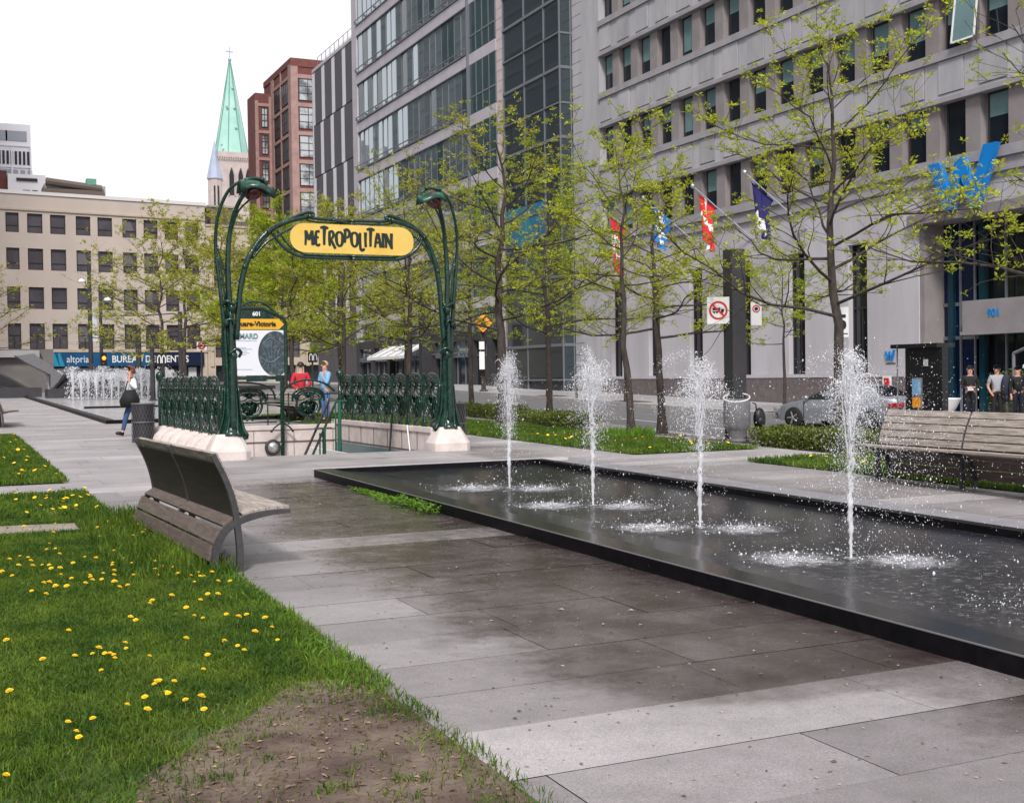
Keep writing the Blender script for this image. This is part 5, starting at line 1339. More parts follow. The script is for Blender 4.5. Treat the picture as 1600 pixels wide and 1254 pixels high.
# ---------------------------------------------------------------- silver car
def car(label, x, y, z):
    """long axis along Y, nose towards +Y"""
    c = thing('parked_car', label, 'car', (x, y, z))
    L, Wd = 4.55, 1.74
    side = [(2.28, .30), (2.26, .50), (2.18, .63), (1.55, .78), (1.05, .86), (.25, 1.24), (-.1, 1.32), (-.75, 1.32), (-1.15, 1.23), (-1.72, .94), (-2.18, .90), (-2.27, .72), (-2.26, .34), (-2.1, .24), (2.1, .22)]
    belt = .84
    mb = MB()
    secs = []
    ys = sorted(set([round(v, 3) for v in np.linspace(-2.27, 2.28, 40)]))
    up = [(p[0], p[1]) for p in side[:13]][::-1]
    xs_, zs_ = [p[0] for p in up], [p[1] for p in up]
    n = 14
    for yv in ys:
        zt = float(np.interp(yv, xs_, zs_)); zlow = .24+.10*max(0, abs(yv)-1.95)/.33
        zb_ = min(zt, float(np.interp(yv, [-2.27, -1.7, 1.1, 2.28], [.80, .90, .84, .58]))); e = 1-.30*max(0, (abs(yv)-1.7)/.58)**2
        hw = Wd/2*e; row = []
        pts = [(hw*.96, zlow), (hw, (zlow+zb_)/2), (hw*.97, zb_), (hw*.97-(zt-zb_)*.35*.9, zb_+(zt-zb_)*.7), (hw*.97-(zt-zb_)*.62, zt-.02*(zt > zb_+.1)), (0, zt+.02)]
        full = pts+[(-a, b) for a, b in pts[::-1][1:]]
        secs.append([(a, yv, b) for a, b in full])
    m_ = len(secs[0])
    for s in secs: mb.v += s
    for i in range(len(secs)-1):
        yc = (ys[i]+ys[i+1])/2
        for j in range(m_-1):
            mi = 0
            mb.f.append((i*m_+j, i*m_+j+1, (i+1)*m_+j+1, (i+1)*m_+j)); mb.m.append(mi)
    mb.f.append(tuple(range(m_))); mb.m.append(0); mb.f.append(tuple((len(secs)-1)*m_+k for k in range(m_))[::-1]); mb.m.append(0)
    mb.build('body', M['silver'], c, local=True, smooth=True)
    mb = MB()                                             # side glass, front and rear screens
    for s in (-1, 1):
        f = lambda yv, zv: (s*(Wd/2*.985-(zv-.84)*.52+.006), yv, zv)
        mb.poly([f(.98, .88), f(.28, 1.19), f(-.30, 1.25), f(-.30, .88)]); mb.poly([f(-.36, .88), f(-.36, 1.25), f(-.85, 1.24), f(-1.30, .95), f(-1.30, .90)])
    mb.quad((-.60, .99, .92), (.60, .99, .92), (.50, .33, 1.235), (-.50, .33, 1.235)); mb.quad((-.5, -1.12, 1.265), (.5, -1.12, 1.265), (.6, -1.68, .99), (-.6, -1.68, .99))
    mb.build('window', M['carglass'], c, local=True)
    for yv in (1.38, -1.35):
        for s in (-1, 1):
            Mx = Matrix.Rotation(R_(90), 4, 'Y'); mb = MB(); mb.lathe([(.20, -.10), (.315, -.10), (.325, -.05), (.325, .07), (.31, .10), (.21, .10)], (s*.82, yv, .325), 24, M=Mx); ty = mb.build('tyre', M['tyre'], c, local=True, smooth=True)
            mb = MB(); mb.lathe([(.21, -.08), (.21, .09), (.19, .085), (.05, .06), (.01, .07)], (s*.82, yv, .325), 20, M=Mx)
            for k in range(5):
                a = 2*math.pi*k/5; mb.tube([(s*.925, yv, .325), (s*.925, yv+.19*math.cos(a), .325+.19*math.sin(a))], .022, 5)
            o = mb.build('rim', M['chrome'], None, local=True); o.parent = ty
    for s in (-1, 1):
        mb = MB(); mb.box(s*.52, -2.285, .66, s*.82, -2.10, .80); mb.box(s*.80, -2.26, .66, s*.852, -1.98, .78); mb.build('tail_light', M['taillight'], c, local=True, bevel=.01)
        mb = MB(); mb.box(s*.50, 2.10, .52, s*.78, 2.27, .64); mb.build('headlight', M['chrome'], c, local=True, bevel=.02)
        mb = MB(); mb.ball((s*.92, .85, .93), .09, 8, sc=(1, .7, .8)); mb.build('mirror', M['silver'], c, local=True, smooth=True)
    mb = MB(); mb.box(-.80, -2.33, .30, .80, -2.24, .52); mb.box(-.8, 2.22, .28, .8, 2.31, .46); mb.build('bumper', M['silver'], c, local=True, bevel=.03)
    mb = MB()
    for s in (-1, 1):
        for yv in (1.0, -.33, -1.0): mb.box(s*(Wd/2-.01), yv-.006, .32, s*(Wd/2+.004), yv+.006, .84)
    mb.build('door_gap', M['black'], c, local=True)
    return c
car('silver sedan parked at the far kerb behind the spray of the nearest jet', 24.55, 29.0, s_(29)+.0).rotation_euler = (0, 0, R_(12))
t = car('dark sedan standing just behind the silver one, mostly hidden by a pillar', 24.9, 24.2, s_(24.2)) if False else None
# ---------------------------------------------------------------- street trees
def tree(label, x, y, H, seed, tr=.085, clear=2.2, R=2.4, limbs=16, lean=(0, 0), leaf='leafA', dens=1.0, leafsize=.062, name='honey_locust', z=None, lift=.5):
    rng = random.Random(seed); z0 = (g(x, y) if z is None else z)-.03
    T = thing(name, label, 'tree', (x, y, z0), 0, 'young locust trees in the square and street')
    mb = MB(); tips = []
    def branch(p, d, L, r, n, depth, up):
        pts = [p.copy()]; dirs = [d.copy()]
        for i in range(n):
            d = (d+Vector((rng.gauss(0, .20), rng.gauss(0, .20), rng.gauss(0, .13)+up))).normalized()
            p = p+d*(L/n); pts.append(p.copy()); dirs.append(d.copy())
        rad = [max(r*(1-.72*i/n), .0035) for i in range(n+1)]
        mb.tube(pts, rad, 6 if depth == 0 else (5 if depth == 1 else 3), caps=False)
        return pts, dirs, rad
    # trunk
    n = 12; p = Vector((0, 0, 0)); tp = [p.copy()]; td = []
    ph = rng.uniform(0, 6.28)
    for i in range(n):
        f = (i+1)/n
        p = Vector((lean[0]*f*H+math.sin(f*5+ph)*.05*f*H*.25+rng.gauss(0, .018)*H*f*.6, lean[1]*f*H+math.cos(f*4+ph)*.05*f*H*.2+rng.gauss(0, .018)*H*f*.6, H*.93*f)); tp.append(p)
    rad = [tr*1.5]+[tr*(1-.86*(i/n)**1.1) for i in range(1, n+1)]
    mb.tube(tp, rad, 9, caps=False)
    def at_h(z_):
        for i in range(n):
            if tp[i+1].z >= z_: 
                t = (z_-tp[i].z)/max(tp[i+1].z-tp[i].z, 1e-4); return tp[i].lerp(tp[i+1], t), lerp(rad[i], rad[i+1], t)
        return tp[-1].copy(), rad[-1]
    ang = rng.uniform(0, 6.28)
    for k in range(limbs):
        f = (k+.5)/limbs; hz = clear+(H*.93-clear)*f**.95; b0, r0_ = at_h(hz)
        ang += 2.4+rng.gauss(0, .3)
        el_ = lerp(R_(6), R_(50), f**1.3)+rng.gauss(0, .12)
        L = R*(1.12-.66*f)*rng.uniform(.7, 1.25)
        d = Vector((math.cos(ang)*math.cos(el_), math.sin(ang)*math.cos(el_), math.sin(el_)))
        pts, dirs, rr = branch(b0, d, L, min(r0_*.46, .036), 6, 1, .035)
        tips.append((pts[-1], dirs[-1]))
        nsub = max(3, int(L*3.6))
        for s in range(nsub):
            q = .25+.75*(s+rng.random()*.6)/nsub; i = min(int(q*6), 5); bp = pts[i].lerp(pts[i+1], q*6-i if q < 1 else 1)
            side_ = dirs[i].cross(Vector((0, 0, 1))); side_ = side_.normalized() if side_.length > .1 else Vector((1, 0, 0))
            sg_ = 1 if s % 2 else -1
            dd = (dirs[i]*.75+side_*sg_*rng.uniform(.5, 1.0)+Vector((0, 0, rng.uniform(-.15, .5)))).normalized()
            L2 = L*rng.uniform(.24, .42)
            p2, d2, _ = branch(bp, dd, L2, max(rr[i]*.5, .006), 4, 2, .03)
            tips.append((p2[-1], d2[-1])); tips.append((p2[2], d2[2]))
            for s3 in range(2 if L2 > .35 else 1):
                j = rng.randint(1, 3); s2 = d2[j].cross(Vector((0, 0, 1))); s2 = s2.normalized() if s2.length > .1 else Vector((0, 1, 0))
                d3 = (d2[j]*.6+s2*rng.choice((-1, 1))*rng.uniform(.5, 1)+Vector((0, 0, rng.uniform(-.1, .5)))).normalized()
                p3, dd3, _ = branch(p2[j], d3, L2*rng.uniform(.4, .75), .005, 3, 3, .03)
                tips.append((p3[-1], dd3[-1])); 
                if rng.random() < .6: tips.append((p3[1], dd3[1]))
    mb.build('trunk', M['bark'], T, local=True, smooth=True)
    # leaves: tufts of narrow leaflets
    nr = np.random.default_rng(seed+1000)
    C = np.array([tuple(t[0]) for t in tips if rng.random() < dens]); D = np.array([tuple(t[1]) for t in tips])[:len(C)]
    extra = nr.integers(0, len(C), int(len(C)*max(0, dens-1))) if dens > 1 else []
    if len(extra): C = np.concatenate([C, C[extra]+nr.normal(0, .12, (len(extra), 3))])
    per = 13; Cc = np.repeat(C, per, 0); N = len(Cc)
    tuft = np.repeat(nr.uniform(.6, 1.3, len(C)), per)
    dr = nr.normal(0, 1, (N, 3)); dr[:, 2] = dr[:, 2]*.55+.25; dr /= np.linalg.norm(dr, axis=1)[:, None]
    off = dr*nr.uniform(.0, .05, (N, 1))*tuft[:, None]
    P = Cc+off; ln = (leafsize*1.3*nr.uniform(.5, 1.25, N)*tuft)[:, None]; wd = ln*.20
    sd_ = np.cross(dr, nr.normal(0, 1, (N, 3))); sd_ /= np.linalg.norm(sd_, axis=1)[:, None]+1e-6
    V = np.stack([P, P+dr*ln*.5+sd_*wd, P+dr*ln, P+dr*ln*.5-sd_*wd], 1).reshape(-1, 3)
    F = (np.arange(N)*4)[:, None]+np.array([[0, 1, 2, 3]])
    np_mesh('crown', V, F, [M[leaf]], parent=T)
    return T
tree('big spreading locust with layered branches, left of the blue letter', 16.1, 19.3, 8.3, 3, .125, 2.6, 3.6, 24, (-.012, .01), 'leafA', 1.15, .064)
tree('slim leaning locust rising from a weedy tuft, left of its straighter neighbour', 13.4, 22.8, 6.4, 5, .085, 3.0, 2.5, 16, (-.035, .02), 'leafA', 1.15)
tree('straight locust between the weedy tuft tree and the charcoal mast', 16.4, 26.4, 6.9, 8, .11, 2.3, 2.6, 18, (-.03, .0), 'leafA', 1.15)
tree('locust behind the long hedge, left of the flags', 16.4, 32.7, 7.6, 13, .10, 2.3, 3.1, 22, (0, 0), 'leafB', 1.3)
tree('thick-trunked locust right of the subway entrance, growing through the grass strip', 13.3, 29.2, 7.9, 17, .15, 2.4, 3.2, 22, (0, 0), 'leafC', 1.0)
tree('slim locust just right of the subway entrance, by the hedge end', 16.4, 38.6, 7.6, 19, .10, 2.4, 3.0, 20, (0, 0), 'leafB', 1.1)
tree('locust seen under the yellow sign at its right end', 13.3, 36.3, 7.2, 23, .11, 2.3, 3.0, 20, (.01, 0), 'leafC', 1.05)
tree('locust behind the right half of the subway entrance, before the awning', 16.4, 44.9, 7.8, 29, .11, 2.4, 3.1, 20, (0, 0), 'leafB', 1.1)
tree('locust with a slim trunk behind the middle of the arch', 13.3, 43.2, 7.4, 31, .10, 2.2, 3.2, 20, (0, 0), 'leafC', 1.2)
tree('locust beyond the blond man', 13.5, 51, 7.6, 37, .11, 2.2, 3.4, 20, (0, 0), 'leafB', 1.7, .10)
tree('locust far behind the arch, left of the grey pole', 16.5, 54, 8.0, 41, .11, 2.4, 3.6, 20, (0, 0), 'leafC', 1.7, .10)
tree('locust behind the station board with forked stems', 11.6, 55, 8.0, 43, .12, 2.2, 3.4, 20, (0, 0), 'leafC', 1.0, .10)
tree('bare-branched locust left of the arch, before the tan office block', 9.9, 62, 8.4, 47, .12, 2.4, 3.8, 22, (0, 0), 'leafC', .55, .10)
tree('locust before the cream building, left of the green post', 12.4, 70, 9.4, 53, .14, 2.6, 4.2, 22, (0, 0), 'leafC', .8, .10)
tree('locust before the cream building, right of the station board', 17.0, 66, 8.8, 59, .13, 2.4, 3.8, 20, (0, 0), 'leafB', 1.6, .11)
tree('locust far down the street under the striped facade', 19.5, 74, 9.2, 61, .13, 2.6, 4.0, 20, (0, 0), 'leafB', 1.6, .11)
tree('thinly leafed tree at the left edge before the tan office block', 3.0, 96, 9.0, 67, .14, 2.8, 4.5, 20, (.05, 0), 'leafC', .35, .10)
tree('small pale-leaved tree on the far pavement beside the grey facade, right of the mast', 26.3, 34.4, 5.6, 71, .065, 2.3, 2.1, 16, (0, 0), 'leafB', 1.2)
tree('thin tree on the far pavement behind the second fountain jet', 26.3, 45.2, 6.0, 73, .07, 2.4, 2.4, 16, (0, 0), 'leafC', 1.05)
tree('young tree on the far pavement before the glass bay', 26.3, 52.6, 6.2, 79, .07, 2.4, 2.5, 16, (0, 0), 'leafB', 1.1)
tree('tree just beyond the right edge whose branches reach over the blue entrance', 15.2, 11.7, 7.6, 83, .11, 2.4, 3.2, 14, (-.0, .06), 'leafA', .60, .056)
# trees seen on the far pavement: square earth pits
for i, (x, y) in enumerate([(26.9, 34.4), (26.9, 45.2), (26.9, 52.6)]): pass
mb = MB()
for (x, y) in ((16.4, 26.4), (16.3, 23.4), (16.2, 19.4), (16.4, 32.7)):
    a = .75; mb.poly([(x-a, y-a*1.4, g(x-a, y-a*1.4)+.012), (x+a, y-a*1.4, g(x+a, y-a*1.4)+.012), (x+a, y+a*1.4, g(x+a, y+a*1.4)+.012), (x-a, y+a*1.4, g(x-a, y+a*1.4)+.012)])
for (x, y) in ((26.6, 34.4), (26.6, 45.2), (26.6, 52.6)):
    a = .55; mb.poly([(x-a, y-a*1.6, g(x, y-a*1.6)+.02), (x+a, y-a*1.6, g(x, y-a*1.6)+.02), (x+a, y+a*1.6, g(x, y+a*1.6)+.02), (x-a, y+a*1.6, g(x, y+a*1.6)+.02)])
tag(mb.build('tree_pits', M['soil']), kind='structure')
# ---------------------------------------------------------------- hedges
def hedge(label, x0, x1, y0, y1, h, seed, n=9000, leaf='hedge'):
    rng = np.random.default_rng(seed); t = thing('hedge', label, 'hedge', ((x0+x1)/2, (y0+y1)/2, g((x0+x1)/2, (y0+y1)/2)-.03), 0, 'low clipped hedges along the street')
    u = rng.uniform(0, 1, (n, 3)); face = rng.uniform(0, 1, n)
    X = (u[:, 0]-.5)*(x1-x0); Y = (u[:, 1]-.5)*(y1-y0)
    top = h*(1+.18*np.array([noise.noise((float(a)*1.6+seed, float(b)*1.6, 0)) for a, b in zip(X, Y)]))
    Z = u[:, 2]**.6*top
    P = np.c_[X, Y, Z]+rng.normal(0, .03, (n, 3)); dr = rng.normal(0, 1, (n, 3)); dr[:, 2] = np.abs(dr[:, 2])*.8; dr /= np.linalg.norm(dr, axis=1)[:, None]
    ln = rng.uniform(.035, .085, (n, 1)); sd_ = np.cross(dr, rng.normal(0, 1, (n, 3))); sd_ /= np.linalg.norm(sd_, axis=1)[:, None]
    V = np.stack([P, P+dr*ln*.5+sd_*ln*.33, P+dr*ln, P+dr*ln*.5-sd_*ln*.33], 1).reshape(-1, 3)
    np_mesh('foliage', V, (np.arange(n)*4)[:, None]+np.array([[0, 1, 2, 3]]), [M[leaf]], parent=t)
    mb = MB(); r = random.Random(seed)
    for k in range(int(n/90)):
        x, y = r.uniform(-.45, .45)*(x1-x0), r.uniform(-.48, .48)*(y1-y0); mb.tube([(x, y, 0), (x+r.gauss(0, .06), y+r.gauss(0, .08), h*.9)], [.008, .004], 3)
    mb.build('stems', M['bark'], t, local=True)
hedge('low hedge right of the right pedestal of the subway entrance', 15.0, 15.9, 33.0, 38.5, .42, 1)
hedge('long low hedge in the middle, behind the first fountain jet', 14.2, 15.2, 27.2, 31.2, .38, 2)
hedge('low hedge right of the mast, partly behind the nearest jet', 14.6, 15.7, 16.9, 20.3, .44, 3, 14000)
hedge('dark hedge in front of the entrance, behind the right-hand bench', 15.0, 16.2, 10.2, 14.8, .38, 4)
# ---------------------------------------------------------------- dandelions
DP = [(0.81, 10.02), (0.69, 9.09), (0.65, 9.23), (0.74, 9.09), (0.66, 7.68), (0.3, 7.43), (0.89, 7.1), (0.88, 7.04), (0.82, 6.86), (0.81, 6.88), (0.6, 8.82), (0.52, 9.13), (0.63, 6.99), (0.71, 6.97), (0.73, 6.94), (0.75, 6.92), (0.81, 6.97), (0.71, 6.57), (0.97, 6.75), (0.93, 6.22), (0.94, 6.19), (0.91, 6.15), (0.93, 5.96), (0.92, 5.92), (1.02, 6.19), (0.26, 6.24), (0.73, 5.81), (0.81, 5.9), (0.82, 5.69), (0.99, 5.76), (1.04, 5.69), (1.02, 5.57), (0.48, 5.69), (0.57, 5.64), (0.48, 5.49), (0.47, 5.39), (0.2, 5.05), (0.45, 6.86), (1.2, 6.98), (1.24, 6.62), (1.2, 6.39), (1.41, 6.92), (1.4, 6.91), (1.44, 6.79), (1.48, 6.7), (1.75, 7.37), (1.73, 7.15), (1.68, 6.85), (1.63, 7.07), (1.68, 7.56), (1.59, 7.42), (1.56, 7.67), (1.68, 8.37), (1.84, 8.79), (1.74, 8.76), (1.58, 8.37), (1.54, 8.26), (1.43, 7.65), (1.38, 7.7), (1.36, 7.94), (1.39, 8.47), (1.22, 8.26), (1.19, 8.22), (1.02, 7.72), (1.04, 7.86), (1.16, 8.98), (1.08, 8.85), (1.01, 9.36), (0.92, 9.29), (0.83, 9.46), (0.77, 9.71), (0.71, 10.0), (0.53, 10.35), (0.56, 10.93), (0.6, 10.38), (1.65, 11.79), (1.74, 12.1), (1.61, 11.71), (1.42, 9.49), (1.42, 9.42), (1.52, 10.02), (1.56, 9.31), (1.64, 9.24), (1.71, 9.39), (1.83, 9.33), (1.26, 9.41), (1.11, 9.4), (1.07, 9.17), (1.09, 9.73), (1.04, 10.63), (0.94, 9.22), (1.3, 10.4), (0.4, 10.11), (0.69, 10.33), (0.84, 10.69), (0.89, 10.22)]
dr_ = random.Random(4)
for k in range(44): DP.append((dr_.uniform(.35, 1.9), dr_.uniform(8.8, 13.2)))
protos = []
for v in range(4):
    t = thing('dandelion', 'small yellow dandelion in flower in the near lawn', 'flower', (0, 0, -5), 0, 'dandelions in the near lawn')
    mb = MB(); h = (.065, .08, .09, .075)[v]; mb.tube([(0, 0, 0), (.008*(v-1), .004, h*.6), (.012*(v-1), .006, h)], .0018, 4); mb.build('stem', M['stemm'], t, local=True)
    mb = MB(); r = random.Random(v); c = Vector((.012*(v-1), .006, h)); tl = Vector((r.uniform(-.3, .3), r.uniform(-.6, -.1), 1)).normalized()
    for ringi, (rr, up, nn) in enumerate(((.0195, .003, 18), (.015, .007, 14), (.009, .011, 9))):
        e1 = tl.orthogonal().normalized(); e2 = tl.cross(e1)
        for q in range(nn):
            a = 2*math.pi*q/nn+ringi*.3; dq = e1*math.cos(a)+e2*math.sin(a); sq = tl.cross(dq)
            p0 = c+tl*.002; p1 = c+dq*rr*r.uniform(.85, 1.1)+tl*up
            mb.quad(tuple(p0+sq*.0015), tuple(p1+sq*.0035), tuple(p1-sq*.0035), tuple(p0-sq*.0015))
    mb.ball(tuple(c+tl*.002), .008, 8, sc=(1, 1, .7)); mb.build('flower_head', M['dand'], t, local=True); protos.append(t)
bpy.context.view_layer.update()
for i, (x, y) in enumerate(DP):
    if soil_in(x, y): continue
    p = protos[i % 4]
    if i < 4: p.location = (x, y, g(x, y)+.012); p.rotation_euler[2] = dr_.uniform(0, 6.28)*0
    else: dup(p, (x, y, g(x, y)+.012), 0, sc=dr_.uniform(.6, .95))
def far_dandelions(n, rect, label, group, seed, s=1.0):
    r = random.Random(seed); me = None
    for k in range(n):
        x, y = r.uniform(rect[0], rect[1]), r.uniform(rect[2], rect[3])
        if me is None:
            mb = MB(); mb.tube([(0, 0, 0), (0, 0, .09)], .002, 3); 
            for q in range(10):
                a = .628*q; mb.quad((0, 0, .088), (.022*math.cos(a-.28), .022*math.sin(a-.28), .098), (.026*math.cos(a), .026*math.sin(a), .100), (.022*math.cos(a+.28), .022*math.sin(a+.28), .098), 1)
            me = mb.mesh('dandelion'); me.materials.append(M['stemm']); me.materials.append(M['dand'])
        o = link('dandelion', me); o.location = (x, y, g(x, y)+.01); o.rotation_euler = (r.gauss(0, .3), r.gauss(0, .3), 0); o.scale = [s*r.uniform(.8, 1.2)]*3
        tag(o, label, 'flower', group)
far_dandelions(34, (.75, 1.6, 14.05, 16.7), 'small yellow dandelion in the narrow middle lawn', 'dandelions in the middle lawn', 1)
far_dandelions(45, (.9, 1.5, 18.4, 31), 'small yellow dandelion in the rear lawn', 'dandelions in the rear lawn', 2, 1.2)
far_dandelions(34, (11.2, 13.6, 18.6, 24), 'yellow dandelion in the street-side grass strip', 'dandelions in the street-side strip', 3, 1.3)
far_dandelions(26, (11.8, 13.8, 11, 16.2), 'yellow dandelion in the grass behind the right-hand bench', 'dandelions behind the right-hand bench', 4, 1.2)
# ---------------------------------------------------------------- grey office building on the right (facade plane X = 31, facing -X)
FX = 31.0
OB = thing('office_building', 'large grey stone office building with teal-blind windows and a blue glass entrance', 'building', (FX, 42, .3))
rb = random.Random(5)
fl = [8.67, 12.27, 15.93, 19.60, 23.25, 26.9, 30.5]      # sill ledge levels
mb = MB(); mp_ = MB(); ml = MB(); mj = MB()
Y0, Y1 = 18.0, 55.55
WIN = [55.55-1.81*k for k in range(21)]
for k, z in enumerate(fl):
    zl = z+1.95 if k else 10.62; zn = fl[k+1] if k+1 < len(fl) else z+3.6
    # band of window piers (set back) between ledge and lintel
    for i, yw in enumerate(WIN):
        y_r = yw-.15-1.02                                  # window occupies yw-.15 .. yw-1.17
        if y_r < Y0: continue
        mp_.box(FX+.12, y_r-.64, z+.06, FX+.6, y_r, zl)
        m1 = MB()
        m1.box(FX+.30, y_r+.003, z+.06, FX+.36, y_r+.075, zl-.002); m1.box(FX+.30, y_r+.95, z+.06, FX+.36, y_r+1.017, zl-.002)
        m1.box(FX+.30, y_r+.078, zl-.08, FX+.36, y_r+.948, zl-.002); m1.box(FX+.30, y_r+.078, z+.06, FX+.36, y_r+.948, z+.13)
        if k < 5:
            wn = m1.build('window', M['bronze'], OB, loc=(FX+.3, y_r, z))
            m2 = MB(); m2.quad((FX+.325, y_r+.08, z+.13), (FX+.325, y_r+.945, z+.13), (FX+.325, y_r+.945, zl-.08), (FX+.325, y_r+.08, zl-.08))
            m2.build('pane', M['glassd'], wn, loc=(FX+.325, y_r, z))
            if rb.random() < .72:
                f = rb.choice((.3, .42, .5, .5, .62, .85)); m2 = MB(); zz = lerp(zl-.08, z+.13, f)
                m2.quad((FX+.318, y_r+.08, zz), (FX+.318, y_r+.945, zz), (FX+.318, y_r+.945, zl-.08), (FX+.318, y_r+.08, zl-.08)); m2.build('blind', M['blind'], wn, loc=(FX+.32, y_r, z))
    mp_.box(FX+.62-.24, Y0, z+.061, FX+.61, Y1, zl-.001); mp_.build('window_pier_row', M['wpier'], OB); mp_ = MB()
    mb.box(FX+.001, Y0, zl+.17, FX+.5, Y1, zn-.24)           # spandrel
    ml.box(FX-.10, Y0, zn-.237, FX+.5, Y1+.02, zn+.057)      # sill ledge
    ml.box(FX-.07, Y0, zl+.002, FX+.5, Y1+.02, zl+.167)      # lintel ledge
    if k < 5:
        for i, yw in enumerate(WIN):
            if yw-.9 < Y0: continue
            mb.box(FX-.03, yw-.66-.56, zl+.30, FX+.0004, yw-.66+.56, zn-.27, 1)
            mb.box(FX-.004, yw-1.245, zl+.171, FX+.0002, yw-1.228, zn-.24, 2); mb.box(FX-.004, yw-1.225, zl+.275, FX+.0002, yw-.10, zl+.297, 2)
mb.box(FX+.6, Y0, 7.93, FX+14, Y1, 34.0); mb.box(FX+1.3, Y0, -1, FX+14, Y1, 7.929); mb.box(FX+.51, 33.0, -1, FX+1.298, Y1, 7.927)
mb.box(FX, Y1+.022, 0, FX+.6, Y1+.60, 34)
wl = mb.build('wall', [M['wstone'], mat('spandrel_stone', (.30, .297, .325), rough=.85, col2=(.40, .395, .425), scale=.8, detail=9, stretch=(1, 1, .35), thr=(.35, .65), island=.10), M['granite']], OB)
ml.build('ledge', M['wstone2'], OB)
# first-floor cornice and lower storey with tall windows
mb = MB(); mb.box(FX-.16, Y0, 8.38, FX+.5, Y1+.02, 8.726); mb.box(FX-.06, Y0, 8.05, FX+.5, Y1+.02, 8.377); mb.box(FX-.12, Y0, 7.93, FX+.5, Y1+.02, 8.047); mb.build('cornice', M['wstone2'], OB)
TW = [54.1-3.6*k for k in range(6)]                       # tall windows
mb = MB(); edges_ = [Y1]
for y in TW:
    mb.box(FX, y+.52, 1.50, FX+.5, edges_[-1], 6.30); edges_.append(y-.52)
mb.box(FX, 32.95, 1.50, FX+.5, edges_[-1], 6.30); mb.box(FX+.002, 32.95, 6.302, FX+.5, Y1, 7.928)
mb.box(FX, Y0, .0, FX+.5, 27.6, 7.928); mb.box(FX+.002, 27.602, 7.0, FX+.5, 32.948, 7.928)
mb.build('lower_wall', M['wbase'], OB)
mb = MB(); mb.box(FX-.10, 32.95, -.6, FX+.5, Y1, 1.36); mb.build('granite_base', M['granite'], OB)
mb = MB(); mb.box(FX-.12, 32.95, 1.363, FX+.5, Y1, 1.497); mb.build('base_moulding', M['wbase'], OB)
for y in TW:
    m1 = MB(); m1.box(FX+.22, y-.518, 1.5, FX+.3, y-.46, 6.298); m1.box(FX+.22, y+.46, 1.5, FX+.3, y+.518, 6.298); m1.box(FX+.22, y-.458, 3.9, FX+.3, y+.458, 3.97); m1.box(FX+.22, y-.03, 1.5, FX+.3, y+.03, 3.898)
    wn = m1.build('tall_window', M['bronze'], OB, loc=(FX+.25, y, 2))
    m1 = MB(); m1.quad((FX+.28, y-.46, 1.5), (FX+.28, y+.46, 1.5), (FX+.28, y+.46, 6.3), (FX+.28, y-.46, 6.3)); m1.build('pane', M['glassd'], wn, loc=(FX+.28, y, 2))
# the one open window with a white frame
m1 = MB(); mt = Matrix.Translation((FX+.12, 30.06, 17.8)) @ Matrix.Rotation(R_(0), 4, 'Z')
yA, yB, zA, zB = 30.10, 31.14, 16.02-3.6, 17.86-3.6
for (a, b, c, d) in ((yA, yA+.06, zA, zB), (yB-.06, yB, zA, zB), (yA, yB, zA, zA+.06), (yA, yB, zB-.06, zB)):
    m1.box(FX-.16 if c == zA else FX+.02, a, c, FX-.12 if c == zA else FX+.06, b, d) if False else m1.prism([(FX-.22+.24*(c-zA)/(zB-zA), a, c), (FX-.22+.24*(c-zA)/(zB-zA), b, c), (FX-.22+.24*(d-zA)/(zB-zA), b, d), (FX-.22+.24*(d-zA)/(zB-zA), a, d)], (-.04, 0, 0))
ow = m1.build('open_window', M['white'], OB)
m1 = MB(); m1.quad((FX-.23, yA+.05, zA+.05), (FX-.23, yB-.05, zA+.05), (FX, yB-.05, zB-.05), (FX, yA+.05, zB-.05)); m1.build('pane', M['blind'], ow)
# entrance
E1, E0 = 32.948, 27.602
mb = MB(); mb.box(FX+.05, E1-.22, -.4, FX+1.2, E1, 7.0); mb.box(FX+.05, E0, -.4, FX+1.2, E0+.2, 7.0); mb.box(FX-.25, E0-.3, 6.62, FX+1.2, E1+.3, 6.96)
mb.build('entrance_frame', M['wpier'], OB)
mb = MB(); mb.box(FX+.95, 31.3, 0, FX+1.0, E1-.23, 6.6); mb.box(FX+.95, E0+.21, 0, FX+1.0, 28.5, 6.6); mb.build('blue_glass', M['navy'], OB)
mb = MB(); mb.box(FX+1.1, E0+.21, 0, FX+1.15, E1-.23, 6.61); mb.build('dark_glass', M['glassd'], OB)
mb = MB()
for y in (32.3, 30.9): mb.box(FX+.80, y-.14, 0, FX+.94, y+.10, 6.6)
mb.box(FX+.80, 28.45, 0, FX+.94, 28.62, 3.0); mb.build('teal_fin', M['teal'], OB)
mb = MB()
for z in (3.78, 2.62, ): 
    mb.box(FX+.90, 31.12, z, FX+.948, E1-.23, z+.12); mb.box(FX+.90, E0+.21, z, FX+.948, 28.45, z+.12)
for y in (31.9, 31.25, 29.9, 28.55): mb.box(FX+.86, y-.03, 0, FX+.93, y+.03, 6.6)
mb.build('entrance_mullion', M['mull'], OB)
mb = MB(); mb.box(FX+.18, 28.5, 2.86, FX+.78, 31.12, 3.88); mb.box(FX+.15, 28.45, 2.74, FX+.8, 31.2, 2.857); cp = mb.build('number_panel', mat('number_panel_stone', (.27, .25, .265), rough=.7, col2=(.22, .205, .215), scale=1.5), OB)
text_obj('street_number', '901', .36, M['blue'], (FX+.165, 29.75, 3.42), (0, -1, 0), (0, 0, 1), cp, bold=.006)
mb = MB()                                               # W lettermark, a thick solid letter
OUT = [(0, .93), (.18, .93), (.325, .36), (.45, .94), (.57, .94), (.70, .38), (.87, 1.08), (1.06, 1.08), (.785, 0), (.67, 0), (.52, .60), (.38, 0), (.25, 0)]
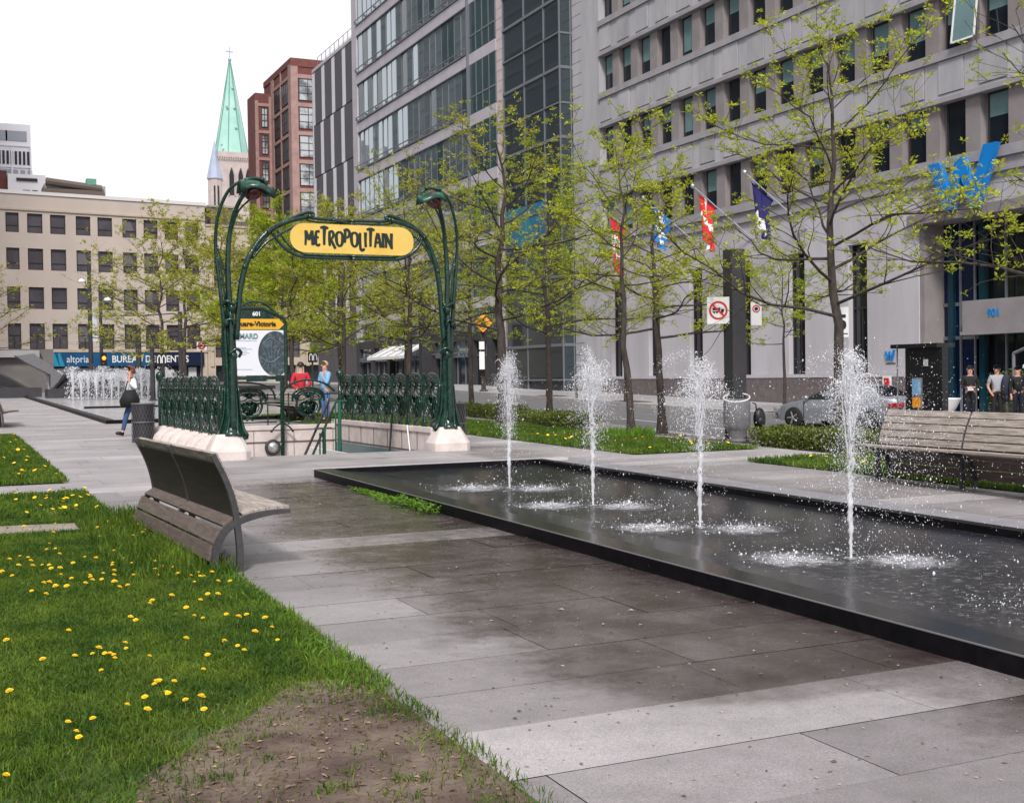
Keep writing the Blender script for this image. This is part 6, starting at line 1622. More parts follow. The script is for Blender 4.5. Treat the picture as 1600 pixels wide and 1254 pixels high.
Wy, Wz, Wh, Ww = 31.93, 6.85, 1.80, 2.80
mb.prism([(FX-.30, Wy-u*Ww, Wz+v*Wh) for u, v in OUT], (-.22, 0, 0)); wlm = mb.build('letter_w', M['blue'], OB)
mb = MB(); mb.box(FX-.29, Wy-1.0, 6.97, FX-.2, Wy-.8, 7.5); mb.box(FX-.29, Wy-2.1, 6.97, FX-.2, Wy-1.9, 7.5); mb.build('bracket', M['bronze'], wlm)
mb = MB(); mb.prism([(FX-.03, 34.62-u*.50, 1.94+v*.36) for u, v in OUT], (-.04, 0, 0)); wp = mb.build('small_letter_w', M['blue'], OB)
mb = MB(); mb.box(FX-.02, 34.12, 1.83, FX-.001, 34.60, 1.86); mb.build('caption_bar', M['black'], wp)
# ---------------------------------------------------------------- grooved stone wall and glass bay, glass office block
GB = thing('glass_building', 'tall glass office block with pale ledges, a pink stone pier and a dark glass bay', 'building', (FX, 76, .8))
def grooved(y0, y1, m, name, g0=None, g1=None, step=.62):
    mb = MB(); mj = MB(); g0 = y0 if g0 is None else g0; g1 = y1 if g1 is None else g1
    z = .2
    while z < 38:
        mb.box(FX+.0, y0, z, FX+.6, y1, z+step-.03); mj.box(FX+.04, y0+.002, z+step-.0298, FX+.5, y1-.002, z+step-.0002); z += step
    mb.build(name, m, GB); mj.build(name+'_joints', M['granite'], GB)
mb = MB(); mb.box(FX+.003, 56.16, 0, FX+.6, 57.5, 38); mb.build('plain_pier', M['wstone'], GB)
grooved(57.503, 58.50, M['wstone'], 'grooved_pier')
grooved(65.75, 68.3, M['pinkstone'], 'stone_pier')
# bay
bx = 30.25
mb = MB(); mb.box(bx+.05, 58.56, .6, FX+.55, 65.74, 38); mb.build('bay_core', M['glassr'], GB)
floors = [1.3+1.85*k for k in range(20)]
mb = MB()
for i, z in enumerate(floors):
    h = .16 if i % 2 else .10
    mb.box(bx-.05, 58.50, z, FX-.0, 65.745, z+h)
for y in (58.53, 60.4, 62.9, 65.68): mb.box(bx-.035, y-.035, .6, bx+.04, y+.035, 38)
mb.box(FX-.12, 58.51, .6, FX-.04, 58.56, 38); mb.build('bay_frame', M['mull'], GB)
for i in range(19):                                      # panes tilt a hair, so their reflections differ
    for (ya_, yb_) in ((58.57, 60.36), (60.44, 62.86), (62.94, 65.64)):
        z0, z1 = floors[i]+.17, floors[i+1]-.002; d = rb.uniform(-.012, .012); d2 = rb.uniform(-.01, .01)
        m1 = MB(); m1.quad((bx+.02+d, yb_, z0), (bx+.02-d, ya_, z0), (bx+.02-d+d2, ya_, z1), (bx+.02+d+d2, yb_, z1)); m1.build('pane', M['glassbay'], GB, loc=(bx, ya_, z0)) if i < 12 else None
mb = MB(); mb.quad((bx+.06, 58.545, .8), (FX-.05, 58.545, .8), (FX-.05, 58.545, 38), (bx+.06, 58.545, 38)); mb.build('side_glass', M['glassbay'], GB)
M['bluepanel'] = mat('blue_window_picture', (.01, .10, .30), rough=.3, col2=(.01, .20, .26), scale=.5)
mb = MB(); mb.quad((bx-.01, 65.6, 9.0), (bx-.01, 60.5, 9.0), (bx-.01, 60.5, 11.2), (bx-.01, 65.6, 11.2)); mb.build('blue_panel', M['bluepanel'], GB)
# main glass facade
mb = MB(); mb.box(FX+.2, 68.31, 0, FX+14, 96.4, 41); mb.box(FX+.6, 55.9, 0, FX+14, 68.3, 41); mb.build('core', M['glassr'], GB)
base = [29.0-3.86*k for k in range(8)]                    # band top levels 29.0, 25.1, 21.1 ...
lv = [b for b in [36.7, 32.85]+base if b > 4]
mb = MB(); mbr = MB(); mmul = MB()
gi = 0
for z in lv:
    # z = window head; window from z-2.75 to z; pale band z .. z+1.0
    mb.box(FX-.12, 72.55, z+.06, FX+.2, 95.2, z+.78)
    mbr.box(FX-.16, 72.55, z+.0, FX+.15, 95.2, z+.055)
    mb.box(FX-.04, 68.32, z+.1, FX+.2, 72.40, z+.80)
    mbr.box(FX-.05, 68.32, z-2.02, FX+.2, 72.40, z-1.92)
    # light rail on brackets under each row
    mbr.tube([(FX-.30, 72.6, z-2.72+.02), (FX-.30, 95.2, z-2.72+.02)], .045, 5)
    for y in np.arange(73.5, 95.2, 2.4): mbr.box(FX-.32, y-.05, z-2.92, FX-.1, y+.05, z-2.76)
    mbr.box(FX-.10, 72.55, z-2.98, FX+.15, 95.2, z-2.86)
    ys_ = np.arange(72.6, 95.1, 1.12)
    for i, y in enumerate(ys_):
        y1_ = min(y+1.12, 95.2); d = rb.gauss(0, .010); d2 = rb.gauss(0, .007)
        m1 = MB(); m1.quad((FX-.03+d, y1_-.02, z-2.84), (FX-.03-d, y+.02, z-2.84), (FX-.03-d+d2, y+.02, z-.01), (FX-.03+d+d2, y1_-.02, z-.01))
        if gi < 88 and z < 30: m1.build('pane', M['glasst'] if rb.random() < .8 else M['glassp'], GB, loc=(FX, y, z)); gi += 1
        else: mmul.v, mmul.f, mmul.m = mmul.v, mmul.f, mmul.m; PANE_REST = globals().setdefault('PANE_REST', MB()); i_ = len(PANE_REST.v); PANE_REST.v += m1.v; PANE_REST.f.append((i_, i_+1, i_+2, i_+3)); PANE_REST.m.append(0)
        mmul.box(FX-.06, y-.012, z-2.84, FX+.02, y+.012, z)
    for y in np.arange(68.35, 72.4, 1.0):
        mmul.box(FX-.06, y-.02, z-3.0, FX+.02, y+.02, z+.1)
PANE_REST.build('pane', M['glasst'], GB); GB_rest = [o for o in GB.children if o.name.startswith('pane')][-1]; GB_rest['kind'] = 'stuff'
mb.build('pale_band', M['alu'], GB); mbr.build('ledge_rail', M['mull'], GB); 
mmul.box(FX-.2, 72.41, 2, FX+.1, 72.545, 41); mmul.build('mullion', M['mull'], GB)
mb = MB(); mb.quad((FX-.02, 72.4, 4), (FX-.02, 68.33, 4), (FX-.02, 68.33, 40), (FX-.02, 72.4, 40)); mb.build('glass_strip', M['glassp'], GB)
mb = MB(); mb.box(FX-.14, 95.21, 4, FX+.2, 96.44, 41); mb.build('corner_strip', M['alu'], GB)
# street level: dark shopfronts and awning
mb = MB(); mb.box(FX+.1, 68.32, 0, FX+.19, 96.4, 4.2)
mb.build('shopfront', M['glassd'], GB)
mb = MB()
for y in np.arange(68.6, 96, 1.35): mb.box(FX+.02, y-.03, .9, FX+.098, y+.03, 3.89)
mb.box(FX+.03, 68.33, 2.9, FX+.097, 96.3, 2.98)
mb.build('shopfront_mullion', M['mull'], GB)
mb = MB()
for y in (69.5, 72.4, 76.0, 79.2, 88.4, 92.2, 95.8): mb.box(FX-.25, y-.35, .6, FX+.09, y+.35, 4.3)
mb.box(FX-.2, 68.32, 3.9, FX+.09, 96.4, 4.5); mb.build('shopfront_pier', M['darkgrey'], GB)
AW = thing('awning', 'white sloping fabric awning over the dark shopfront', 'awning', (FX-.2, 82, 3))
mb = MB(); P = [(FX-.26, 3.95), (FX-2.0, 3.12)]
mb.prism([(FX-.26, 80.0, 3.95), (FX-2.0, 80.0, 3.12), (FX-2.0, 80.0, 2.92), (FX-1.97, 80.0, 2.92), (FX-1.96, 80.0, 3.10), (FX-.26, 80.0, 3.90)], (0, 8.2, 0)); mb.build('canvas', M['white'], AW)
mb = MB()
for y in np.arange(80.05, 88.3, 1.82): mb.tube([(FX-.27, y, 3.97), (FX-2.01, y, 3.135)], .03, 4)
mb.build('rib', M['mull'], AW)
# ---------------------------------------------------------------- striped building
SB = thing('striped_building', 'charcoal panelled building with pale vertical stripes beside the glass block', 'building', (FX, 102, 1))
mb = MB(); mb.box(FX+.06, 96.5, 0, FX+12, 108.45, 29.0); mb.build('wall', M['panel_dark'], SB)
rs = random.Random(3)
for ti, (z0, z1) in enumerate(((24.35, 29.1), (19.72, 24.25), (15.1, 19.62), (10.5, 15.0), (5.9, 10.4))):
    pm = MB(); pl_ = MB(); y = 96.52+(.0 if ti % 2 == 0 else .5); k = 0
    pl_.box(FX+.01, 96.5, z0, FX+.058, y, z1) if y > 96.53 else None
    while y < 108.4:
        w1 = 2.05; w2 = 1.0; y2 = min(y+w1, 108.4)
        m1 = MB(); m1.box(FX-.02, y+.01, z0, FX+.057, y2-.01, z1); m1.build('dark_panel', M['panel_dark'], SB)
        y3 = min(y2+w2, 108.4); 
        if y3 > y2+.05: m1 = MB(); m1.box(FX-.005, y2+.012, z0+.01, FX+.056, y3-.012, z1-.01); m1.build('pale_stripe', M['panel_light'], SB)
        y = y3
mb = MB(); mb.box(FX-.06, 96.5, 29.12, FX+.4, 108.5, 29.4); mb.box(FX-.04, 108.41, 5, FX+.1, 108.6, 29.1); mb.build('roof_edge', M['alu'], SB)
mb = MB()
for y in np.arange(96.8, 108.5, 1.3): mb.tube([(FX+.5, y, 29.3), (FX+.5, y, 30.6)], .03, 4)
mb.tube([(FX+.5, 96.6, 30.6), (FX+.5, 108.4, 30.6)], .03, 4); mb.tube([(FX+.5, 96.6, 30.0), (FX+.5, 108.4, 30.0)], .02, 4); mb.build('roof_railing', M['mull'], SB)
# ---------------------------------------------------------------- red brick building
BB = thing('brick_building', 'red brick loft building with pinkish stone frames and big divided windows', 'building', (42, 155, 1))
mb = MB(); mb.box(40.15, 150, 0, 62, 164, 41.2); mb.box(37.95, 160, 0, 40.148, 164.4, 39.0); mb.build('wall', M['brick'], BB)
mb = MB()
mb.box(40.05, 149.9, 40.35, 62, 149.998, 41.35); mb.box(40.05, 149.998, 40.6, 40.148, 164, 41.35); mb.build('parapet', M['brick'], BB)
mt_ = MB(); winz = [36.2-3.52*k for k in range(8)]
for k, z in enumerate(winz):
    mt_.box(40.06, 149.88, z+2.72, 60, 149.996, z+3.2); mt_.box(40.03, 149.999, z+2.74, 40.146, 160, z+3.15)
    mt_.box(37.90, 159.9, z+1.1, 40.0, 159.997, z+1.5)
    for xx in (41.05, 44.3, 47.5):                        # front windows
        m1 = MB(); a, b = xx, xx+2.35
        for u in (a, a+1.14, b-.07): m1.box(u, 149.90, z, u+.07, 149.985, z+2.7)
        for w_ in (z, z+.85, z+1.75, z+2.63): m1.box(a+.072, 149.905, w_, b-.072, 149.98, w_+.06)
        wn = m1.build('window', M['bronze'], BB); m1 = MB(); m1.quad((a, 149.96, z), (b, 149.96, z), (b, 149.96, z+2.7), (a, 149.96, z+2.7)); m1.build('pane', M['glassw'] if 'glassw' in M else M.setdefault('glassw', mat('bright_brick_panes', (.42, .44, .47), rough=.15, col2=(.10, .11, .12), scale=.35, thr=(.45, .55), spec=.8)), wn)
    for yy in (151.5, 155.4):                             # side windows
        m1 = MB(); a, b = yy, yy+3.1
        for u in (a, a+1.0, a+2.0, b-.1): m1.box(40.06, u, z-.1, 40.12, u+.10, z+2.5)
        for w_ in (z-.1, z+1.1, z+2.42): m1.box(40.065, a+.1, w_, 40.118, b-.1, w_+.08)
        wn = m1.build('window', M['bronze'], BB); m1 = MB(); m1.quad((40.11, b, z-.1), (40.11, a, z-.1), (40.11, a, z+2.5), (40.11, b, z+2.5)); m1.build('pane', M['glassr'], wn)
    m1 = MB(); a, b = 38.75, 39.55; zz = z-1.6
    for u in (a, a+.37, b-.06): m1.box(u, 159.90, zz, u+.06, 159.985, zz+2.5)
    for w_ in (zz, zz+.8, zz+1.6, zz+2.44): m1.box(a+.06, 159.905, w_, b-.06, 159.98, w_+.06)
    wn = m1.build('window', M['bronze'], BB); m1 = MB(); m1.quad((a, 159.96, zz), (b, 159.96, zz), (b, 159.96, zz+2.5), (a, 159.96, zz+2.5)); m1.build('pane', M['glassw'], wn)
mt_.box(40.04, 149.87, 0, 40.95, 149.9955, 40.35); mt_.box(43.5, 149.87, 0, 44.2, 149.9955, 40.35); mt_.box(40.02, 149.9965, 0, 40.144, 151.2, 40.6); mt_.box(40.02, 154.8, 0, 40.144, 155.2, 40.6); mt_.box(40.02, 158.7, 0, 40.144, 159.95, 40.6)
mt_.box(37.9, 159.88, 0, 38.35, 159.996, 38.0); mt_.box(39.75, 159.88, 0, 40.1, 159.996, 38.6)
mt_.build('stone_frame', M['brickstone'], BB)
# ---------------------------------------------------------------- church
CHR = thing('church', 'stone church with a tall green copper spire and a small pale slate turret', 'church', (66, 300, 1))
mb = MB(); mb.box(62.1, 300, 0, 69.9, 307.8, 56.6); mb.build('tower', M['churchstone'], CHR)
mb = MB(); mb.box(61.8, 299.7, 55.6, 70.2, 308.1, 56.9)
for x in np.arange(61.9, 70, .55): mb.box(x, 299.6, 55.0, x+.28, 299.69, 55.9)
mb.build('cornice', M['churchstone'], CHR)
for x in (65.1, 67.3, 69.1):
    m1 = MB(); m1.prism([(x-.55, 299.9, 46.5), (x+.55, 299.9, 46.5), (x+.55, 299.9, 51.2), (x+.3, 299.9, 52.3), (x, 299.9, 52.9), (x-.3, 299.9, 52.3), (x-.55, 299.9, 51.2)], (0, .06, 0)); wn = m1.build('belfry_opening', M['black'], CHR)
    m1 = MB(); m1.tube([(x-.75, 299.85, 46.3), (x-.75, 299.85, 51.3), (x-.4, 299.85, 52.7), (x, 299.85, 53.3), (x+.4, 299.85, 52.7), (x+.75, 299.85, 51.3), (x+.75, 299.85, 46.3)], .16, 5); m1.build('arch_moulding', M['churchstone'], wn)
mb = MB(); n = 8; zs = [56.9, 64, 72, 80.0]; rs_ = [4.15, 2.75, 1.35, .12]
mb.lathe(list(zip(rs_, zs)), (66.0, 303.9, 0), 8, M=Matrix.Rotation(R_(22.5), 4, 'Z')); sp0 = mb.build('spire', M['copper'], CHR)
mb = MB()
for k in range(8):
    a = R_(22.5+45*k); mb.tube([(66+4.17*math.cos(a), 303.9+4.17*math.sin(a), 56.9), (66+.14*math.cos(a), 303.9+.14*math.sin(a), 80)], .09, 4)
mb.build('spire_ridge', M['green_light'], sp0)
mb = MB()
for (dz, x) in ((68.0, 66.5), (73.0, 66.3), (63, 66.6), (68.2, 64.6), (58.6, 62.9)): mb.ball((x, 303.9-(80-dz)/23*3.9-.05, dz), .32, 6)
mb.build('lucarne', M['slate'], sp0)
mb = MB(); mb.tube([(66, 303.9, 80), (66, 303.9, 83.2)], .10, 5); mb.box(65.2, 303.8, 82.0, 66.8, 304, 82.25); mb.ball((66, 303.9, 80.2), .45, 8); mb.build('cross', M['slate'], CHR)
mb = MB(); mb.lathe([(1.75, 30), (1.75, 50), (1.95, 50.3)], (61.3, 301, 0), 8); mb.build('turret', M['churchstone'], CHR)
mb = MB(); mb.lathe([(2.05, 50.3), (.08, 59.5)], (61.3, 301, 0), 8); mb.build('turret_roof', M['slate'], CHR)
mb = MB()
for x in (60.6, 61.5): mb.box(x, 299.18, 43.5, x+.35, 299.24, 48.5)
mb.build('turret_slit', M['black'], CHR)
mb = MB(); mb.lathe([(.5, 50), (.5, 56.9), (.05, 60.5)], (69.9, 300, 0), 6); mb.build('pinnacle', M['churchstone'], CHR)
# ---------------------------------------------------------------- tan office block
th = math.atan2(.1495, .9888)
TB = thing('office_block', 'tan limestone office block with rows of dark square windows above a blue shop sign', 'building', (14.05, 123.6, 0), th)
cols = [(-10.6, 1.2), (-8.45, 1.17), (-6.55, 1.37), (-4.5, 1.40), (-2.16, 1.36), (-.14, 1.39), (2.22, 1.36), (4.27, 1.39), (6.35, 1.35), (8.41, 1.38)]
rowz = [(15.55, 17.36), (12.12, 14.12), (8.5, 10.53), (4.76, 7.15)]
mb = MB(); u0, u1 = -24.0, 10.45
def L_(mb, a, b, c, d, e, f): mb.box(a, b, c, d, e, f)
ZT = 19.1
xs_e = [u0]+[v for c in cols for v in (c[0], c[0]+c[1])]+[u1]
zb_ = 4.45
for (z0, z1) in rowz[::-1]:
    L_(mb, u0, .0, zb_, u1, .6, z0); 
    for i in range(0, len(xs_e), 2): L_(mb, xs_e[i], .002, z0+.001, xs_e[i+1], .6, z1-.001)
    zb_ = z1
L_(mb, u0, 0, zb_, u1, .6, ZT); L_(mb, u0, .6, 0, u1, 18, ZT-.3); mb.build('wall', M['tan'], TB, local=True)
mb = MB(); L_(mb, u0, -.10, ZT+.002, u1+.1, .7, ZT+.32); mb.build('roof_coping', M['white'] if False else mat('pale_coping', (.62, .60, .60), rough=.8), TB, local=True)
mb = MB(); L_(mb, u0, -.12, rowz[0][1]+.25, u1, -.002, rowz[0][1]+.42); L_(mb, u0, -.12, 4.46, u1, -.002, 4.72); mb.build('string_course', M['tan2'], TB, local=True)
for ri, (z0, z1) in enumerate(rowz):
    for (a, w_) in cols:
        m1 = MB(); b = a+w_; 
        for (p, q) in ((a, a+.07), (b-.07, b)): m1.box(p, .16, z0, q, .24, z1)
        m1.box(a+.07, .16, z1-.07, b-.07, .24, z1); m1.box(a+.07, .16, z0, b-.07, .24, z0+.07)
        zm = z0+(.62 if ri < 3 else 1.25); m1.box(a+.07, .17, zm, b-.07, .23, zm+.07)
        if ri == 3: m1.box((a+b)/2-.03, .175, z0+.07, (a+b)/2+.03, .225, zm)
        wn = m1.build('window', M['bronze'], TB, local=True); m1 = MB(); m1.quad((a, .22, z0), (b, .22, z0), (b, .22, z1), (a, .22, z1)); m1.build('pane', M['tanpane'] if 'tanpane' in M else M.setdefault('tanpane', mat('dim_reflecting_pane', (.055, .045, .055), rough=.12, col2=(.10, .09, .105), scale=.25, spec=.7)), wn, local=True)
        if rb.random() < .22: m1 = MB(); m1.quad((a+.08, .215, z0+.7), (a+w_*rb.uniform(.35, .9), .215, z0+.7), (a+w_*.6, .215, z1-.1), (a+.08, .215, z1-.1)); m1.build('curtain', M['greyblind'], wn, local=True)
# ground floor
mb = MB(); L_(mb, u0, .0, 0, -5.3, .6, 4.449); L_(mb, 10.0, 0, 0, u1, .6, 4.449); mb.build('lower_wall', M['tan2'], TB, local=True)
mb = MB(); L_(mb, -5.29, .5, .9, 9.99, .59, 3.1); mb.build('shopfront', M['glassr'], TB, local=True)
mb = MB()
for u in np.arange(-5.2, 10, 2.15): L_(mb, u, .35, .9, u+.35, .49, 3.09)
for a, b in ((-5.2, 3.0), (5.6, 6.6), (8.6, 9.4)): L_(mb, a, .36, 1.9, b, .48, 2.95)
mb.build('shop_panel', M['offwhite'], TB, local=True)
M['signblue'] = mat('shop_sign_blue', (.006, .10, .24), rough=.4, col2=(.004, .06, .15), scale=.3); M['signnavy'] = mat('shop_sign_navy', (.005, .012, .04), rough=.4)
mb = MB(); L_(mb, -5.13, -.16, 3.12, 4.6, -.02, 4.40); s1 = mb.build('shop_sign', M['signblue'], TB, local=True)
mb = MB(); L_(mb, 4.603, -.158, 3.12, 10.04, -.02, 4.40); s2 = mb.build('shop_sign', M['signnavy'], TB, local=True)
def ttext(name, s, size, m, u, z, par, sx=1, bold=0):
    o = text_obj(name, s, size, m, (0, 0, 0), (1, 0, 0), (0, 0, 1), None, bold=bold, sx=sx)
    o.parent = par; o.location = (u, -.175, z); return o
ttext('sign_name', 'altoria', .95, M['white'], -2.3, 3.78, s1, sx=.85)
ttext('sign_lettering', 'BUREAU DES VENTES', .93, M['white'], 4.67, 3.76, s2, sx=.86, bold=.016)
mb = MB(); 
for k in range(3): mb.prism([(-4.95+.5*k, -.162, 3.13), (-4.5+.5*k, -.162, 3.13), (-4.9+.5*k, -.162, 4.39), (-5.12+.5*k, -.162, 4.39)], (0, -.004, 0))
mb.build('sign_pattern', mat('sign_teal', (.02, .26, .40), rough=.4), s1, local=True)
# rooftop
PH = thing('rooftop_penthouse', 'low grey mechanical penthouse with ducts on the tan roof', 'penthouse', (11, 127, 19))
mb = MB(); mb.box(9.4, 126, 18.8, 15.0, 130, 20.7); mb.build('wall', M['conc'], PH); mb = MB(); mb.tube([(9.5, 125.7, 20.9), (14.6, 125.7, 20.4)], .35, 8); mb.box(9.2, 125.5, 19.6, 14.8, 125.95, 20.2); mb.build('duct', M['wood_dark'], PH); mb = MB(); mb.box(13.2, 125.4, 20.7, 14.1, 126.4, 21.3); mb.build('vent', M['green_light'], PH)
PH2 = thing('roof_house', 'white roof house with two small dark windows behind the tan roofline', 'roof house', (8, 135, 19))
mb = MB(); mb.box(6.6, 135, 18, 10.2, 139, 22.9); mb.build('wall', M['hr'], PH2); mb = MB(); mb.box(7.4, 134.85, 22.2, 9.4, 134.98, 22.5); mb.box(8.0, 134.9, 20.4, 8.7, 134.98, 21.3); mb.box(8.9, 134.9, 20.4, 9.4, 134.98, 21.3); mb.build('window', M['black'], PH2)
PH3 = thing('brick_chimney_block', 'small red brick block at the left edge behind the tan roofline', 'brick block', (5, 136, 19)); mb = MB(); mb.box(3.5, 136, 18, 6.55, 140, 23.3); mb.build('wall', M['brick'], PH3); mb = MB(); mb.box(3.4, 135.9, 23.3, 6.6, 140.1, 23.5); mb.build('coping', M['conc'], PH3)
HR = thing('high_rise', 'distant white high-rise with a grid of grey windows at the left edge', 'building', (8, 250, 1))
mb = MB(); mb.box(-12, 250, 0, 16.4, 275, 50.4); mb.build('wall', M['hr'], HR)
mb = MB()
for z in (47.2,): 
    for x in (-6, -1, 4.0, 8.6, 12.0): mb.box(x, 249.9, z, x+3.7, 249.97, z+1.9)
mb.build('louvre', M['hrglass'], HR)
for zi, (z, h, st, w_) in enumerate(((42.8, 2.5, .72, .42), (39.9, 1.9, 1.25, .8), (36.6, 2.0, 1.25, .8), (33.3, 2.0, 1.25, .8))):
    m1 = MB(); x = 2.0
    while x < 15.8: m1.box(x, 249.9, z, x+w_, 249.97, z+h); x += st
    m1.build('window_row', M['glassr'] if zi == 0 else M['hrglass'], HR)
mb = MB()
for x in (5, 9, 12.9, 16.2): mb.box(x, 249.8, 0, x+.25, 249.96, 46)
for z in (46.2, 42.2, 38.9): mb.box(-12, 249.82, z, 16.3, 249.95, z+.25)
mb.build('cladding_rib', M['hr'], HR)
# ---------------------------------------------------------------- cream building right of the office block
CB = thing('cream_building', 'cream stone building with a heavy cornice and tall dark windows behind the arch', 'building', (14.05, 123.6, 0), th)
mb = MB(); cu = [11.3+2.6*k for k in range(7)]; u0, u1 = 10.5, 29.2
for (z0, z1) in ((11.0, 14.2), (7.2, 9.9), (1.2, 4.2)): pass
rows_c = [(10.9, 14.0), (6.9, 9.8), (3.9, 5.8)]
zb_ = 3.1; xe = [u0]+[v for c in cu for v in (c, c+1.45)]+[u1]
for (z0, z1) in rows_c[::-1]:
    L_(mb, u0, 0, zb_, u1, .6, z0)
    for i in range(0, len(xe), 2): L_(mb, xe[i], .002, z0+.001, xe[i+1], .6, z1-.001)
    zb_ = z1
L_(mb, u0, 0, zb_, u1, .6, 17.1); L_(mb, u0, .6, 0, u1, 16, 16.8); 
for u in np.arange(u0, u1, 3.2): L_(mb, u, .0, 0, u+.8, .6, 3.099)
mb.build('wall', M['tan2'], CB, local=True)
mb = MB(); L_(mb, u0, -.55, 14.75, u1+.3, -.002, 15.1); L_(mb, u0, -.30, 14.45, u1+.2, -.002, 14.748); L_(mb, u0, -.1, 17.1, u1, .6, 17.3); mb.build('cornice', M['tan2'], CB, local=True)
mb = MB()
for u in cu: L_(mb, u-.55, -.12, 3.0, u-.2, -.002, 14.44)
mb.build('pilaster', M['tan2'], CB, local=True)
for (z0, z1) in rows_c:
    for a in cu:
        m1 = MB(); b = a+1.45
        for (p, q) in ((a, a+.07), (b-.07, b), ((a+b)/2-.03, (a+b)/2+.03)): m1.box(p, .26, z0, q, .32, z1)
        m1.box(a+.07, .265, z0+.9, b-.07, .315, z0+.97); wn = m1.build('window', M['bronze'], CB, local=True); m1 = MB(); m1.quad((a, .30, z0), (b, .30, z0), (b, .30, z1), (a, .30, z1)); m1.build('pane', M['tanpane'], wn, local=True)
mb = MB(); L_(mb, u0+.1, .5, .8, u1, .59, 3.09); mb.build('shopfront', M['glassr'], CB, local=True)
mb = MB(); L_(mb, 11.4, 1, 17.0, 13.8, 5, 19.2); L_(mb, 13.8, 1, 17.0, 19.5, 4, 17.9); mb.build('roof_room', M['wood_dark'], CB, local=True)
mb = MB(); L_(mb, 11.2, .9, 19.2, 14.0, 5.1, 19.4); mb.build('roof_slab', M['conc'], CB, local=True)
# tower on the west side, outside the picture, whose reflection darkens the glass facades
TW_ = thing('dark_tower', 'dark office tower outside the picture, mirrored in the glass facades', 'building', (-38, 110, 0))
mb = MB(); mb.box(-62, 75, 0, -20, 228, 130); mb.build('wall', mat('dark_tower_glass', (.035, .05, .058), rough=.3, col2=(.02, .03, .036), scale=.05), TW_)
mb = MB()
for z in np.arange(4, 128, 4): mb.box(-62.1, 74.9, z, -19.85, 228.1, z+.7)
mb.build('floor_band', mat('tower_band', (.16, .17, .18), rough=.6), TW_)
TW2 = thing('brown_office_tower', 'brown office block outside the picture on the west side', 'building', (-38, 30, 0))
mb = MB(); mb.box(-90, -10, 0, -44, 50, 34); mb.build('wall', mat('west_block_wall', (.14, .12, .11), rough=.8), TW2); mb = MB()
for z in np.arange(3, 32, 3.6): mb.box(-43.99, -9, z, -43.9, 49, z+1.9)
mb.build('window_band', M['glassr'], TW2)
# ---------------------------------------------------------------- flags
def flag(label, tip, foot, spread, drop, mats, pattern, seed):
    t = thing('flag', label, 'flag', foot, 0, None); foot = Vector(foot); tip = Vector(tip)
    mb = MB(); mb.tube([(0, 0, 0), tuple(tip-foot)], [.035, .025], 7); pole = mb.build('pole', M['hrglass'], t, local=True)
    mb = MB(); mb.ball(tuple(tip-foot), .11, 8); mb.build('finial', M['chrome'], pole, local=True, smooth=True)
    mb = MB(); nu, nv = 22, 26; rnd = random.Random(seed); ph = rnd.uniform(0, 6)
    a = tip+(foot-tip)*.08; b = tip+(foot-tip)*spread
    for i in range(nu+1):
        for j in range(nv+1):
            u, v = i/nu, j/nv
            e = a.lerp(b, u); gather = 1-.62*v**.5
            c = a.lerp(b, .45); p = Vector((c.x+(e.x-c.x)*gather, c.y+(e.y-c.y)*gather, e.z-(drop*v)*(1-.25*abs(u-.4))))
            fold = math.sin(u*14+ph+v*2)*.10*(.3+v); p += Vector((fold*.7, -fold, 0)); p.y += .15*math.sin(v*3+ph)
            mb.v.append(tuple(p-foot))
    for i in range(nu):
        for j in range(nv):
            q = i*(nv+1)+j; mb.f.append((q, q+1, q+nv+2, q+nv+1)); mb.m.append(pattern((i+.5)/nu, (j+.5)/nv))
    mb.build('cloth', mats, t, local=True, smooth=True)
M['flagred'] = mat('flag_red', (.62, .02, .03), rough=.8); M['flagwhite'] = mat('flag_white', (.74, .74, .78), rough=.8); M['flagblue'] = mat('flag_blue', (.015, .16, .55), rough=.8); M['flagnavy'] = mat('flag_navy', (.012, .010, .10), rough=.8)
def p_can(u, v):                                          # red bars along hoist and fly, a leaf between
    if v < .27 or v > .73: return 0
    du, dv = abs(u-.5), abs(v-.5)
    return 0 if (du*1.3+dv < .17 or (du < .25 and dv < .05) or (dv < .16 and du < .05)) else 1
def p_que(u, v):
    if abs(u-.5) < .09 or abs(v-.5) < .07: return 1
    for cu, cv in ((.25, .25), (.75, .25), (.25, .75), (.75, .75)):
        du, dv = abs(u-cu), abs(v-cv)
        if (du < .04 and dv < .12) or (dv < .04 and du < .10): return 1
    return 0
def p_mtl(u, v): return 1 if (abs(u-.5) < .10 or abs(v-.5) < .08) else (0 if (u < .5) != (v < .5) else 0)
flag('red and white maple leaf flag hanging leftmost of the four on the grey facade', (29.0, 51.6, 9.45), (31.0, 50.0, 7.2), .42, 2.7, [M['flagred'], M['flagwhite']], p_can, 1)
flag('blue flag with a white cross and lilies, second from the left', (29.0, 48.0, 9.55), (31.0, 46.4, 7.2), .5, 1.5, [M['flagblue'], M['flagwhite']], p_que, 2)
flag('red and white flag half hidden in leaves, third from the left', (29.0, 44.0, 9.5), (31.0, 42.6, 7.2), .42, 2.2, [M['flagred'], M['flagwhite']], p_mtl, 3)
flag('dark navy flag with a small pale lower edge, rightmost of the four', (29.0, 40.3, 9.5), (31.0, 39.0, 7.2), .5, 2.0, [M['flagnavy'], M['flagwhite']], lambda u, v: 1 if (v > .72 and u < .4) else 0, 4)
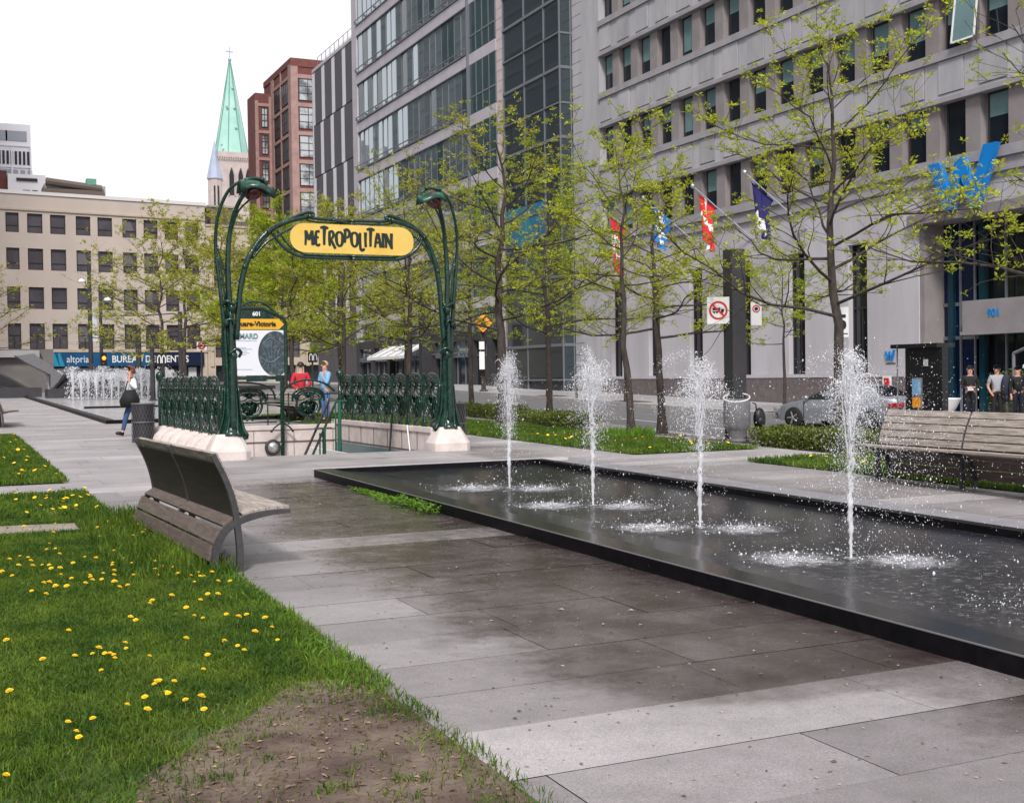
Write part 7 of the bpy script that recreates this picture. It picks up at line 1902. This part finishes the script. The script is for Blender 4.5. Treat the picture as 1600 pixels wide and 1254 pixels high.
# ---------------------------------------------------------------- shelter pillar, planter, rail at the entrance
zq = g(17.1, 18.1)
t = thing('information_pillar', 'dark charcoal pillar with a flat roof slab, hiding the back of the silver car', 'pillar', (17.15, 18.0, zq))
mb = MB(); mb.box(17.05, 17.53, zq-.2, 17.2, 18.50, 2.02); mb.build('panel', M['black'], t)
mb = MB(); mb.box(16.95, 17.56, 2.023, 17.4, 18.80, 2.10); mb.build('roof_slab', M['black'], t)
mb = MB(); mb.tube([(17.05, 18.72, zq), (17.05, 18.72, 2.02)], .015, 6); mb.build('post', M['grey'], t)
mb = MB(); mb.box(17.02, 18.04, .85, 17.047, 18.29, 1.45); pn = mb.build('poster_case', M['grey'], t)
mb = MB(); mb.box(17.0, 18.06, 1.12, 17.018, 18.27, 1.42); mb.build('poster', M['shirtb'], pn); mb = MB(); mb.box(16.999, 18.07, .88, 17.018, 18.26, 1.07); mb.build('orange_notice', M['orange'], pn)
mb = MB(); mb.box(17.035, 17.89, 1.67, 17.048, 18.0, 1.80); mb.build('white_label', M['offwhite'], t)
t = thing('road_sign', 'small red and white sign left of the charcoal pillar', 'sign', (28.3, 31.6, 1.25)); mb = MB(); mb.box(28.28, 31.35, 1.02, 28.30, 31.75, 1.42); mb.build('plate', M['white'], t); mb = MB(); mb.box(28.27, 31.42, 1.09, 28.278, 31.68, 1.35); mb.build('red_field', M['red'], t); mb = MB(); mb.tube([(28.31, 31.55, zp), (28.31, 31.55, 1.4)], .02, 6); mb.build('post', M['grey'], t)
t = thing('planter', 'white pointed bowl planter between the charcoal pillar and the man in black', 'planter', (28.0, 28.75, zp))
mb = MB(); mb.lathe([(.02, .0), (.16, .06), (.40, .42), (.52, .66), (.54, .70), (.46, .70), (.30, .5)], n=20); mb.build('bowl', M['white'], t, local=True, smooth=True); mb = MB(); mb.lathe([(.14, 0), (.14, .05), (.08, .1)], n=12); mb.build('foot', M['white'], t, local=True)
t = thing('stair_rail', 'grey angular handrail at the right edge behind the men', 'rail', (29.4, 27, zp))
mb = MB(); mb.tube([(29.4, 27.3, zp), (29.4, 27.3, 2.05)], .05, 6); mb.tube([(29.4, 27.3, 2.05), (29.4, 24.5, 3.0)], .05, 6); mb.build('tube', M['grey'], t); mb = MB(); mb.lathe([(.12, 0), (.12, .04)], (29.4, 27.3, zp), 10); mb.build('foot', M['grey'], t)
hedge('dark shrubs in the shade behind the men at the blue entrance', 29.6, 30.6, 24, 28.6, 1.55, 9, 5000)
t = thing('bollard', 'thin dark stake standing on the far pavement before the glass bay', 'stake', (26.6, 50.2, g(26.6, 50))); mb = MB(); mb.tube([(0, 0, 0), (0, 0, 1.0)], .07, 6); mb.build('shaft', M['bark'], t, local=True); mb = MB(); mb.ball((0, 0, 1.0), .08, 6); mb.build('cap', M['bark'], t, local=True)
t = thing('dumpster', 'dark red low container under the right end of the shop sign', 'container', (12, 115, 1)) if False else None
